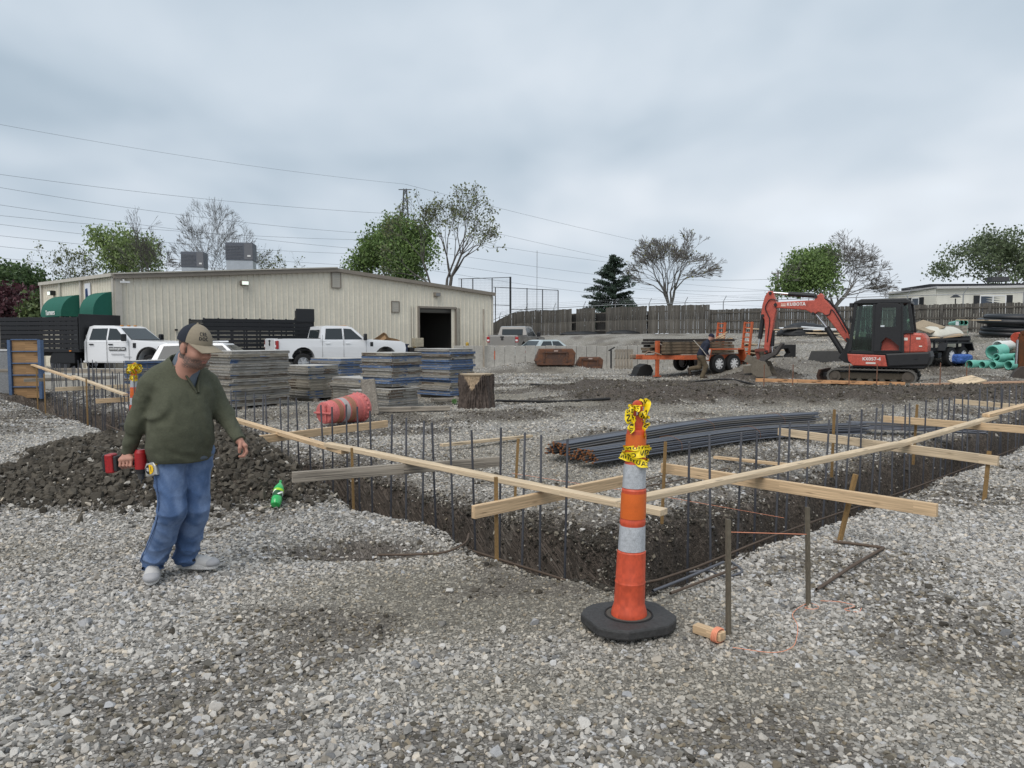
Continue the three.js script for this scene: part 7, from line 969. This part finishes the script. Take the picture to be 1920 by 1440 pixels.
// ---------- board fences ----------
{
  const along = (x) => [x, -fenceD(x)], rs = rng(41), tones = [[0.165, 0.158, 0.148], [0.135, 0.128, 0.118], [0.195, 0.185, 0.17], [0.15, 0.14, 0.126]].map((c) => std(c, { map: rep(oldwoodT, 1.6, 0.35), roughness: 0.95, bumpMap: rep(oldwoodT, 1.6, 0.35), bumpScale: 0.004 }));
  const dx = 0.786, dz = 0.618, nx = -0.618, nz = 0.786, ry = Math.atan2(dz, dx);
  const picket = ready(bx(0.132, 2.12, 0.022)), slim = ready(bx(0.125, 2.08, 0.022));
  const make = (x0, x1, railsOut, label, gaps) => {
    const t = thing('board_fence', label, 'fence', [x0, 0, -fenceD(x0)]); const L = (x1 - x0) / dx;
    for (let s = 0; s < L; s += 0.14) {
      if (gaps.some(([a, b]) => s > a && s < b)) continue;
      const wx = x0 + s * dx, y = H(...along(wx)), m = obj('picket', rs() < 0.5 ? picket : slim, tones[Math.floor(rs() * 4)], t); const ph = railsOut ? 0.82 : 1; m.scale.y = ph; m.position.set(s * dx + nx * 0.02 * (rs() - 0.5), y + 1.06 * ph + (rs() - 0.5) * 0.04, s * dz + nz * (railsOut ? -0.05 : 0.05)); m.rotation.set(0, -ry, (rs() - 0.5) * 0.02, 'YXZ');
    }
    for (let s = 0; s <= L; s += 2.44) { const wx = x0 + s * dx, y = H(...along(wx)); obj('post', bx(0.13, railsOut ? 1.74 : 1.98, 0.11, [s * dx + nx * (railsOut ? 0.05 : -0.06), y + (railsOut ? 0.85 : 0.97), s * dz + nz * (railsOut ? 0.05 : -0.06)], [0, -ry, 0]), tones[0], t); const e = Math.min(s + 2.44, L), wy = H(...along(x0 + e * dx)); for (const h of railsOut ? [0.28, 0.9, 1.48] : [0.3, 1.0, 1.68]) obj('rail', bar([s * dx, y + h, s * dz], [e * dx, wy + h, e * dz], 0.05, 0.1), tones[3], t); }
  };
  make(-3.5, 14.3, false, 'weathered board fence with its boards facing the yard and a few missing', [[10.75, 11.15], [13.0, 13.9], [17.55, 17.7]]);
  make(14.3, 36, true, 'weathered board fence showing posts and rails towards the yard', []);
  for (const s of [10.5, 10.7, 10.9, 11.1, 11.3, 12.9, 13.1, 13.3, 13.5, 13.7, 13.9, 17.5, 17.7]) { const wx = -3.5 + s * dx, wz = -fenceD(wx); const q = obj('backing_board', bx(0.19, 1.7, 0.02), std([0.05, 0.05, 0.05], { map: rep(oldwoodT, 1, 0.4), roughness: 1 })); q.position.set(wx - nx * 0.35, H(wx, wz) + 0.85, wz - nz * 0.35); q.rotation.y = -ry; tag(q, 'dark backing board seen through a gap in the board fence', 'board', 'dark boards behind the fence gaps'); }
  // security fence behind: pipe rail, posts, barbed arms
  const galv = std([0.34, 0.35, 0.36], { metalness: 0.6, roughness: 0.5 }), t = thing('pipe_fence', 'galvanised pipe fence with barbed wire arms behind the board fence', 'fence', [-3.5, 0, -fenceD(-3.5) - 1.2]);
  const L = 50; for (let s = 0; s <= L; s += 3.0) { const wx = -3.5 + s * dx, y = H(wx, -fenceD(wx) - 1.2); obj('post', [rod([s * dx, y, s * dz], [s * dx, y + 2.35, s * dz], 0.035, 8), rod([s * dx, y + 2.35, s * dz], [s * dx + 0.16, y + 2.75, s * dz + 0.2], 0.022, 6)], galv, t); if (s + 3 <= L) { const y2 = H(wx + 3 * dx, -fenceD(wx + 3 * dx) - 1.2); obj('top_rail', rod([s * dx, y + 2.32, s * dz], [(s + 3) * dx, y2 + 2.32, (s + 3) * dz], 0.025, 6), galv, t); for (const q of [0.3, 0.65, 1]) obj('barbed_wire', rod([s * dx + 0.16 * q, y + 2.35 + 0.4 * q, s * dz + 0.2 * q], [(s + 3) * dx + 0.16 * q, y2 + 2.35 + 0.4 * q, (s + 3) * dz + 0.2 * q], 0.007, 4), galv, t); } }
  // tall black ball-field screen
  const b = thing('ball_screen', 'tall black wire screen on posts beyond the metal building', 'screen', [0, 1.2, -84]); const P = (px, y) => [(px - 960) / 1386 * 84, y, 0], Y = (py) => 1.6 + (632 - py) / 1386 * 84 - 1.2;
  for (const [px, py, r] of [[866, 524, 0.05], [887, 523, 0.06], [923, 522, 0.06], [929, 540, 0.05], [957, 520, 0.11], [988, 541, 0.055], [1017, 543, 0.055], [1046, 545, 0.055]]) obj('post', rod([P(px, 0)[0], -0.5, 0], [P(px, 0)[0], Y(py), 0], r, 8), M.black, b);
  for (const [a, c, y0, y1] of [[860, 957, 524, 521], [925, 1046, 539, 545], [925, 957, 572, 573], [957, 1046, 580, 583]]) obj('top_bar', rod([P(a, 0)[0], Y(y0), 0], [P(c, 0)[0], Y(y1), 0], 0.04, 6), M.black, b);
  const wires = (a, c, yt, yb) => { const g = [], n = Math.round((c - a) / 2.4); for (let k = 0; k <= n; k++) { const x = P(mix(a, c, k / n), 0)[0]; g.push(rod([x, Y(yb), 0], [x, Y(yt), 0], 0.006, 3)); } const m = Math.round((yb - yt) / 3); for (let k = 0; k <= m; k++) g.push(rod([P(a, 0)[0], Y(mix(yt, yb, k / m)), 0], [P(c, 0)[0], Y(mix(yt, yb, k / m)), 0], 0.006, 3)); return g; };
  const mm = obj('wire_mesh', [...wires(860, 957, 524, 590), ...wires(957, 1046, 544, 590)], M.black, b); mm.userData.kind = 'stuff';
}
// ---------- trees ----------
const barkM = std([0.15, 0.138, 0.126], { roughness: 1, map: rep(wearT, 1) }), barkG = std([0.24, 0.225, 0.21], { roughness: 1, map: rep(wearT, 1) });
function tree(label, [x, z], height, opt) {
  const rs = rng(opt.seed), t = thing(opt.name || 'tree', label, 'tree', [x, H(x, z) - 0.1, z]), br = [], leaves = [];
  const tips = [], maxD = opt.depth ?? 6, mr = opt.twigR ?? 0.010;
  function grow(p, dir, len, r, d) {
    const segs = d < 2 ? 3 : 2; let q = p.clone(), v = dir.clone(), rad = r;
    for (let k = 0; k < segs; k++) { const nx = q.clone().addScaledVector(v, len / segs), r2 = rad * (1 - 0.28 / segs * 1.2); br.push(rod(q.toArray(), nx.toArray(), Math.max(rad, mr), d < 2 ? 7 : d < 4 ? 5 : 3, Math.max(r2, mr * 0.8))); q = nx; rad = r2; v.add(V3(rs() - 0.5, (rs() - 0.5) * 0.5 + (opt.lift ?? 0.06), rs() - 0.5).multiplyScalar(0.28)).normalize(); if (d >= 3) tips.push([q.clone(), d]); }
    if (d >= maxD) { tips.push([q, d]); return; }
    const n = d === 0 ? (opt.limbs ?? 4) : d < 3 ? (rs() < 0.35 ? 3 : 2) + (opt.more ?? 0) * (rs() < 0.5 ? 1 : 0) : rs() < (opt.twig ?? 0.5) ? 3 : 2;
    for (let k = 0; k < n; k++) {
      const a = rs() * 6.283 + k * 6.283 / n, sp = (opt.spread ?? 0.62) * (0.65 + rs() * 0.6) * (d === 0 ? 0.9 : 1), ax = V3(Math.cos(a), 0, Math.sin(a)), side = ax.sub(v.clone().multiplyScalar(ax.dot(v))).normalize();
      const nd = v.clone().multiplyScalar(Math.cos(sp)).addScaledVector(side, Math.sin(sp)).normalize();
      grow(q.clone(), nd, len * (0.66 + rs() * 0.2), rad * (k === 0 ? 0.82 : 0.66), d + 1);
    }
    if (d < 2 && opt.lead) grow(q.clone(), v.clone(), len * 0.8, rad * 0.8, d + 1);
  }
  grow(V3(0, 0, 0), V3((rs() - 0.5) * 0.1, 1, (rs() - 0.5) * 0.1).normalize(), height * (opt.trunk ?? 0.24), height * (opt.thick ?? 0.02), 0);
  const g = join(br); g.computeBoundingBox(); const bb = g.boundingBox, sy = height / bb.max.y, sx = opt.width / Math.max(bb.max.x - bb.min.x, 0.1); g.scale(sx, sy, sx);
  g.userData.ready = true; obj('trunk', g, opt.bark || barkM, t);
  if (opt.leaf) {
    const pos = [], col = [], [n, size, c0, c1, jit] = opt.leaf;
    for (let k = 0; k < n; k++) {
      const tip = tips[Math.floor(rs() * tips.length)][0], c = V3(tip.x * sx + (rs() - 0.5) * jit, tip.y * sy + (rs() - 0.5) * jit, tip.z * sx + (rs() - 0.5) * jit), s = size * (0.6 + rs() * 0.8), e = new THREE.Euler(rs() * 6.28, rs() * 6.28, rs() * 6.28), f = rs(), cc = [0, 1, 2].map((i) => mix(c0[i], c1[i], f));
      for (const [a, b] of [[-0.5, -0.3], [0.5, -0.25], [0.1, 0.5], [-0.5, -0.3], [0.1, 0.5], [-0.45, 0.35]]) { const v = V3(a * s, b * s, 0).applyEuler(e).add(c); pos.push(v.x, v.y, v.z); col.push(...cc); }
    }
    const lg = new THREE.BufferGeometry(); lg.setAttribute('position', new THREE.Float32BufferAttribute(pos, 3)); lg.setAttribute('color', new THREE.Float32BufferAttribute(col, 3)); lg.computeVertexNormals(); lg.userData.ready = true;
    const uvz = new Float32Array(pos.length / 3 * 2); lg.setAttribute('uv', new THREE.BufferAttribute(uvz, 2));
    obj('crown', lg, phys([1, 1, 1], { vertexColors: true, roughness: 0.9, side: THREE.DoubleSide, transmission: 0.25, thickness: 0 }), t);
  }
  return t;
}
{
  const at = (px, d) => [(px - 960) / 1386 * d, -d], hgt = (py, d, x) => 1.6 + (632 - py) / 1386 * d - H(x, -d), w = (p, d) => p / 1386 * d;
  const T = (label, px, top, wid, d, opt) => { const q = at(px, d); tree(label, q, hgt(top, d, q[0]), { width: w(wid, d), ...opt }); };
  const gy = [[0.17, 0.24, 0.08], [0.27, 0.35, 0.13]], gm = [[0.095, 0.165, 0.04], [0.18, 0.27, 0.075]], bud = [[0.10, 0.12, 0.045], [0.16, 0.18, 0.07]];
  T('thin bare tree with sparse buds behind the building end', 130, 455, 125, 78, { seed: 3, depth: 6, spread: 0.6, leaf: [1500, 0.17, ...bud, 0.5] });
  T('pale green loose-leaved tree beside bare trees behind the building', 218, 424, 120, 74, { seed: 5, depth: 6, spread: 0.55, leaf: [8000, 0.21, ...gy, 1.5] });
  T('bare grey tree between the pale green tree and the smaller roof unit', 300, 398, 125, 70, { seed: 8, depth: 7, twig: 0.6, spread: 0.42, trunk: 0.2, limbs: 4 });
  T('tall bare tree standing between the two roof units', 408, 373, 170, 68, { seed: 11, depth: 8, thick: 0.016, twig: 0.6, spread: 0.46, trunk: 0.22, limbs: 5 });
  T('small bare budding tree behind the roof right of the larger unit', 530, 463, 100, 76, { seed: 13, depth: 6, spread: 0.62, leaf: [900, 0.16, ...bud, 0.5] });
  T('full mid-green maple behind the metal building roof', 735, 412, 175, 67, { seed: 17, depth: 6, spread: 0.62, more: 0, leaf: [24000, 0.20, ...gm, 1.9] });
  T('tall dark-limbed tree with opening leaf buds behind the building', 838, 343, 235, 58, { seed: 29, depth: 7, spread: 0.50, thick: 0.024, trunk: 0.2, limbs: 4, twig: 0.45, leaf: [2800, 0.15, ...bud, 0.55] });
  T('round bare tree beside the dark conifer beyond the fence', 1258, 432, 185, 84, { thick: 0.013, seed: 23, depth: 8, spread: 0.42, trunk: 0.12, limbs: 6, bark: barkG, leaf: [420, 0.16, [0.2, 0.2, 0.05], [0.25, 0.24, 0.08], 0.6] });
  T('dense green tree inside the bare branches behind the excavator', 1545, 470, 130, 80, { seed: 37, depth: 6, spread: 0.5, leaf: [20000, 0.22, ...gm, 2.0] });
  T('spreading bare tree in front of a green one behind the excavator', 1560, 424, 230, 76, { thick: 0.015, bark: barkG, seed: 43, depth: 8, twig: 0.65, spread: 0.6, trunk: 0.14, limbs: 5, more: 0 });
  T('low bare shrub tree left of the pale house', 1665, 538, 60, 84, { seed: 47, depth: 5, spread: 0.6, bark: barkG });
  T('leafy grey-green tree rising behind the pale house', 1895, 428, 200, 86, { seed: 53, depth: 6, spread: 0.6, leaf: [12000, 0.23, [0.085, 0.12, 0.055], [0.14, 0.18, 0.09], 1.8] });
  const shrub = (label, px, top, wid, d, n, c0, c1, seed, name) => { const q = at(px, d), h = hgt(top, d, q[0]); tree(label, q, h, { name, width: w(wid, d), seed, depth: 5, trunk: 0.12, spread: 0.7, limbs: 6, more: 1, leaf: [n * 1.5, 0.22, c0, c1, 1.7] }); };
  shrub('rounded green bush left of the metal building', 28, 506, 150, 58, 15000, [0.05, 0.095, 0.03], [0.10, 0.16, 0.05], 61, 'bush'); shrub('dark red-leaved bush before the green one by the stake truck', 22, 548, 130, 50, 12000, [0.055, 0.016, 0.022], [0.11, 0.035, 0.045], 67, 'bush'); shrub('green bush at the corner of the metal building', 85, 560, 40, 47, 3500, [0.06, 0.10, 0.03], [0.12, 0.16, 0.05], 71, 'bush');
  // conifer: whorled drooping branches with needle sprays
  { const d = 82, q = at(1150, d), h = hgt(477, d, q[0]), rs = rng(71), t = thing('conifer', 'dark green conifer with ragged tiers beyond the board fence', 'tree', [q[0], H(q[0], q[1]) - 0.1, q[1]]), br = [rod([0, 0, 0], [0.05, h, 0], 0.2, 8, 0.02)], pos = [], col = [];
    for (let y = 0.7; y < h - 0.2; y += 0.30) { const f = y / h, R0 = w(150, d) / 2 * Math.pow(1 - f, 0.75) * (0.72 + rs() * 0.5), n = 5; for (let k = 0; k < n; k++) { const a = rs() * 6.28, R1 = R0 * (0.65 + rs() * 0.5), e = [Math.cos(a) * R1, y + R1 * 0.22 * (f - 0.25) * 2 + (rs() - 0.5) * 0.3, Math.sin(a) * R1]; br.push(rod([0, y, 0], e, 0.04, 4, 0.012)); const m = Math.round(70 * (0.3 + R1)); for (let i = 0; i < m; i++) { const u = Math.pow(rs(), 0.6), c = V3(e[0] * u + (rs() - 0.5) * 0.5, mix(y, e[1], u) + (rs() - 0.6) * 0.34, e[2] * u + (rs() - 0.5) * 0.5), s = 0.24 * (0.6 + rs() * 0.8), eu = new THREE.Euler(rs() * 6, rs() * 6, rs() * 6), g = 0.7 + rs() * 0.6; for (const [p0, p1] of [[-0.5, -0.18], [0.5, -0.1], [0, 0.35]]) { const v = V3(p0 * s, p1 * s, 0).applyEuler(eu).add(c); pos.push(v.x, v.y, v.z); col.push(0.040 * g, 0.066 * g, 0.045 * g); } } } }
    obj('trunk', br, barkM, t); const lg = new THREE.BufferGeometry(); lg.setAttribute('position', new THREE.Float32BufferAttribute(pos, 3)); lg.setAttribute('color', new THREE.Float32BufferAttribute(col, 3)); lg.computeVertexNormals(); obj('crown', lg, std([1, 1, 1], { vertexColors: true, roughness: 1, side: THREE.DoubleSide }), t); }
}
// ---------- pale house beyond the fence ----------
{
  const wallM = std([0.82, 0.80, 0.73], { map: rep(softT, 0.5), roughness: 0.8 }), A = [43.4, -76], B = [46.4, -64], C = [41.6, -82];
  const t = thing('house', 'long pale clapboard house with flat dark roof and black shutters', 'house', [A[0], 0, A[1]]), y0 = 1.2, y1 = 6.6;
  const runs = [[[0, 0], [B[0] - A[0] + 7, (B[1] - A[1]) * 0.2], 'front_wall'], [[C[0] - A[0], C[1] - A[1]], [0, 0], 'side_wall']];
  for (const [p, q, name] of runs) { const w = obj(name, bar([p[0], y0, p[1]], [q[0], y0, q[1]], 0.2, 0.3), wallM, t); for (let y = y0 + 0.2; y < y1; y += 0.22) { const yt = name === 'side_wall' ? (y < y1 - 0.5 ? 0 : 0.0) : 0; void yt; obj('clapboard', bar([p[0], y, p[1]], [q[0], y, q[1]], 0.10, 0.235, [0.08, 1, 0.12]), wallM, w); } }
  obj('rear_mass', bx(9, y1 - y0, 7, [6.4, (y0 + y1) / 2 - 0.1, -5.4]), wallM, t);
  obj('fascia', [bar([-0.2, y1 + 0.02, 0.25], [10.4, y1 + 0.02, 2.65], 0.5, 0.22)], std([0.5, 0.5, 0.5]), t); obj('flat_roof', [bx(10.6, 0.4, 7, [5.6, y1 + 0.3, -4.2], [0, -0.1, 0])], std([0.035, 0.036, 0.045], { roughness: 0.8, map: wearT }), t); obj('rake_trim', bar([C[0] - A[0] - 0.2, y1 - 0.25, C[1] - A[1]], [0, y1 + 0.1, 0.1], 0.3, 0.16), std([0.4, 0.4, 0.42]), t); obj('chimney_vent', [bx(1.8, 0.5, 0.9, [7.2, y1 + 1.0, -1.5])], std([0.06, 0.06, 0.065]), t);
  const win = (x, z, w, h, yb, ry, pn) => { const f = obj('window', [bx(w, 0.1, 0.08, [0, h, 0.1]), bx(w, 0.1, 0.08, [0, 0, 0.1]), ...Array.from({ length: pn + 1 }, (_, k) => bx(0.1, h, 0.08, [-w / 2 + w * k / pn, h / 2, 0.1]))], std([0.75, 0.76, 0.78]), t); f.position.set(x, yb, z); f.rotation.y = ry; for (let k = 0; k < pn; k++) obj('pane', bx(w / pn - 0.1, h - 0.1, 0.02, [-w / 2 + w * (k + 0.5) / pn, h / 2, 0.09]), phys([0.04, 0.055, 0.08], { roughness: 0.08 }), f); for (const s of [-1, 1]) obj('shutter', bx(0.55, h + 0.1, 0.06, [s * (w / 2 + 0.33), h / 2, 0.12]), M.black, f); };
  win(5.0, 1.15, 2.3, 1.7, 4.05, -0.22, 2); win(-0.75, -2.4, 0.9, 1.5, 4.2, -1.27, 1); win(-1.4, -4.6, 0.8, 1.5, 4.2, -1.27, 1);
  const lt = thing('yard_lantern', 'small dark lantern before the pale house wall', 'lantern', [37.6, H(37.6, -63), -63]); obj('pole', rod([0, 0, 0], [0, 3.0, 0], 0.05), M.black, lt); obj('hood', cyl(0.42, 0.05, 0.3, [0, 3.25, 0], undefined, 12), M.black, lt);
}
// ---------- power lines, pylon, masts ----------
{
  const py = thing('lattice_tower', 'slender steel lattice tower rising behind the green maple', 'tower', [-22.8, 0, -160]), st = std([0.10, 0.105, 0.115], { roughness: 0.7 });
  for (const [a, b] of [[1, 1], [1, -1], [-1, 1], [-1, -1]]) obj('leg', rod([a * 1.9, 0, b * 1.9], [a * 0.3, 33, b * 0.3], 0.10, 5), st, py);
  const wd = (y) => mix(1.9, 0.3, y / 33), ds = []; for (let y = 6; y < 32.5; y += 1.6) for (const s of [1, -1]) { ds.push(rod([-wd(y), y, s * wd(y)], [wd(y + 1.6), y + 1.6, s * wd(y + 1.6)], 0.06, 4), rod([wd(y), y, s * wd(y)], [-wd(y + 1.6), y + 1.6, s * wd(y + 1.6)], 0.06, 4)); } obj('bracing', ds, st, py);
  for (const [y, l] of [[33, 1.4], [26.5, 3.4], [22, 3.8]]) obj('cross_arm', rod([-l, y, 0], [l, y, 0], 0.10, 5), st, py);
  tag(obj('radio_mast', [rod([6.0, 0, -180], [6.05, 22.4, -180], 0.07, 5), rod([5.5, 0, -180], [5.5, 6, -180], 0.05, 5)], std([0.3, 0.31, 0.33])), 'thin pale radio mast seen through the ball-field screen', 'mast');
  const up = thing('utility_pole', 'slim utility pole with crossarm left of the excavator boom', 'pole', [39.3, 0, -110]); obj('pole', rod([0, 0, 0], [0, 11.4, 0], 0.18, 8, 0.12), std([0.2, 0.18, 0.16]), up); obj('crossarm', bar([-1.0, 11.0, 0], [1.0, 11.0, 0], 0.14, 0.14), std([0.2, 0.18, 0.16]), up); for (const q of [-0.9, 0, 0.9]) obj('insulator', cyl(0.06, 0.05, 0.25, [q, 11.2, 0]), std([0.4, 0.4, 0.4]), up);
  const P = (px, pyy, d) => [(px - 960) / 1386 * d, 1.6 + (632 - pyy) / 1386 * d, -d], wm = std([0.13, 0.14, 0.155], { roughness: 0.8 });
  const wire = (a, b, sag, label, group, r = 0.022) => { const pts = []; for (let k = 0; k <= 16; k++) { const u = k / 16; pts.push([mix(a[0], b[0], u), mix(a[1], b[1], u) - sag * 4 * u * (1 - u), mix(a[2], b[2], u)]); } tag(obj('power_line', tube(pts, r, 4, 32), wm), label, 'cable', group); };
  const G = 'power lines over the building', Lb = 'thin overhead power line sweeping down past the lattice tower';
  const ends = [[[-200, 200], [762, 350]], [[-200, 302], [735, 404]], [[-200, 318], [690, 440]], [[-200, 355], [690, 470]], [[-200, 384], [690, 452]], [[-200, 395], [690, 478]], [[-200, 420], [690, 500]], [[-200, 440], [690, 512]], [[-200, 462], [690, 524]], [[-200, 480], [500, 545]]];
  ends.forEach(([a, b], i) => wire(P(...a, 112), P(...b, 160), i === 0 ? 1.2 : 0.8 + 0.25 * (i % 3), Lb, G, i ? 0.024 : 0.02));
  [[[762, 350], [1320, 480]], [[780, 404], [1330, 520]], [[790, 440], [1330, 512]], [[790, 470], [1440, 545]], [[790, 490], [1440, 560]], [[790, 505], [1440, 575]]].forEach(([a, b], i) => wire(P(...a, 160), P(...b, 250), 0.6 + 0.2 * i, 'faint distant power line running from the lattice tower towards the conifer', 'far power lines', 0.026));
  [[[1200, 520], [1456, 524]], [[1200, 540], [1456, 545]]].forEach(([a, b]) => wire(P(...a, 150), P(...b, 110), 0.4, 'faint line reaching the slim utility pole', 'lines at the utility pole', 0.02));
}
renderer.render(scene, camera);
